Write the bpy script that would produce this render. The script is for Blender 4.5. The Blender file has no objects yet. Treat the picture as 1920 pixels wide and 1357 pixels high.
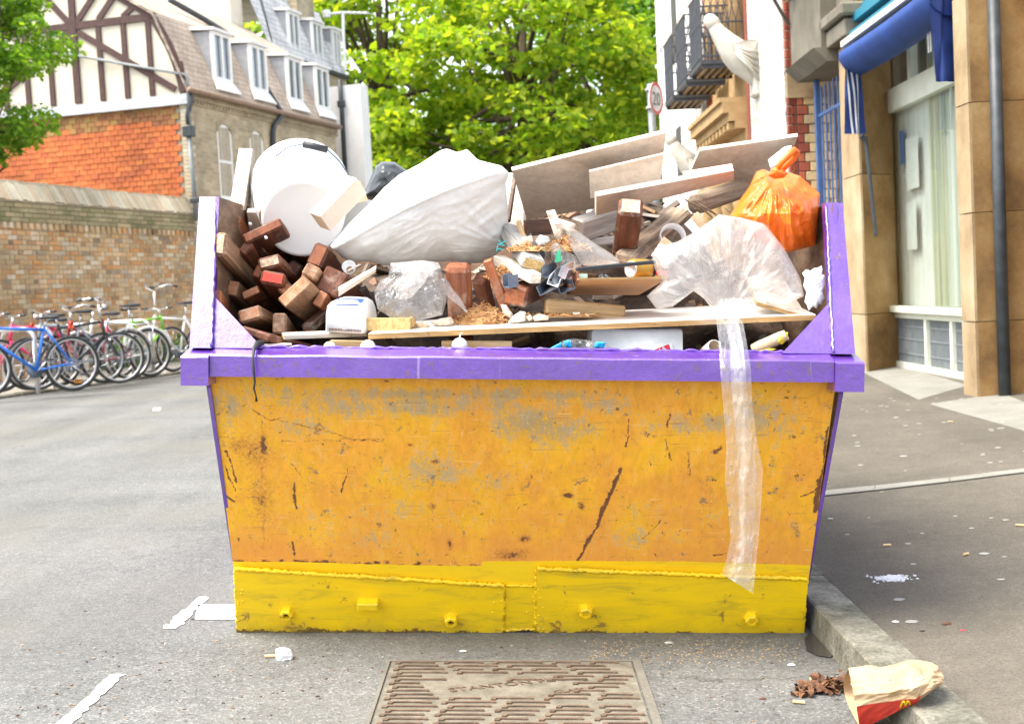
import bpy, math, random
import numpy as np
from mathutils import Vector, Matrix, Euler, noise

R = math.radians
random.seed(7)
np.random.seed(7)
scene = bpy.context.scene
COL = scene.collection

# ------------------------------------------------------------------ camera
FPX, CX, CY, EYE = 2600.0, 960.0, 678.5, 1.10
PITCH = math.atan(133.5 / FPX)
cam_data = bpy.data.cameras.new("camera")
cam_data.sensor_width = 36.0
cam_data.lens = FPX / 1920.0 * 36.0
cam_data.clip_start = 0.05
cam_data.clip_end = 2000.0
cam_data.dof.use_dof = True
cam_data.dof.focus_distance = 4.25
cam_data.dof.aperture_fstop = 6.3
cam = bpy.data.objects.new("camera", cam_data)
COL.objects.link(cam)
cam.location = (0, 0, EYE)
cam.rotation_euler = (math.pi / 2 - PITCH, 0, 0)
scene.camera = cam

# ------------------------------------------------------------------ sky, sun, exposure
SUN_EL, SUN_AZ = R(60), R(-104)          # azimuth measured from +Y towards +X
world = bpy.data.worlds.new("World")
scene.world = world
world.use_nodes = True
wn = world.node_tree.nodes
bg = wn["Background"]
sky = wn.new("ShaderNodeTexSky")
sky.sky_type = 'NISHITA'
sky.sun_disc = False
sky.sun_elevation = SUN_EL
sky.sun_rotation = SUN_AZ
sky.air_density = 1.0
sky.dust_density = 2.0
sky.ozone_density = 0.6
hz = wn.new("ShaderNodeHueSaturation")              # thin white haze takes the blue out of the sky
hz.inputs["Saturation"].default_value = 0.34
world.node_tree.links.new(sky.outputs[0], hz.inputs["Color"])
world.node_tree.links.new(hz.outputs[0], bg.inputs[0])
bg.inputs[1].default_value = 0.15
sun_data = bpy.data.lights.new("sun", 'SUN')
sun_data.energy = 2.1
sun_data.angle = R(38)
sun_data.color = (1.0, 0.93, 0.80)
sun = bpy.data.objects.new("sun", sun_data)
COL.objects.link(sun)
sdir = Vector((math.sin(SUN_AZ) * math.cos(SUN_EL), math.cos(SUN_AZ) * math.cos(SUN_EL), math.sin(SUN_EL)))
sun.rotation_euler = sdir.to_track_quat('Z', 'Y').to_euler()
sun.location = sdir * 60

scene.view_settings.view_transform = 'Standard'
scene.view_settings.look = 'None'
scene.view_settings.gamma = 1.0
scene.view_settings.use_curve_mapping = False
scene.view_settings.exposure = 1.82
scene.render.engine = 'CYCLES'
scene.cycles.use_denoising = True
scene.cycles.max_bounces = 8
scene.cycles.transparent_max_bounces = 24
scene.cycles.transmission_bounces = 6

# ------------------------------------------------------------------ picture <-> place
_c, _s = math.cos(PITCH), math.sin(PITCH)
CAMP = Vector((0, 0, EYE))
def ray(px, py):
    dx, dz = (px - CX) / FPX, (CY - py) / FPX
    return Vector((dx, _c + dz * _s, -_s + dz * _c))
def W(px, py, Y):                        # point seen at a photo pixel, standing at distance Y down the street
    d = ray(px, py)
    return CAMP + d * (Y / d.y)
def G(px, py, z=0.0):                    # point of a level surface at height z
    d = ray(px, py)
    return CAMP + d * ((z - EYE) / d.z)
def PL(px, py, p0, n):                   # point of a plane
    d = ray(px, py)
    return CAMP + d * ((p0 - CAMP).dot(n) / d.dot(n))

# ------------------------------------------------------------------ object helpers
MW = {}
def tag(o, label=None, cat=None, group=None, kind=None):
    if label: o["label"] = label
    if cat: o["category"] = cat
    if group: o["group"] = group
    if kind: o["kind"] = kind
    return o
def thing(name, label, cat, loc=(0, 0, 0), mat=None, group=None, kind=None):
    o = bpy.data.objects.new(name, None)
    o.empty_display_size = 0.1
    COL.objects.link(o)
    M = mat if mat is not None else Matrix.Translation(Vector(loc))
    o.matrix_world = M
    MW[o] = M.copy()
    return tag(o, label, cat, group, kind)
def put(name, mesh, parent=None, M=None):
    o = bpy.data.objects.new(name, mesh)
    COL.objects.link(o)
    M = M if M is not None else Matrix.Identity(4)      # local matrix
    if parent is not None:
        o.parent = parent
        MW[o] = MW[parent] @ M
    else:
        MW[o] = M.copy()
    o.matrix_local = M
    return o

class MB:
    """collects faces; build() links them as one mesh object"""
    def __init__(self):
        self.v, self.f = [], []
    def add(self, vs, fs):
        b = len(self.v)
        self.v += [tuple(p) for p in vs]
        self.f += [tuple(i + b for i in f) for f in fs]
        return self
    def box(self, c, s, M=None):
        x, y, z = s[0] / 2, s[1] / 2, s[2] / 2
        vs = [Vector((a * x, b * y, d * z)) for a in (-1, 1) for b in (-1, 1) for d in (-1, 1)]
        if M is not None: vs = [M @ p for p in vs]
        vs = [p + Vector(c) for p in vs]
        return self.add(vs, [(0, 1, 3, 2), (4, 6, 7, 5), (0, 4, 5, 1), (2, 3, 7, 6), (0, 2, 6, 4), (1, 5, 7, 3)])
    def span(self, a, b):
        a, b = Vector(a), Vector(b)
        return self.box((a + b) / 2, b - a)
    def cbox(self, c, s, ch=0.004, M=None):            # box with chamfered edges
        hx, hy, hz = s[0] / 2, s[1] / 2, s[2] / 2
        ch = min(ch, hx * .9, hy * .9, hz * .9)
        vs, idx = [], {}
        for a in (-1, 1):
            for b in (-1, 1):
                for d in (-1, 1):
                    for k in range(3):
                        p = [a * hx, b * hy, d * hz]
                        for j in range(3):
                            if j != k: p[j] -= (a, b, d)[j] * ch
                        idx[(a, b, d, k)] = len(vs)
                        vs.append(Vector(p))
        fs = []
        for k in range(3):
            for sgn in (-1, 1):
                cs = []
                for (u, w) in ((-1, -1), (1, -1), (1, 1), (-1, 1)):
                    t = [0, 0, 0]; t[k] = sgn; t[(k + 1) % 3] = u; t[(k + 2) % 3] = w
                    cs.append(idx[(t[0], t[1], t[2], k)])
                fs.append(tuple(cs if sgn > 0 else cs[::-1]))
        for k in range(3):                              # edges along axis k
            k1, k2 = (k + 1) % 3, (k + 2) % 3
            for u in (-1, 1):
                for w in (-1, 1):
                    def g(e, kk):
                        t = [0, 0, 0]; t[k] = e; t[k1] = u; t[k2] = w
                        return idx[(t[0], t[1], t[2], kk)]
                    q = (g(-1, k1), g(1, k1), g(1, k2), g(-1, k2))
                    fs.append(q if u * w > 0 else q[::-1])
        for a in (-1, 1):
            for b in (-1, 1):
                for d in (-1, 1):
                    t = (idx[(a, b, d, 0)], idx[(a, b, d, 1)], idx[(a, b, d, 2)])
                    fs.append(t if a * b * d > 0 else t[::-1])
        if M is not None: vs = [M @ p for p in vs]
        return self.add([p + Vector(c) for p in vs], fs)
    def slab(self, corners, thick, flip=False):         # four corners, extruded along the normal
        P = [Vector(p) for p in corners]
        n = (P[1] - P[0]).cross(P[3] - P[0]).normalized()
        if flip: n = -n
        Q = [p + n * thick for p in P]
        return self.add(P + Q, [(0, 1, 2, 3), (7, 6, 5, 4), (0, 4, 5, 1), (1, 5, 6, 2), (2, 6, 7, 3), (3, 7, 4, 0)])
    def prism(self, poly, off):                         # polygon (3-D points) extruded by a vector
        P = [Vector(p) for p in poly]; n = len(P)
        Q = [p + Vector(off) for p in P]
        fs = [tuple(range(n)), tuple(range(2 * n - 1, n - 1, -1))]
        fs += [(i, i + n, (i + 1) % n + n, (i + 1) % n) for i in range(n)]
        return self.add(P + Q, fs)
    def tube(self, pts, r, n=8, closed=False, caps=True):
        pts = [Vector(p) for p in pts]
        m = len(pts)
        rs = r if isinstance(r, (list, tuple)) else [r] * m
        up = None
        rings = []
        for i, p in enumerate(pts):
            a = pts[i - 1] if (i > 0 or closed) else pts[i]
            b = pts[(i + 1) % m] if (i < m - 1 or closed) else pts[i]
            t = (b - a).normalized()
            if up is None:
                up = t.orthogonal().normalized()
            up = (up - t * up.dot(t))
            up = up.normalized() if up.length > 1e-6 else t.orthogonal().normalized()
            w = t.cross(up)
            rings.append([p + (up * math.cos(2 * math.pi * k / n) + w * math.sin(2 * math.pi * k / n)) * rs[i] for k in range(n)])
        vs = [q for ring in rings for q in ring]
        fs = []
        for i in range(m if closed else m - 1):
            j = (i + 1) % m
            for k in range(n):
                fs.append((i * n + k, i * n + (k + 1) % n, j * n + (k + 1) % n, j * n + k))
        if caps and not closed:
            fs.append(tuple(range(n - 1, -1, -1)))
            fs.append(tuple((m - 1) * n + k for k in range(n)))
        return self.add(vs, fs)
    def lathe(self, prof, n=24, M=None, cap0=False, cap1=False):    # profile (radius, height) about Z
        vs = []
        for (r, z) in prof:
            for k in range(n):
                a = 2 * math.pi * k / n
                vs.append(Vector((r * math.cos(a), r * math.sin(a), z)))
        if M is not None: vs = [M @ p for p in vs]
        fs = []
        for i in range(len(prof) - 1):
            for k in range(n):
                fs.append((i * n + k, i * n + (k + 1) % n, (i + 1) * n + (k + 1) % n, (i + 1) * n + k))
        if cap0: fs.append(tuple(range(n - 1, -1, -1)))
        if cap1: fs.append(tuple((len(prof) - 1) * n + k for k in range(n)))
        return self.add(vs, fs)
    def grid(self, fn, nu, nv, closed_u=False):
        vs = [fn(i / (nu if closed_u else nu - 1), j / (nv - 1)) for i in range(nu) for j in range(nv)]
        fs = []
        for i in range(nu if closed_u else nu - 1):
            a = (i + 1) % nu
            for j in range(nv - 1):
                fs.append((i * nv + j, a * nv + j, a * nv + j + 1, i * nv + j + 1))
        return self.add(vs, fs)
    def mesh(self, name, mat, smooth=False, M=None):
        me = bpy.data.meshes.new(name)
        vs = self.v if M is None else [tuple(M @ Vector(p)) for p in self.v]
        me.from_pydata(vs, [], self.f)
        if mat is not None:
            for m in (mat if isinstance(mat, (list, tuple)) else [mat]):
                me.materials.append(m)
        if smooth:
            me.polygons.foreach_set("use_smooth", [True] * len(me.polygons))
        me.validate()
        me.update()
        return me
    def build(self, name, mat, parent=None, smooth=False, local=False, label=None, cat=None, group=None, kind=None):
        """world coordinates in, unless local: then in the parent's own frame"""
        if parent is not None:
            me = self.mesh(name, mat, smooth, None if local else MW[parent].inverted())
            o = put(name, me, parent)
        else:
            A = np.array(self.v)
            lo, hi = A.min(0), A.max(0)
            base = Vector(((lo[0] + hi[0]) / 2, (lo[1] + hi[1]) / 2, lo[2]))
            T = Matrix.Translation(base)
            o = put(name, self.mesh(name, mat, smooth, T.inverted()), None, T)
        return tag(o, label, cat, group, kind)

def axis_frame(a, b, roll=0.0, up=Vector((0, 0, 1))):    # matrix with local X from a to b, origin at a
    a, b = Vector(a), Vector(b)
    x = (b - a).normalized()
    if abs(x.dot(up)) > 0.98: up = Vector((0, 1, 0))
    y = up.cross(x).normalized()
    z = x.cross(y)
    M = Matrix(((x.x, y.x, z.x, a.x), (x.y, y.y, z.y, a.y), (x.z, y.z, z.z, a.z), (0, 0, 0, 1)))
    return M @ Matrix.Rotation(roll, 4, 'X')

def copy_tree(o, parent=None):
    c = o.copy()
    COL.objects.link(c)
    if parent is not None: c.parent = parent
    for ch in o.children:
        copy_tree(ch, c)
    return c

# ------------------------------------------------------------------ materials
def _nt(name):
    m = bpy.data.materials.new(name)
    m.use_nodes = True
    nt = m.node_tree
    return m, nt, nt.nodes["Principled BSDF"]
def ramp(nt, fac, stops):
    r = nt.nodes.new("ShaderNodeValToRGB")
    e = r.color_ramp.elements
    while len(e) > 1: e.remove(e[-1])
    for i, (p, c) in enumerate(stops):
        c = (c, c, c) if isinstance(c, (int, float)) else c
        el = e[0] if i == 0 else e.new(p)
        el.position = p
        el.color = (c[0], c[1], c[2], 1)
    nt.links.new(fac, r.inputs[0])
    return r.outputs[0]
def tex_noise(nt, vec, scale, detail=5, rough=0.6, dist=0.0):
    n = nt.nodes.new("ShaderNodeTexNoise")
    n.inputs["Scale"].default_value = scale
    n.inputs["Detail"].default_value = detail
    n.inputs["Roughness"].default_value = rough
    n.inputs["Distortion"].default_value = dist
    if vec is not None: nt.links.new(vec, n.inputs["Vector"])
    return n.outputs["Fac"]
def coords(nt, stretch=(1, 1, 1), kind="Object", jitter=True):
    tc = nt.nodes.new("ShaderNodeTexCoord")
    mp = nt.nodes.new("ShaderNodeMapping")
    mp.inputs["Scale"].default_value = stretch
    nt.links.new(tc.outputs[kind], mp.inputs["Vector"])
    if jitter:                                   # every object gets its own piece of the pattern
        oi = nt.nodes.new("ShaderNodeObjectInfo")
        ml = nt.nodes.new("ShaderNodeMath"); ml.operation = 'MULTIPLY'; ml.inputs[1].default_value = 37.0
        nt.links.new(oi.outputs["Random"], ml.inputs[0])
        cb = nt.nodes.new("ShaderNodeCombineXYZ")
        for i in range(3): nt.links.new(ml.outputs[0], cb.inputs[i])
        nt.links.new(cb.outputs[0], mp.inputs["Location"])
    return mp.outputs[0]
def mixc(nt, fac, a, b, mode='MIX'):
    m = nt.nodes.new("ShaderNodeMix")
    m.data_type = 'RGBA'
    m.blend_type = mode
    for sock, val in ((m.inputs[0], fac), (m.inputs[6], a), (m.inputs[7], b)):
        if isinstance(val, bpy.types.NodeSocket): nt.links.new(val, sock)
        elif isinstance(val, (int, float)): sock.default_value = val
        else: sock.default_value = (val[0], val[1], val[2], 1)
    return m.outputs[2]
def fmath(nt, op, a, b=0.0, c=None, clamp=False):
    m = nt.nodes.new("ShaderNodeMath"); m.operation = op; m.use_clamp = clamp
    for i, val in enumerate((a, b) if c is None else (a, b, c)):
        if isinstance(val, bpy.types.NodeSocket): nt.links.new(val, m.inputs[i])
        else: m.inputs[i].default_value = val
    return m.outputs[0]
def bump(nt, bsdf, height, strength=0.3, dist=0.01, inp=None):
    b = nt.nodes.new("ShaderNodeBump")
    b.inputs["Strength"].default_value = strength
    b.inputs["Distance"].default_value = dist
    nt.links.new(height, b.inputs["Height"])
    if inp is not None: nt.links.new(inp, b.inputs["Normal"])
    nt.links.new(b.outputs[0], bsdf.inputs["Normal"])
    return b.outputs[0]
def mat(name, cols, scale=8.0, rough=0.7, bmp=0.2, bdist=0.004, stretch=(1, 1, 1), metal=0.0, detail=6, fine=None,
        tint=0.0, trans=0.0, kind="Object", spec=None, dist=0.0, hard=(0.3, 0.7)):
    """general worn surface: noise through a ramp of its own colours, bump, per-object tint"""
    m, nt, b = _nt(name)
    v = coords(nt, stretch, kind)
    f = tex_noise(nt, v, scale, detail, 0.62, dist)
    if isinstance(cols[0], (int, float)): cols = [cols]
    k = len(cols)
    if k == 1:
        c = cols[0]
        cols = [tuple(x * 0.86 for x in c), tuple(min(1, x * 1.1) for x in c)]; k = 2
    lo, hi = hard
    c = ramp(nt, f, [(lo + (hi - lo) * i / (k - 1), cols[i]) for i in range(k)])
    if fine:
        g = tex_noise(nt, v, fine[0], 3, 0.7)
        c = mixc(nt, 1.0, c, ramp(nt, g, [(0.3, 1 - fine[1]), (0.7, 1 + fine[1])]), 'MULTIPLY')
    if tint:
        oi = nt.nodes.new("ShaderNodeObjectInfo")
        ge = nt.nodes.new("ShaderNodeNewGeometry")
        rr = fmath(nt, 'FRACT', fmath(nt, 'ADD', oi.outputs["Random"], ge.outputs["Random Per Island"]))
        c = mixc(nt, 1.0, c, ramp(nt, rr, [(0, 1 - tint), (1, 1 + tint)]), 'MULTIPLY')
    nt.links.new(c, b.inputs["Base Color"])
    b.inputs["Roughness"].default_value = rough
    b.inputs["Metallic"].default_value = metal
    if spec is not None: b.inputs["Specular IOR Level"].default_value = spec
    if trans: b.inputs["Transmission Weight"].default_value = trans
    if bmp:
        h = f if not fine else fmath(nt, 'ADD', f, fmath(nt, 'MULTIPLY', tex_noise(nt, v, fine[0], 3, 0.7), 0.5))
        bump(nt, b, h, bmp, bdist)
    return m
def mat_brick(name, cols, rough=0.9):            # single bricks: colour by the brick, grain by noise
    m, nt, b = _nt(name)
    v = coords(nt)
    oi = nt.nodes.new("ShaderNodeObjectInfo")
    ge = nt.nodes.new("ShaderNodeNewGeometry")
    rr = fmath(nt, 'FRACT', fmath(nt, 'ADD', oi.outputs["Random"], ge.outputs["Random Per Island"]))
    c = ramp(nt, rr, [(i / max(1, len(cols) - 1), cc) for i, cc in enumerate(cols)])
    tc = nt.nodes.new("ShaderNodeNewGeometry")
    n1 = tex_noise(nt, tc.outputs["Position"], 0.9, 5, 0.65)
    c = mixc(nt, 1.0, c, ramp(nt, n1, [(0.3, 0.62), (0.7, 1.3)]), 'MULTIPLY')
    n2 = tex_noise(nt, v, 40, 5, 0.7)
    c = mixc(nt, 1.0, c, ramp(nt, n2, [(0.3, 0.8), (0.7, 1.18)]), 'MULTIPLY')
    nt.links.new(c, b.inputs["Base Color"])
    b.inputs["Roughness"].default_value = rough
    bump(nt, b, n2, 0.4, 0.006)
    return m
def mat_glass(name, tint=(0.75, 0.8, 0.8), refl=0.35):
    m, nt, b = _nt(name)
    nt.nodes.remove(b)
    out = nt.nodes["Material Output"]
    tr = nt.nodes.new("ShaderNodeBsdfTransparent"); tr.inputs[0].default_value = (*tint, 1)
    gl = nt.nodes.new("ShaderNodeBsdfGlossy"); gl.inputs["Roughness"].default_value = 0.03
    gl.inputs["Color"].default_value = (0.95, 0.97, 1, 1)
    mx = nt.nodes.new("ShaderNodeMixShader")
    lw = nt.nodes.new("ShaderNodeLayerWeight"); lw.inputs["Blend"].default_value = 0.5
    nt.links.new(fmath(nt, 'MULTIPLY_ADD', fmath(nt, 'POWER', lw.outputs["Facing"], 3.0), refl, 0.04), mx.inputs[0])
    nt.links.new(tr.outputs[0], mx.inputs[1]); nt.links.new(gl.outputs[0], mx.inputs[2])
    nt.links.new(mx.outputs[0], out.inputs[0])
    return m
def mat_film(name, col=(0.9, 0.9, 0.9), milk=0.35, gloss=0.12, scale=18.0, rough=0.18):
    """thin plastic film: see-through, a little milky, sharp wrinkled gloss"""
    m, nt, b = _nt(name)
    nt.nodes.remove(b)
    out = nt.nodes["Material Output"]
    v = coords(nt)
    tr = nt.nodes.new("ShaderNodeBsdfTransparent"); tr.inputs[0].default_value = (0.97, 0.97, 0.97, 1)
    df = nt.nodes.new("ShaderNodeBsdfDiffuse"); df.inputs[0].default_value = (*col, 1)
    tl = nt.nodes.new("ShaderNodeBsdfTranslucent"); tl.inputs[0].default_value = (*col, 1)
    gl = nt.nodes.new("ShaderNodeBsdfGlossy"); gl.inputs["Roughness"].default_value = rough
    n = tex_noise(nt, v, scale, 4, 0.6, 1.2)
    bp = nt.nodes.new("ShaderNodeBump"); bp.inputs["Strength"].default_value = 0.32; bp.inputs["Distance"].default_value = 0.01
    nt.links.new(n, bp.inputs["Height"])
    for s in (df, tl, gl): nt.links.new(bp.outputs[0], s.inputs["Normal"])
    a = nt.nodes.new("ShaderNodeMixShader"); a.inputs[0].default_value = 0.45
    nt.links.new(df.outputs[0], a.inputs[1]); nt.links.new(tl.outputs[0], a.inputs[2])
    mk = nt.nodes.new("ShaderNodeMixShader")
    nt.links.new(ramp(nt, n, [(0.3, milk * 0.6), (0.7, min(1, milk * 1.4))]), mk.inputs[0])
    nt.links.new(tr.outputs[0], mk.inputs[1]); nt.links.new(a.outputs[0], mk.inputs[2])
    gm = nt.nodes.new("ShaderNodeMixShader")
    lw = nt.nodes.new("ShaderNodeLayerWeight"); lw.inputs["Blend"].default_value = 0.5
    nt.links.new(bp.outputs[0], lw.inputs["Normal"])
    nt.links.new(fmath(nt, 'MULTIPLY_ADD', fmath(nt, 'POWER', lw.outputs["Facing"], 3.0), gloss * 3, 0.05, True), gm.inputs[0])
    nt.links.new(mk.outputs[0], gm.inputs[1]); nt.links.new(gl.outputs[0], gm.inputs[2])
    nt.links.new(gm.outputs[0], out.inputs[0])
    return m
def mat_leaf(name, cols, translucency=0.5):
    m, nt, b = _nt(name)
    out = nt.nodes["Material Output"]
    ge = nt.nodes.new("ShaderNodeNewGeometry")
    c = ramp(nt, ge.outputs["Random Per Island"], [(i / (len(cols) - 1), k) for i, k in enumerate(cols)])
    n = tex_noise(nt, ge.outputs["Position"], 0.5, 3)
    c = mixc(nt, 1.0, c, ramp(nt, n, [(0.3, 0.75), (0.7, 1.25)]), 'MULTIPLY')
    nt.links.new(c, b.inputs["Base Color"])
    b.inputs["Roughness"].default_value = 0.5
    b.inputs["Specular IOR Level"].default_value = 0.3
    tl = nt.nodes.new("ShaderNodeBsdfTranslucent")
    c2 = mixc(nt, 1.0, c, (1.75, 1.6, 0.6), 'MULTIPLY')
    nt.links.new(c2, tl.inputs[0])
    mx = nt.nodes.new("ShaderNodeMixShader"); mx.inputs[0].default_value = translucency
    nt.links.new(b.outputs[0], mx.inputs[1]); nt.links.new(tl.outputs[0], mx.inputs[2])
    nt.links.new(mx.outputs[0], out.inputs[0])
    return m
def flat(name, c, rough=0.5, metal=0.0, spec=None):
    return mat(name, [tuple(x * 0.93 for x in c), tuple(min(1, x * 1.05) for x in c)], 12, rough, 0.08, 0.002, metal=metal, spec=spec)
# ------------------------------------------------------------------ the two sides of the street
def gz(x):                                # road level: flat by the kerb, falling to the left
    return 0.0 if x > -1.2 else -0.043 * (-1.2 - max(x, -9.0))
def pz(x):                                # right-hand pavement, rising to the shop fronts
    return 0.10 + (x - 1.115) * 0.094
LROT = R(-15.9)
LPIV = Vector((-7.57, 20.5, gz(-7.57)))
ML = Matrix.Translation(LPIV) @ Matrix.Rotation(R(-3.2), 4, 'Y') @ Matrix.Rotation(LROT, 4, 'Z')
MLI = ML.inverted()
RPIV = Vector((3.45, 10.4, pz(3.45)))
MR = Matrix.Translation(RPIV) @ Matrix.Rotation(R(-2.7), 4, 'Y')
MRI = MR.inverted()
def on(Mx, px, py, axis, k):              # local coordinates of a pixel on the local plane axis = k
    n = (Mx.to_3x3() @ Vector([1 if i == axis else 0 for i in range(3)])).normalized()
    p0 = Mx @ Vector([k if i == axis else 0 for i in range(3)])
    return Mx.inverted() @ PL(px, py, p0, n)
# ================================================================== GROUND
def mat_asphalt(name, dark, mid, light, speck=170.0, blot=(0.8, 1.18), wet=None, warm=None):
    m, nt, b = _nt(name)
    ge = nt.nodes.new("ShaderNodeNewGeometry")
    P = ge.outputs["Position"]
    vo = nt.nodes.new("ShaderNodeTexVoronoi"); vo.inputs["Scale"].default_value = speck
    nt.links.new(P, vo.inputs["Vector"])
    sep = nt.nodes.new("ShaderNodeSeparateColor"); nt.links.new(vo.outputs["Color"], sep.inputs[0])
    c = ramp(nt, sep.outputs[0], [(0.0, dark), (0.35, mid), (0.8, mid), (1.0, light)])
    n1 = tex_noise(nt, P, 1.1, 5, 0.6)
    c = mixc(nt, 1.0, c, ramp(nt, n1, [(0.32, blot[0]), (0.68, blot[1])]), 'MULTIPLY')
    n2 = tex_noise(nt, P, 14, 4, 0.65)
    c = mixc(nt, 1.0, c, ramp(nt, n2, [(0.3, 0.88), (0.7, 1.1)]), 'MULTIPLY')
    if warm:                                     # dirt lying in its own patches
        n3 = tex_noise(nt, P, 0.55, 4, 0.6)
        c = mixc(nt, ramp(nt, n3, [(0.45, 0.0), (0.65, 0.7)]), c, warm)
    mp = nt.nodes.new("ShaderNodeMapping"); mp.inputs["Scale"].default_value = (2.2, 0.12, 1); nt.links.new(P, mp.inputs["Vector"])
    tw = tex_noise(nt, mp.outputs[0], 1.0, 4, 0.55)           # long wear along the traffic
    c = mixc(nt, 1.0, c, ramp(nt, tw, [(0.35, 0.90), (0.65, 1.10)]), 'MULTIPLY')
    v2 = nt.nodes.new("ShaderNodeTexVoronoi"); v2.feature = 'DISTANCE_TO_EDGE'; v2.inputs["Scale"].default_value = 0.42
    nd = nt.nodes.new("ShaderNodeTexNoise"); nd.inputs["Scale"].default_value = 2.4; nd.inputs["Detail"].default_value = 6; nt.links.new(P, nd.inputs["Vector"])
    va = nt.nodes.new("ShaderNodeVectorMath"); va.operation = 'MULTIPLY_ADD'; va.inputs[1].default_value = (0.9, 0.9, 0.9)
    nt.links.new(nd.outputs["Color"], va.inputs[0]); nt.links.new(P, va.inputs[2]); nt.links.new(va.outputs[0], v2.inputs["Vector"])
    ck = ramp(nt, v2.outputs["Distance"], [(0.0, 1.0), (0.0045, 0.0)])
    ck = fmath(nt, 'MULTIPLY', ck, ramp(nt, tex_noise(nt, P, 0.35, 2), [(0.5, 0.0), (0.62, 0.75)]))
    c = mixc(nt, ck, c, (0.05, 0.047, 0.04))
    st = tex_noise(nt, P, 2.3, 3, 0.5)
    c = mixc(nt, ramp(nt, st, [(0.66, 0.0), (0.74, 0.35)]), c, (0.06, 0.056, 0.05))
    nt.links.new(c, b.inputs["Base Color"])
    b.inputs["Roughness"].default_value = 0.85
    b.inputs["Specular IOR Level"].default_value = 0.35
    h = fmath(nt, 'ADD', vo.outputs["Distance"], fmath(nt, 'MULTIPLY', n2, 0.6))
    bump(nt, b, h, 0.55, 0.004)
    return m
M_ROAD = mat_asphalt("road_asphalt", (0.078, 0.078, 0.073), (0.142, 0.143, 0.137), (0.25, 0.25, 0.24), 150, warm=(0.125, 0.12, 0.098))
M_PAVE = mat_asphalt("pavement_asphalt", (0.08, 0.069, 0.053), (0.118, 0.103, 0.081), (0.165, 0.148, 0.122), 210, (0.82, 1.15))
M_LPAVE = mat("left_pavement", [(0.26, 0.23, 0.19), (0.36, 0.33, 0.28)], 3, 0.9, 0.3, 0.01, fine=(60, 0.2))
M_KERB = mat("kerb_granite", [(0.07, 0.07, 0.045), (0.155, 0.148, 0.115), (0.25, 0.235, 0.19)], 8, 0.95, 1.0, 0.014, fine=(70, 0.38), tint=0.12)
M_PAINT = mat("road_paint", [(0.17, 0.17, 0.165), (0.50, 0.50, 0.49), (0.62, 0.62, 0.61), (0.66, 0.66, 0.65)], 30, 0.8, 0.3, 0.002, fine=(150, .12), hard=(.34, .62))
M_PAINTN = mat("fresh_road_paint", [(0.62, 0.62, 0.61), (0.72, 0.72, 0.71)], 20, 0.7, 0.2, 0.002, fine=(150, .06))
M_SLABP = mat("pale_paving", [(0.17, 0.165, 0.14), (0.245, 0.235, 0.205)], 4, 0.85, 0.2, 0.004, fine=(50, 0.1), tint=0.06)
M_CONC = mat("concrete_patch", [(0.12, 0.11, 0.088), (0.18, 0.168, 0.138)], 9, 0.9, 0.4, 0.004, fine=(120, 0.2))

xs = [-400, -60, -9, -6, -3.5, -1.2, -0.4, 0.4, 1.0, 1.6, 8, 60, 400]
ys = [-30, 0, 2, 3, 4, 5, 7, 10, 14, 20, 30, 60, 150, 600]
g = MB()
g.add([(x, y, gz(x)) for x in xs for y in ys],
      [(i * len(ys) + j, (i + 1) * len(ys) + j, (i + 1) * len(ys) + j + 1, i * len(ys) + j + 1)
       for i in range(len(xs) - 1) for j in range(len(ys) - 1)])
g.build("road", M_ROAD, kind="structure", label="grey asphalt road under the skip running to the trees", cat="road")

g = MB()
px_ = [1.100, 1.5, 2, 2.6, 3.2, 3.6, 4.6, 8.0]
py_ = [0.5, 2, 3, 4, 5, 6, 8, 10, 12, 15, 20, 30, 60]
g.add([(x, y, pz(x)) for x in px_ for y in py_],
      [(i * len(py_) + j, (i + 1) * len(py_) + j, (i + 1) * len(py_) + j + 1, i * len(py_) + j + 1)
       for i in range(len(px_) - 1) for j in range(len(py_) - 1)])
pave = g.build("pavement", M_PAVE, kind="structure", label="brown grey asphalt pavement rising to the shop", cat="pavement")
# pale paving panels before the shop and a pale strip let into the asphalt
def on_pave(px, py, dz=0.004):
    n = Vector((-0.094, 0, 1)).normalized()
    return PL(px, py, Vector((1.115, 0, 0.10 + dz)), n)
for k, q in enumerate(([(1602, 690), (1690, 686), (1815, 722), (1722, 749)], [(1742, 757), (1880, 737), (2010, 790), (1960, 818)])):
    MB().slab([on_pave(x, y, 0.001) for x, y in q], 0.005).build("paving_panel", M_SLABP, pave)
P0 = [on_pave(*q) for q in ((1500, 934), (1640, 919), (1780, 903), (1990, 877))]
P1 = [on_pave(*q) for q in ((1500, 925), (1640, 911), (1780, 896), (1990, 870))]
for i in range(3):
    MB().slab([P0[i] + Vector((0.004 if i else 0, 0, 0)), P0[i + 1], P1[i + 1], P1[i] + Vector((0.004 if i else 0, 0, 0))], 0.004).build("edging_strip", M_SLABP, pave)

# kerb: single stones
kerb = thing("kerb", "grey granite kerb between road and pavement", "kerb", (1.04, 1.5, 0), kind="structure")
kv = MB(); kv.cbox((0, 0, 0), (0.145, 0.905, 0.2), 0.006)
km = kv.mesh("kerbstone", M_KERB)
y = 1.2
for k in range(24):
    M = Matrix.Translation((1.0405 + random.uniform(-.003, .003), y + 0.4575, 0.0 + random.uniform(-.003, .002))) @ Matrix.Rotation(random.uniform(-.004, .004), 4, 'Z')
    put("kerbstone", km, kerb, MW[kerb].inverted() @ M)
    y += 0.915
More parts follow.
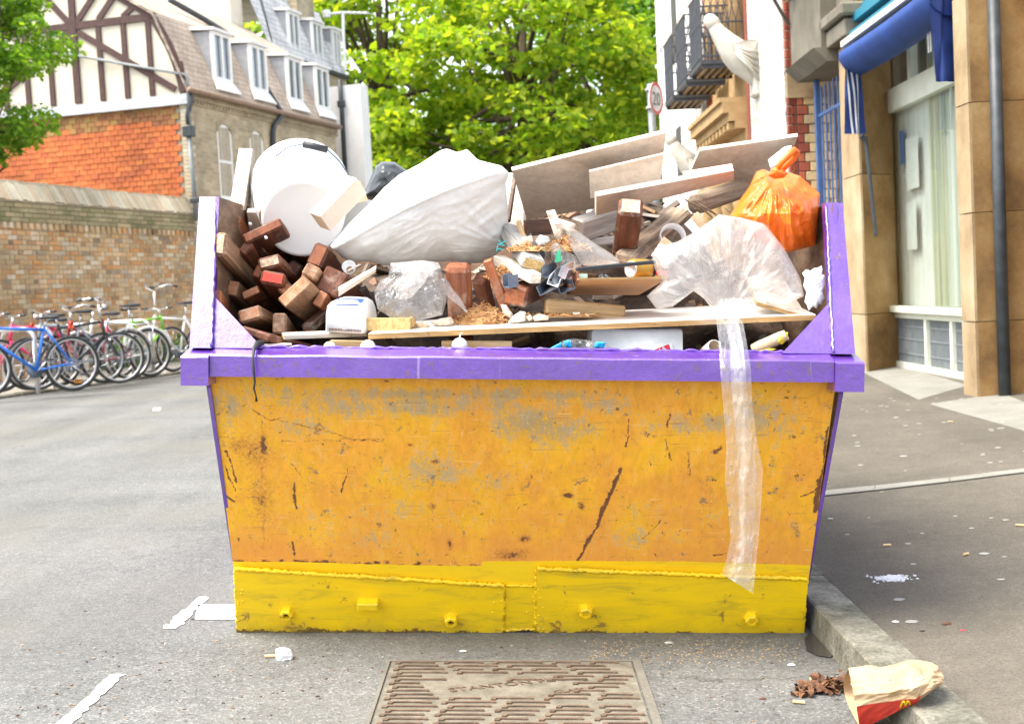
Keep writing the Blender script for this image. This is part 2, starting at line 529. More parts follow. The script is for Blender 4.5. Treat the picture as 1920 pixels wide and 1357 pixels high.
# left pavement by the brick wall, with a low kerb of its own
g = MB()
lp = []
for yy in (-8, 0, 4, 8, 12, 16, 40):
    for xx in (2.15, -0.6):
        p = ML @ Vector((xx, yy, 0)); lp.append((p.x, p.y, gz(p.x) + 0.035))
g.add(lp, [(2 * i, 2 * i + 2, 2 * i + 3, 2 * i + 1) for i in range(6)])
lpv = g.build("pavement_left", M_LPAVE, kind="structure", label="pale pavement strip under the parked bicycles", cat="pavement")
for k in range(20):
    p = ML @ Vector((2.22, -5 + k * 0.92, 0))
    kb = MB().cbox((p.x, p.y, gz(p.x) + 0.0), (0.13, 0.905, 0.078), 0.01, Matrix.Rotation(LROT, 3, 'Z'))
    kb.build("kerbstone", M_KERB, lpv)

# road paint: worn dashes and a fresh white rectangle
def ragged(poly, amp=0.010, step=0.03):
    out = []
    for i in range(len(poly)):
        a, b = poly[i], poly[(i + 1) % len(poly)]
        n = max(2, int((b - a).length / step))
        for k in range(n):
            p = a.lerp(b, k / n)
            out.append(p + Vector((noise.noise(p * 31) * amp, noise.noise(p * 29 + Vector((5, 0, 0))) * amp, 0)))
    return out
def paint(px, label, amp=0.01):
    P = ragged([G(x, y, 0.004) for x, y in px], amp)
    P = [Vector((p.x, p.y, gz(p.x) + 0.0025)) for p in P]
    b = MB(); b.add(P, [tuple(range(len(P)))])
    o = b.build("road_marking", M_PAINTN if amp == 0 else M_PAINT, label=label, cat="road marking", group="white road markings")
    return o
paint([(303, 1176), (372, 1117), (392, 1117), (332, 1176)], "short worn white dash beside the white rectangle on the road", 0.018)
paint([(98, 1362), (208, 1262), (232, 1262), (128, 1362)], "long white dash at the bottom left of the road", 0.012)
paint([(365, 1160), (371, 1132), (470, 1132), (470, 1160)], "fresh white paint rectangle running under the skip's left corner", 0.0)
paint([(285, 750), (288, 745), (302, 745), (300, 750)], "small white dash far off on the road near the bicycles", 0.0)

# iron cover in the road: frame, dusty plate, raised bars and lettering
M_RUST = mat("rusty_iron", [(0.07, 0.043, 0.027), (0.125, 0.08, 0.052), (0.17, 0.115, 0.08)], 30, 0.75, 0.4, 0.002, fine=(200, 0.25), tint=0.15)
M_DUST = mat("dusty_iron", [(0.10, 0.09, 0.065), (0.155, 0.138, 0.105), (0.21, 0.19, 0.148)], 18, 0.95, 0.4, 0.002, fine=(180, 0.25))
cov = thing("manhole_cover", "square rusty iron access cover with raised bars in the road before the skip", "manhole cover", (0.0, 3.72, 0))
CX0, CX1, CY0, CY1 = -0.355, 0.352, 3.36, 4.055
MB().span((CX0, CY0, -0.02), (CX1, CY1, 0.004)).build("plate", M_DUST, cov)
fr = MB()
for a, b in (((CX0 - .016, CY0 - .03, -.02), (CX0 - .006, CY1 + .03, .005)), ((CX1 + .006, CY0 - .03, -.02), (CX1 + .030, CY1 + .03, .005)),
             ((CX0 - .006, CY1 + .006, -.02), (CX1 + .006, CY1 + .022, .005)), ((CX0 - .006, CY0 - .03, -.02), (CX1 + .006, CY0 - .006, .005))):
    fr.span(a, b)
fr.build("frame", M_CONC, cov)
def zbar(L, w, hk):                              # one raised bar: thick head, thin tail, like a flattened S
    pts = [(-L / 2, -hk), (-L / 2 + hk * 1.1, -hk), (-L / 2 + hk * 1.5, w * .2), (L / 2 - hk * 1.2, w * .2 - .002), (L / 2 - hk * 0.9, -hk * .2), (L / 2, -hk * .2),
           (L / 2, hk), (L / 2 - hk * 1.1, hk), (L / 2 - hk * 1.6, w * .2 + w), (-L / 2 + hk * 1.2, w * .2 + w), (-L / 2 + hk * .4, hk * .6), (-L / 2, hk * .2)]
    return pts
bars = []
for L in (0.085, 0.115, 0.145):
    b = MB(); b.prism([(x, y, 0) for x, y in zbar(L, 0.008, 0.011)], (0, 0, 0.0042)); bars.append((L, b.mesh("raised_bar", M_RUST)))
rng = random.Random(3)
rows = 19
for r in range(rows):
    yy = CY1 - 0.018 - r * 0.036
    x = CX0 + 0.012 + (r % 2) * 0.012
    while x < CX1 - 0.05:
        L, me = bars[rng.choice((0, 1, 1, 2))]
        if x + L > CX1 - 0.004: L, me = bars[0]
        if x + L > CX1 - 0.002: break
        cxm, slant = x + L / 2, 0.10 * (x + L / 2)
        textzone = (abs(cxm + 0.02) < 0.17 and 3.70 < yy < 3.92) or (abs(cxm - 0.15) < 0.10 and 3.64 < yy < 3.70)
        if not (textzone and rng.random() < 0.85):
            put("raised_bar", me, cov, MW[cov].inverted() @ Matrix.Translation((cxm, yy, 0.004)) @ Matrix.Rotation(rng.uniform(-.02, .02), 4, 'Z'))
        x += L + 0.028
def lettering(txt, size, M, mat_, parent, depth=0.004, name="lettering", font_x=1.0):
    cu = bpy.data.curves.new(name, 'FONT')
    cu.body = txt; cu.size = size; cu.extrude = depth / 2; cu.align_x = 'CENTER'; cu.resolution_u = 2
    tmp = bpy.data.objects.new("tmp", cu); COL.objects.link(tmp)
    dg = bpy.context.evaluated_depsgraph_get()
    me = bpy.data.meshes.new_from_object(tmp.evaluated_get(dg))
    bpy.data.objects.remove(tmp)
    me.name = name
    me.materials.clear(); me.materials.append(mat_)
    o = put(name, me, parent, M if parent is None else MW[parent].inverted() @ M)
    return o
for txt, sz, x_, y_, rz in (("STANTON PLC", 0.052, -0.005, 3.80, 0.35), ("CLASS", 0.034, 0.16, 3.745, 0.35)):
    lettering(txt, sz, Matrix.Translation((x_, y_, 0.0045)) @ Matrix.Rotation(rz, 4, 'Z'), M_RUST, cov)
# ================================================================== LEFT SIDE: wall, houses
M_MORT = mat("mortar", [(0.34, 0.29, 0.21), (0.48, 0.43, 0.34)], 10, 0.95, 0.4, 0.004, fine=(80, .2))
M_BRW = mat_brick("old_wall_brick", [(0.42, 0.29, 0.15), (0.54, 0.41, 0.24), (0.52, 0.25, 0.09), (0.60, 0.50, 0.34), (0.34, 0.20, 0.10), (0.56, 0.44, 0.27), (0.46, 0.31, 0.16), (0.55, 0.28, 0.10), (0.64, 0.56, 0.43), (0.22, 0.16, 0.10)])
M_MOSSB = mat_brick("mossy_brick", [(0.26, 0.22, 0.12), (0.36, 0.31, 0.19), (0.20, 0.19, 0.09), (0.42, 0.34, 0.2)])
M_COPE = mat_brick("coping_brick", [(0.46, 0.41, 0.30), (0.54, 0.49, 0.38), (0.42, 0.36, 0.25), (0.50, 0.38, 0.26)])
M_TILER = mat_brick("red_hung_tile", [(0.44, 0.115, 0.035), (0.50, 0.14, 0.04), (0.42, 0.11, 0.035), (0.52, 0.17, 0.05), (0.46, 0.12, 0.04), (0.38, 0.10, 0.04), (0.48, 0.13, 0.04)])
M_TILEB = mat_brick("mossy_hung_tile", [(0.20, 0.085, 0.035), (0.28, 0.12, 0.05), (0.30, 0.19, 0.06), (0.22, 0.09, 0.04), (0.34, 0.15, 0.06)])
M_RENDER = mat("cream_render", [(0.66, 0.59, 0.47), (0.74, 0.68, 0.56)], 3, 0.9, 0.15, 0.004, fine=(40, .05))
M_TIMB = mat("dark_frame_timber", [(0.055, 0.025, 0.022), (0.10, 0.05, 0.042)], 12, 0.7, 0.3, 0.003, fine=(60, .2))
M_LEAD = mat("lead_sheet", [(0.30, 0.31, 0.33), (0.42, 0.43, 0.45)], 5, 0.6, 0.15, 0.003, fine=(40, .08))
M_WHITE = mat("white_gloss_paint", [(0.74, 0.74, 0.73), (0.82, 0.82, 0.81)], 6, 0.4, 0.05, 0.001)
M_WREND = mat("white_render", [(0.74, 0.73, 0.71), (0.81, 0.80, 0.79)], 3, 0.8, 0.1, 0.003, fine=(30, .04))
M_PIPE = mat("black_iron_pipe", [(0.025, 0.03, 0.035), (0.06, 0.07, 0.08)], 10, 0.5, 0.1, 0.002)
M_PIPEG = mat("grey_pipe", [(0.14, 0.16, 0.17), (0.24, 0.26, 0.27)], 10, 0.5, 0.1, 0.002)
M_GLASS = mat_glass("window_glass", (0.7, 0.75, 0.77), 0.6)
M_ROOM = flat("dim_room", (0.10, 0.10, 0.11), 0.9)
M_NET = mat("net_curtain", [(0.55, 0.54, 0.52), (0.7, 0.69, 0.67)], 14, 0.9, 0.2, 0.01, stretch=(1, 5, 1))
M_RIDGE = mat("gutter_brown", [(0.20, 0.13, 0.09), (0.30, 0.20, 0.14)], 10, 0.7, 0.1, 0.002)
def mat_courses(name, cols, mort, bw, bh, plane='YZ', bumpd=0.01):
    m, nt, b = _nt(name)
    tc = nt.nodes.new("ShaderNodeTexCoord")
    sp = nt.nodes.new("ShaderNodeSeparateXYZ"); nt.links.new(tc.outputs["Object"], sp.inputs[0])
    cb = nt.nodes.new("ShaderNodeCombineXYZ")
    ax = {'X': 0, 'Y': 1, 'Z': 2}
    nt.links.new(sp.outputs[ax[plane[0]]], cb.inputs[0]); nt.links.new(sp.outputs[ax[plane[1]]], cb.inputs[1])
    br = nt.nodes.new("ShaderNodeTexBrick")
    br.inputs["Scale"].default_value = 1.0
    br.inputs["Brick Width"].default_value = bw; br.inputs["Row Height"].default_value = bh
    br.inputs["Mortar Size"].default_value = 0.008; br.inputs["Bias"].default_value = 0.0
    br.inputs["Color1"].default_value = (*cols[0], 1); br.inputs["Color2"].default_value = (*cols[1], 1); br.inputs["Mortar"].default_value = (*mort, 1)
    nt.links.new(cb.outputs[0], br.inputs["Vector"])
    n = tex_noise(nt, tc.outputs["Object"], 1.5, 6, 0.7)
    c = mixc(nt, 1.0, br.outputs["Color"], ramp(nt, n, [(0.3, 0.66), (0.7, 1.3)]), 'MULTIPLY')
    n2 = tex_noise(nt, tc.outputs["Object"], 30, 4, 0.7)
    c = mixc(nt, 1.0, c, ramp(nt, n2, [(0.3, 0.8), (0.7, 1.2)]), 'MULTIPLY')
    nt.links.new(c, b.inputs["Base Color"]); b.inputs["Roughness"].default_value = 0.9
    bump(nt, b, fmath(nt, 'SUBTRACT', fmath(nt, 'MULTIPLY', n2, .4), br.outputs["Fac"]), 0.6, bumpd)
    return m
M_YSTOCK = mat_courses("yellow_stock_brick", ((0.34, 0.27, 0.17), (0.46, 0.38, 0.25)), (0.40, 0.36, 0.28), 0.225, 0.075)
M_ROOFT = mat_courses("clay_roof_tile", ((0.42, 0.34, 0.27), (0.50, 0.42, 0.34)), (0.28, 0.22, 0.17), 0.17, 0.11, 'YZ', 0.02)
M_SLATE = mat_courses("pale_slate", ((0.52, 0.52, 0.53), (0.62, 0.62, 0.62)), (0.25, 0.25, 0.26), 0.25, 0.14, 'YZ', 0.015)

def courses(parent, cells, size_mesh, name, m, limit=300, keyfn=None):
    """cells: list of (matrix, w, d, h). the nearest ones become parts, the rest one joined part"""
    cells = sorted(cells, key=keyfn)
    cache = {}
    for (M, w, d, h) in cells[:limit]:
        k = (round(w, 3), round(d, 3), round(h, 3))
        if k not in cache:
            b = MB(); b.cbox((0, 0, 0), (w, d, h), .004); cache[k] = b.mesh(name, m)
        put(name, cache[k], parent, M)
    if len(cells) > limit:
        b = MB()
        for (M, w, d, h) in cells[limit:]:
            b.box(M.translation, (w, d, h), M.to_3x3())
        o = b.build(name + "work", m, parent, local=True)
        tag(o, kind="stuff")
rb = random.Random(5)
# ---- boundary wall
wall = thing("boundary_wall", "long old brick wall with sloped coping behind the bicycles", "wall", mat=ML)
W0, W1 = -4.0, 6.12
MB().span((-.36, W0, -.1), (-.012, W1, 2.72)).build("wall_core", M_MORT, wall, local=True)
cells, r = [], 0
z = 0.04
while z < 2.30:
    y = -0.35 + (0.11 if r % 2 else 0)
    while y < W1 - .05:
        L = 0.215 if (r * 7 + int(y * 9)) % 3 else 0.103
        L = min(L, W1 - y)
        cells.append((Matrix.Translation((-.045 + rb.uniform(-.004, .006), y + L / 2, z + .0325)) @ Matrix.Rotation(rb.uniform(-.02, .02), 4, 'Z'), .09, round(L, 2), .065))
        y += L + .01
    z += .075; r += 1
vis = [c for c in cells if c[0].translation.z > .3]
courses(wall, vis, None, "brick", M_BRW, 300, lambda c: (c[0].translation.y if c[0].translation.z > .75 else 99))
low = MB()
for c in cells:
    if c[0].translation.z <= .3: low.box(c[0].translation, c[1:], c[0].to_3x3())
tag(low.build("brickwork", M_BRW, wall, local=True), kind="stuff")
MB().span((-.37, W0, -.1), (-.006, -.36, 2.72)).build("wall_core", mat_courses("old_wall_courses", ((0.42, 0.28, 0.15), (0.54, 0.41, 0.25)), (0.44, 0.39, 0.30), 0.225, 0.075), wall, local=True)
b = MB(); y = -.4
while y < W1 - .06:                                  # dentil course: every other header proud
    b.box((.005, y + .05, 2.355), (.09, .085, .085)); y += .165
tag(b.build("dentil_course", M_BRW, wall, local=True), kind="stuff")
b = MB(); z = 2.41; r = 0
while z < 2.70:
    y = -.4 + (.1 if r % 2 else 0)
    while y < W1 - .1:
        L = min(.215, W1 - y); b.box((-.02 + rb.uniform(-.004, .004), y + L / 2, z + .032), (.09, L, .064)); y += L + .01
    z += .074; r += 1
tag(b.build("upper_courses", M_MOSSB, wall, local=True), kind="stuff")
cp = MB().add([(.03, W0, 2.71), (.03, W1, 2.71), (-.13, W1, 3.0), (-.13, W0, 3.0), (-.36, W0, 3.0), (-.36, W1, 3.0), (-.36, W1, 2.71), (-.36, W0, 2.71)],
         [(0, 1, 2, 3), (3, 2, 5, 4), (4, 5, 6, 7), (7, 6, 1, 0), (0, 3, 4, 7), (1, 6, 5, 2)]).build("coping", M_MORT, wall, local=True)
b = MB(); y = -.6
sl = math.atan2(.16, .29)
while y < W1 - .07:                                  # coping bricks laid on the slope
    b.box((-.046 + rb.uniform(-.004, .004), y + .05, 2.862 + rb.uniform(-.01, .02)), (.05, .098, .31), Matrix.Rotation(-sl, 3, 'Y')); y += .108
b2 = MB(); y = -.6
while y < W1 - .1:
    b2.box((-.20, y + .1, 3.02 + rb.uniform(-.008, .014)), (.16, .2, .06), Euler((0, 0, rb.uniform(-.03, .03))).to_matrix()); y += .212
tag(b.build("coping_bricks", M_COPE, cp, local=True), kind="stuff")
tag(b2.build("coping_caps", M_COPE, cp, local=True), kind="stuff")

# ---- house with timbered gable
ha = thing("timbered_house", "tile-hung house with dark timbered gable and dormered roof behind the wall", "house", mat=ML)
def HA(b, n, m, smooth=False, parent=None): return b.build(n, m, parent or ha, smooth, local=True)
GY, EY = 6.14, 13.3
# walls
HA(MB().span((-4.62, GY + .03, -.2), (-.02, EY, 4.95)), "wall_core", M_MORT)
HA(MB().span((-.02, GY + .05, -.2), (0, 7.30, 4.82)).span((-.02, 7.94, -.2), (0, 8.72, 4.82)).span((-.02, 9.36, -.2), (0, EY, 4.82))
   .span((-.02, 7.30, -.2), (0, 7.94, 3.08)).span((-.02, 7.30, 4.56), (0, 7.94, 4.82)).span((-.02, 8.72, -.2), (0, 9.36, 3.08)).span((-.02, 8.72, 4.56), (0, 9.36, 4.82)), "front_wall", M_YSTOCK)
cells = []
r = 0; z = 2.75
while z < 4.80:
    x = -.17 - (.08 if r % 2 else 0)
    while x > -4.5:
        M = Matrix.Translation((x - .08, GY + .012 + rb.uniform(-.004, .004), z + .05)) @ Matrix.Rotation(R(-5) + rb.uniform(-.02, .02), 4, 'X')
        cells.append((M, .158, .018, .115)); x -= .165
    z += .1; r += 1
red = [c for c in cells if c[0].translation.z < 4.48 + .1 * noise.noise(c[0].translation * 1.5)]
mos = [c for c in cells if c not in red]
key = lambda c: (0 if c[0].translation.x > -3.0 else 1, c[0].translation.x * -1)
courses(ha, red, None, "red_tile", M_TILER, 210, key)
courses(ha, mos, None, "mossy_tile", M_TILEB, 80, key)
b = MB(); z = 0.3; k = 0
while z < 4.78:                                      # pale brick quoins at the corner
    w = .215 if k % 2 else .11
    b.box((-.06, GY + .02, z + .035), (.12, .06, .066)); b.box((.004, GY + .02 + w / 2, z + .035), (.02, w, .066)); z += .075; k += 1
tag(HA(b, "quoin_bricks", M_COPE), kind="stuff")
HA(MB().add([(-4.7, GY - .07, 4.80), (.06, GY - .07, 4.80), (.06, GY - .03, 5.0), (-4.7, GY - .03, 5.0), (-4.7, GY + .1, 4.80), (.06, GY + .1, 4.80), (.06, GY + .1, 5.0), (-4.7, GY + .1, 5.0)], CFACES if 'CFACES' in globals() else
   [(0, 1, 2, 3), (7, 6, 5, 4), (0, 4, 5, 1), (1, 5, 6, 2), (2, 6, 7, 3), (3, 7, 4, 0)]), "lead_band", M_LEAD)
HA(MB().prism([(-4.6, GY + .02, 5.0), (.02, GY + .02, 5.0), (-.56, GY + .02, 6.5), (-2.3, GY + .02, 7.6), (-4.04, GY + .02, 6.5)], (0, .12, 0)), "gable_plaster", M_RENDER)
def timber(a, c, w=.125, t=.045, curve=0.0):
    a, c = Vector((a[0], 0, a[1])), Vector((c[0], 0, c[1]))
    n = 8 if curve else 1
    d = (c - a).normalized(); s = Vector((d.z, 0, -d.x))
    vs = []
    for i in range(n + 1):
        p = a.lerp(c, i / n) + s * curve * math.sin(math.pi * i / n)
        for q in (-1, 1):
            for yy in (GY + .03, GY + .02 - t):
                vs.append(p + s * q * w / 2 + Vector((0, yy, 0)))
    fs = []
    for i in range(n):
        o = i * 4; e = o + 4
        fs += [(o, o + 2, e + 2, e), (o + 1, e + 1, e + 3, o + 3), (o, e, e + 1, o + 1), (o + 2, o + 3, e + 3, e + 2)]
    fs += [(0, 1, 3, 2), (n * 4, n * 4 + 2, n * 4 + 3, n * 4 + 1)]
    HA(MB().add(vs, fs), "frame_timber", M_TIMB)
for x in (-.69, -1.22, -1.76, -2.86, -3.4, -3.9): timber((x, 5.02), (x, 6.44 if x > -3.6 else 6.0), .105, .040)
timber((-2.30, 5.02), (-2.30, 7.45), .135, .050)
timber((-4.0, 6.50), (-.62, 6.50), .135, .046)
timber((-.02, 5.02), (-.58, 6.48), .15, .052, .09); timber((-.55, 6.5), (-2.25, 7.56), .15, .052); timber((-4.58, 5.02), (-4.05, 6.48), .15, .052); timber((-4.05, 6.5), (-2.35, 7.56), .15, .052)
timber((-2.22, 6.38), (-.20, 5.10), .12, .043); timber((-2.38, 6.38), (-4.4, 5.10), .12, .043)
timber((-2.22, 6.56), (-1.72, 7.12), .11, .043); timber((-1.75, 6.56), (-1.36, 6.98), .11, .043); timber((-1.22, 6.56), (-.95, 6.74), .10, .043)
timber((-2.38, 6.56), (-2.88, 7.12), .11, .043); timber((-2.38, 6.42), (-2.75, 6.1), .10, .044); timber((-.10, 5.6), (-.03, 5.04), .16, .054)
# roof
def roofsheet(pts, y0, y1, name, m, th=.06):
    b = MB()
    for i in range(len(pts) - 1):
        (x0, z0), (x1, z1) = pts[i], pts[i + 1]
        b.add([(x0, y0, z0), (x0, y1, z0), (x1, y1, z1), (x1, y0, z1), (x0, y0, z0 - th), (x0, y1, z0 - th), (x1, y1, z1 - th), (x1, y0, z1 - th)],
              [(0, 1, 2, 3), (7, 6, 5, 4), (0, 4, 5, 1), (1, 5, 6, 2), (2, 6, 7, 3), (3, 7, 4, 0)])
    return HA(b, name, m)
rf = roofsheet([(.10, 5.06), (-.54, 6.58), (-2.3, 7.72)], GY - .10, EY, "roof", M_ROOFT)
roofsheet([(-4.72, 5.06), (-4.08, 6.58), (-2.3, 7.72)], GY - .10, EY, "roof", M_ROOFT)
HA(MB().tube([(.14, GY - .1, 5.05), (.14, EY, 5.05)], .055, 8), "gutter", M_RIDGE, True)
b = MB(); y = GY + .1; k = 0
while y < EY:                                        # toothed brick frieze under the gutter
    b.box((.03, y, 4.955), (.07, .085, .09), Matrix.Rotation(R(45), 3, 'Z')); b.box((.025, y + .06, 4.87), (.05, .06, .05)); y += .13
b.span((0, GY + .05, 4.82), (.03, EY, 4.845)); b.span((0, GY + .05, 4.90), (.02, EY, 4.91)); b.span((0, GY + .05, 5.0), (.06, EY, 5.02))
tag(HA(b, "brick_frieze", M_YSTOCK), kind="stuff")
# sash windows
def sash(y0, y1, z0, z1, root, X=0.0, arch=True, build=HA):
    f = MB(); w = .055; xx = X - .06
    f.span((xx, y0, z0), (xx + .05, y0 + w, z1)).span((xx, y1 - w, z0), (xx + .05, y1, z1)).span((xx, y0 + w, z0), (xx + .05, y1 - w, z0 + w)).span((xx, y0 + w, z1 - w), (xx + .05, y1 - w, z1))
    fr_ = build(f, "window", M_WHITE)
    build(MB().span((X, y0 - .06, z0 - .07), (X + .09, y1 + .06, z0 - .002)), "sill", M_WHITE, parent=fr_)
    zm = (z0 + z1) / 2
    build(MB().span((xx + .005, y0 + w, zm - .025), (xx + .048, y1 - w, zm + .025)), "meeting_rail", M_WHITE, parent=fr_)
    for i in (1, 2):
        yy = y0 + (y1 - y0) * i / 3
        build(MB().span((xx + .01, yy - .012, z0 + w), (xx + .04, yy + .012, zm - .025)).span((xx + .01, yy - .012, zm + .025), (xx + .04, yy + .012, z1 - w)), "glazing_bar", M_WHITE, parent=fr_)
    for (a, c) in ((z0 + w, zm - .025), (zm + .025, z1 - w)):
        zz = (a + c) / 2
        build(MB().span((xx + .012, y0 + w, zz - .011), (xx + .038, y1 - w, zz + .011)), "glazing_bar", M_WHITE, parent=fr_)
        build(MB().span((xx + .02, y0 + w, a), (xx + .026, y1 - w, c)), "pane", M_GLASS, parent=fr_)
    build(MB().span((xx - .05, y0, z0), (xx - .03, y1, z1)), "net_curtain", M_NET, parent=fr_)
    if arch:
        n = 9; pts = []
        for i in range(n + 1):
            t = i / n; pts.append((X + .006, y0 + (y1 - y0) * t, z1 - .16 + .17 * math.sin(math.pi * t) ** .6))
        build(MB().prism([(X - .02, y0 - .02, z1 + .03), (X - .02, y1 + .02, z1 + .03)] + [(X - .02, p[1], p[2]) for p in pts[::-1]], (.035, 0, 0)), "arch_head", M_YSTOCK, parent=fr_)
sash(7.31, 7.93, 3.09, 4.56, ha); sash(8.73, 9.35, 3.09, 4.56, ha)
# dormers
def dormer(y0, y1, z0, z1, X, xb, root, build=HA):
    d = build(MB().add([(X - .03, y0, z0), (X - .03, y1, z0), (X - .03, y1, z1), (X - .03, y0, z1), (xb, y0, z1), (xb, y1, z1), (xb + .25, y0, z0), (xb + .25, y1, z0)],
                       [(0, 3, 4, 6), (1, 7, 5, 2), (0, 1, 2, 3), (3, 2, 5, 4), (4, 5, 7, 6), (0, 6, 7, 1)]), "dormer", M_LEAD)
    w = .07
    build(MB().span((X - .04, y0 - .02, z0), (X + .03, y0 + w, z1)).span((X - .04, y1 - w, z0), (X + .03, y1 + .02, z1)).span((X - .04, y0 + w, z0), (X + .03, y1 - w, z0 + w))
          .span((X - .04, y0 + w, z1 - w), (X + .03, y1 - w, z1)).span((X - .03, (y0 + y1) / 2 - .04, z0 + w), (X + .028, (y0 + y1) / 2 + .04, z1 - w)), "frame", M_WHITE, parent=d)
    build(MB().span((X - .02, y0 + w, z0 + w), (X - .012, y1 - w, z1 - w)), "pane", M_GLASS, parent=d)
    build(MB().add([(X + .08, y0 - .07, z1), (X + .08, y1 + .07, z1), (xb - .05, y1 + .07, z1 + .05), (xb - .05, y0 - .07, z1 + .05), (X + .08, y0 - .07, z1 + .06), (X + .08, y1 + .07, z1 + .06), (xb - .05, y1 + .07, z1 + .11), (xb - .05, y0 - .07, z1 + .11)],
                   [(3, 2, 1, 0), (4, 5, 6, 7), (0, 1, 5, 4), (1, 2, 6, 5), (2, 3, 7, 6), (3, 0, 4, 7)]), "flat_roof", M_WREND, parent=d)
    build(MB().prism([(X + .035, y0 - .05, z0), (X + .035, y1 + .05, z0), (X + .15, y1 + .16, z0 - .22), (X + .15, y0 - .16, z0 - .22)], (-.03, 0, -.01)), "lead_apron", M_WREND, parent=d)
for y0 in (7.45, 9.08, 10.88, 12.42): dormer(y0, y0 + .72, 5.44, 6.40, -.05, -.56, ha)
# pipes
HA(MB().tube([(-2.6, GY - .06, 6.02), (.06, GY - .06, 5.34), (.09, GY - .05, 5.28), (.08, GY - .06, 4.3)], .028, 7), "waste_pipe", M_PIPEG, True)
HA(MB().tube([(.10, GY + .0, 5.02), (.12, GY - .02, 4.85), (.05, GY - .05, 4.6), (.05, GY - .05, 4.42)], .05, 8), "swan_neck", M_PIPE, True)
HA(MB().cbox((.06, GY - .07, 4.28), (.2, .16, .2), .01), "hopper", M_PIPE)
HA(MB().tube([(.06, GY - .07, 4.2), (.10, GY - .07, 2.6)], .045, 8), "downpipe", M_PIPEG, True)
HA(MB().cbox((.09, GY - .07, 2.98), (.16, .12, .09), .01), "pipe_collar", M_PIPE)
q = [on(ML, 466, 115, 0, -.30), on(ML, 500, 165, 0, -.12), on(ML, 526, 208, 0, .12), on(ML, 527, 220, 0, .14), on(ML, 514, 236, 0, .08), on(ML, 512, 250, 0, .06), on(ML, 512, 330, 0, .06)]
HA(MB().tube(q, .055, 8), "downpipe", M_PIPE, True)
q = [on(ML, 318, 0, 0, -1.3), on(ML, 385, 38, 0, -1.0), on(ML, 436, 70, 0, -.72)]
HA(MB().tube(q, .06, 8), "roof_pipe", M_PIPE, True)
HA(MB().span((-3.3, 12.6, 6.9), (-2.2, 13.25, 10.5)), "chimney_stack", M_RENDER)

# ---- taller house behind it
hb = thing("tall_house", "taller yellow brick house with pale slate roof and dormers beyond the timbered one", "house", mat=ML)
def HB(b, n, m, smooth=False, parent=None): return b.build(n, m, parent or hb, smooth, local=True)
XB = -1.56
eB = on(ML, 645, 150, 0, XB); yB0, yB1, zB = 13.32, eB.y + .1, on(ML, 600, 130, 0, XB).z
HB(MB().span((-6, yB0, -.2), (XB, yB1, zB)), "front_wall", M_YSTOCK)
HB(MB().span((XB, yB0, zB - .05), (XB + .12, yB1, zB + .04)), "gutter", M_PIPE)
HB(MB().add([(XB + .05, yB0, zB), (XB + .05, yB1, zB), (XB - .65, yB1, zB + 1.8), (XB - .65, yB0, zB + 1.8), (-5.5, yB0, zB + 1.8), (-5.5, yB1, zB + 1.8)], [(0, 1, 2, 3), (3, 2, 5, 4)]), "roof", M_SLATE)
for (a, c) in ((528, 556), (572, 598), (610, 632)):
    ya, yc = on(ML, a + 8, 70, 0, XB - .2).y, on(ML, c, 80, 0, XB - .2).y
    dormer(ya, min(yc, ya + .8), zB + .25, zB + 1.25, XB - .12, XB - .6, hb, HB)
q = [on(ML, 488, 0, 0, XB - .5), on(ML, 508, 80, 0, XB - .1)]
HB(MB().tube(q, .05, 8), "downpipe", M_PIPE, True)
cs = HB(MB().span((-2.9, 15.9, 8.3), (-1.95, 17.0, 11.0)), "chimney_stack", M_YSTOCK)
HB(MB().span((-6, yB0 - .04, 6.5), (-2.25, yB0, zB + 2.6)), "party_wall", M_RENDER)
an = thing("television_aerial", "white rooftop television aerial against the trees", "aerial", mat=ML)
a0, a1, a2 = on(ML, 644, 75, 1, 17.0), on(ML, 643, 24, 1, 17.0), on(ML, 690, 25, 1, 17.0)
a3 = on(ML, 612, 27, 1, 17.0)
MB().tube([a0 - Vector((0, 0, .8)), a0, a1], .045, 6).build("mast", M_WHITE, an, local=True)
MB().tube([a3, a1, a2], .03, 6).build("boom", M_WHITE, an, local=True)
MB().lathe([(.001, 0), (.1, .02), (.12, .12), (.1, .2), (.001, .22)], 12, Matrix.Translation(a3 - Vector((0, 0, .1)))).build("reflector", M_WHITE, an, local=True)
for k in range(6):
    p = a1.lerp(a2, k / 5); MB().tube([p - Vector((0, .2, 0)), p + Vector((0, .2, 0))], .012, 5).build("director", M_WHITE, an, local=True)
hc = thing("white_house", "white rendered block with black downpipe before the trees", "house", mat=ML)
MB().span((-.62, 14.3, -.2), (.30, 14.8, on(ML, 690, 156, 1, 14.3).z)).build("wall", M_WREND, hc, local=True)
zc = on(ML, 690, 156, 1, 14.3).z
MB().add([(-3.2, 17.5, zc - .3), (-1.45, 17.5, zc - .3), (-1.75, 17.5, zc + 1.7), (-3.2, 17.5, zc + 2.1), (-3.2, 18.2, zc - .3), (-1.5, 18.2, zc - .3), (-1.8, 18.2, zc + 1.7), (-3.2, 18.2, zc + 2.1)],
         [(0, 1, 2, 3), (7, 6, 5, 4), (0, 4, 5, 1), (1, 5, 6, 2), (2, 6, 7, 3), (3, 7, 4, 0)]).build("roof", M_WREND, hc, local=True)
q = [on(ML, 637, 150, 1, 14.25), on(ML, 640, 195, 1, 14.25), on(ML, 648, 330, 1, 14.25)]
MB().tube(q, .06, 8).build("downpipe", M_PIPE, hc, True, local=True)
MB().cbox(q[1], (.18, .12, .16), .01).build("hopper", M_PIPE, hc, local=True)
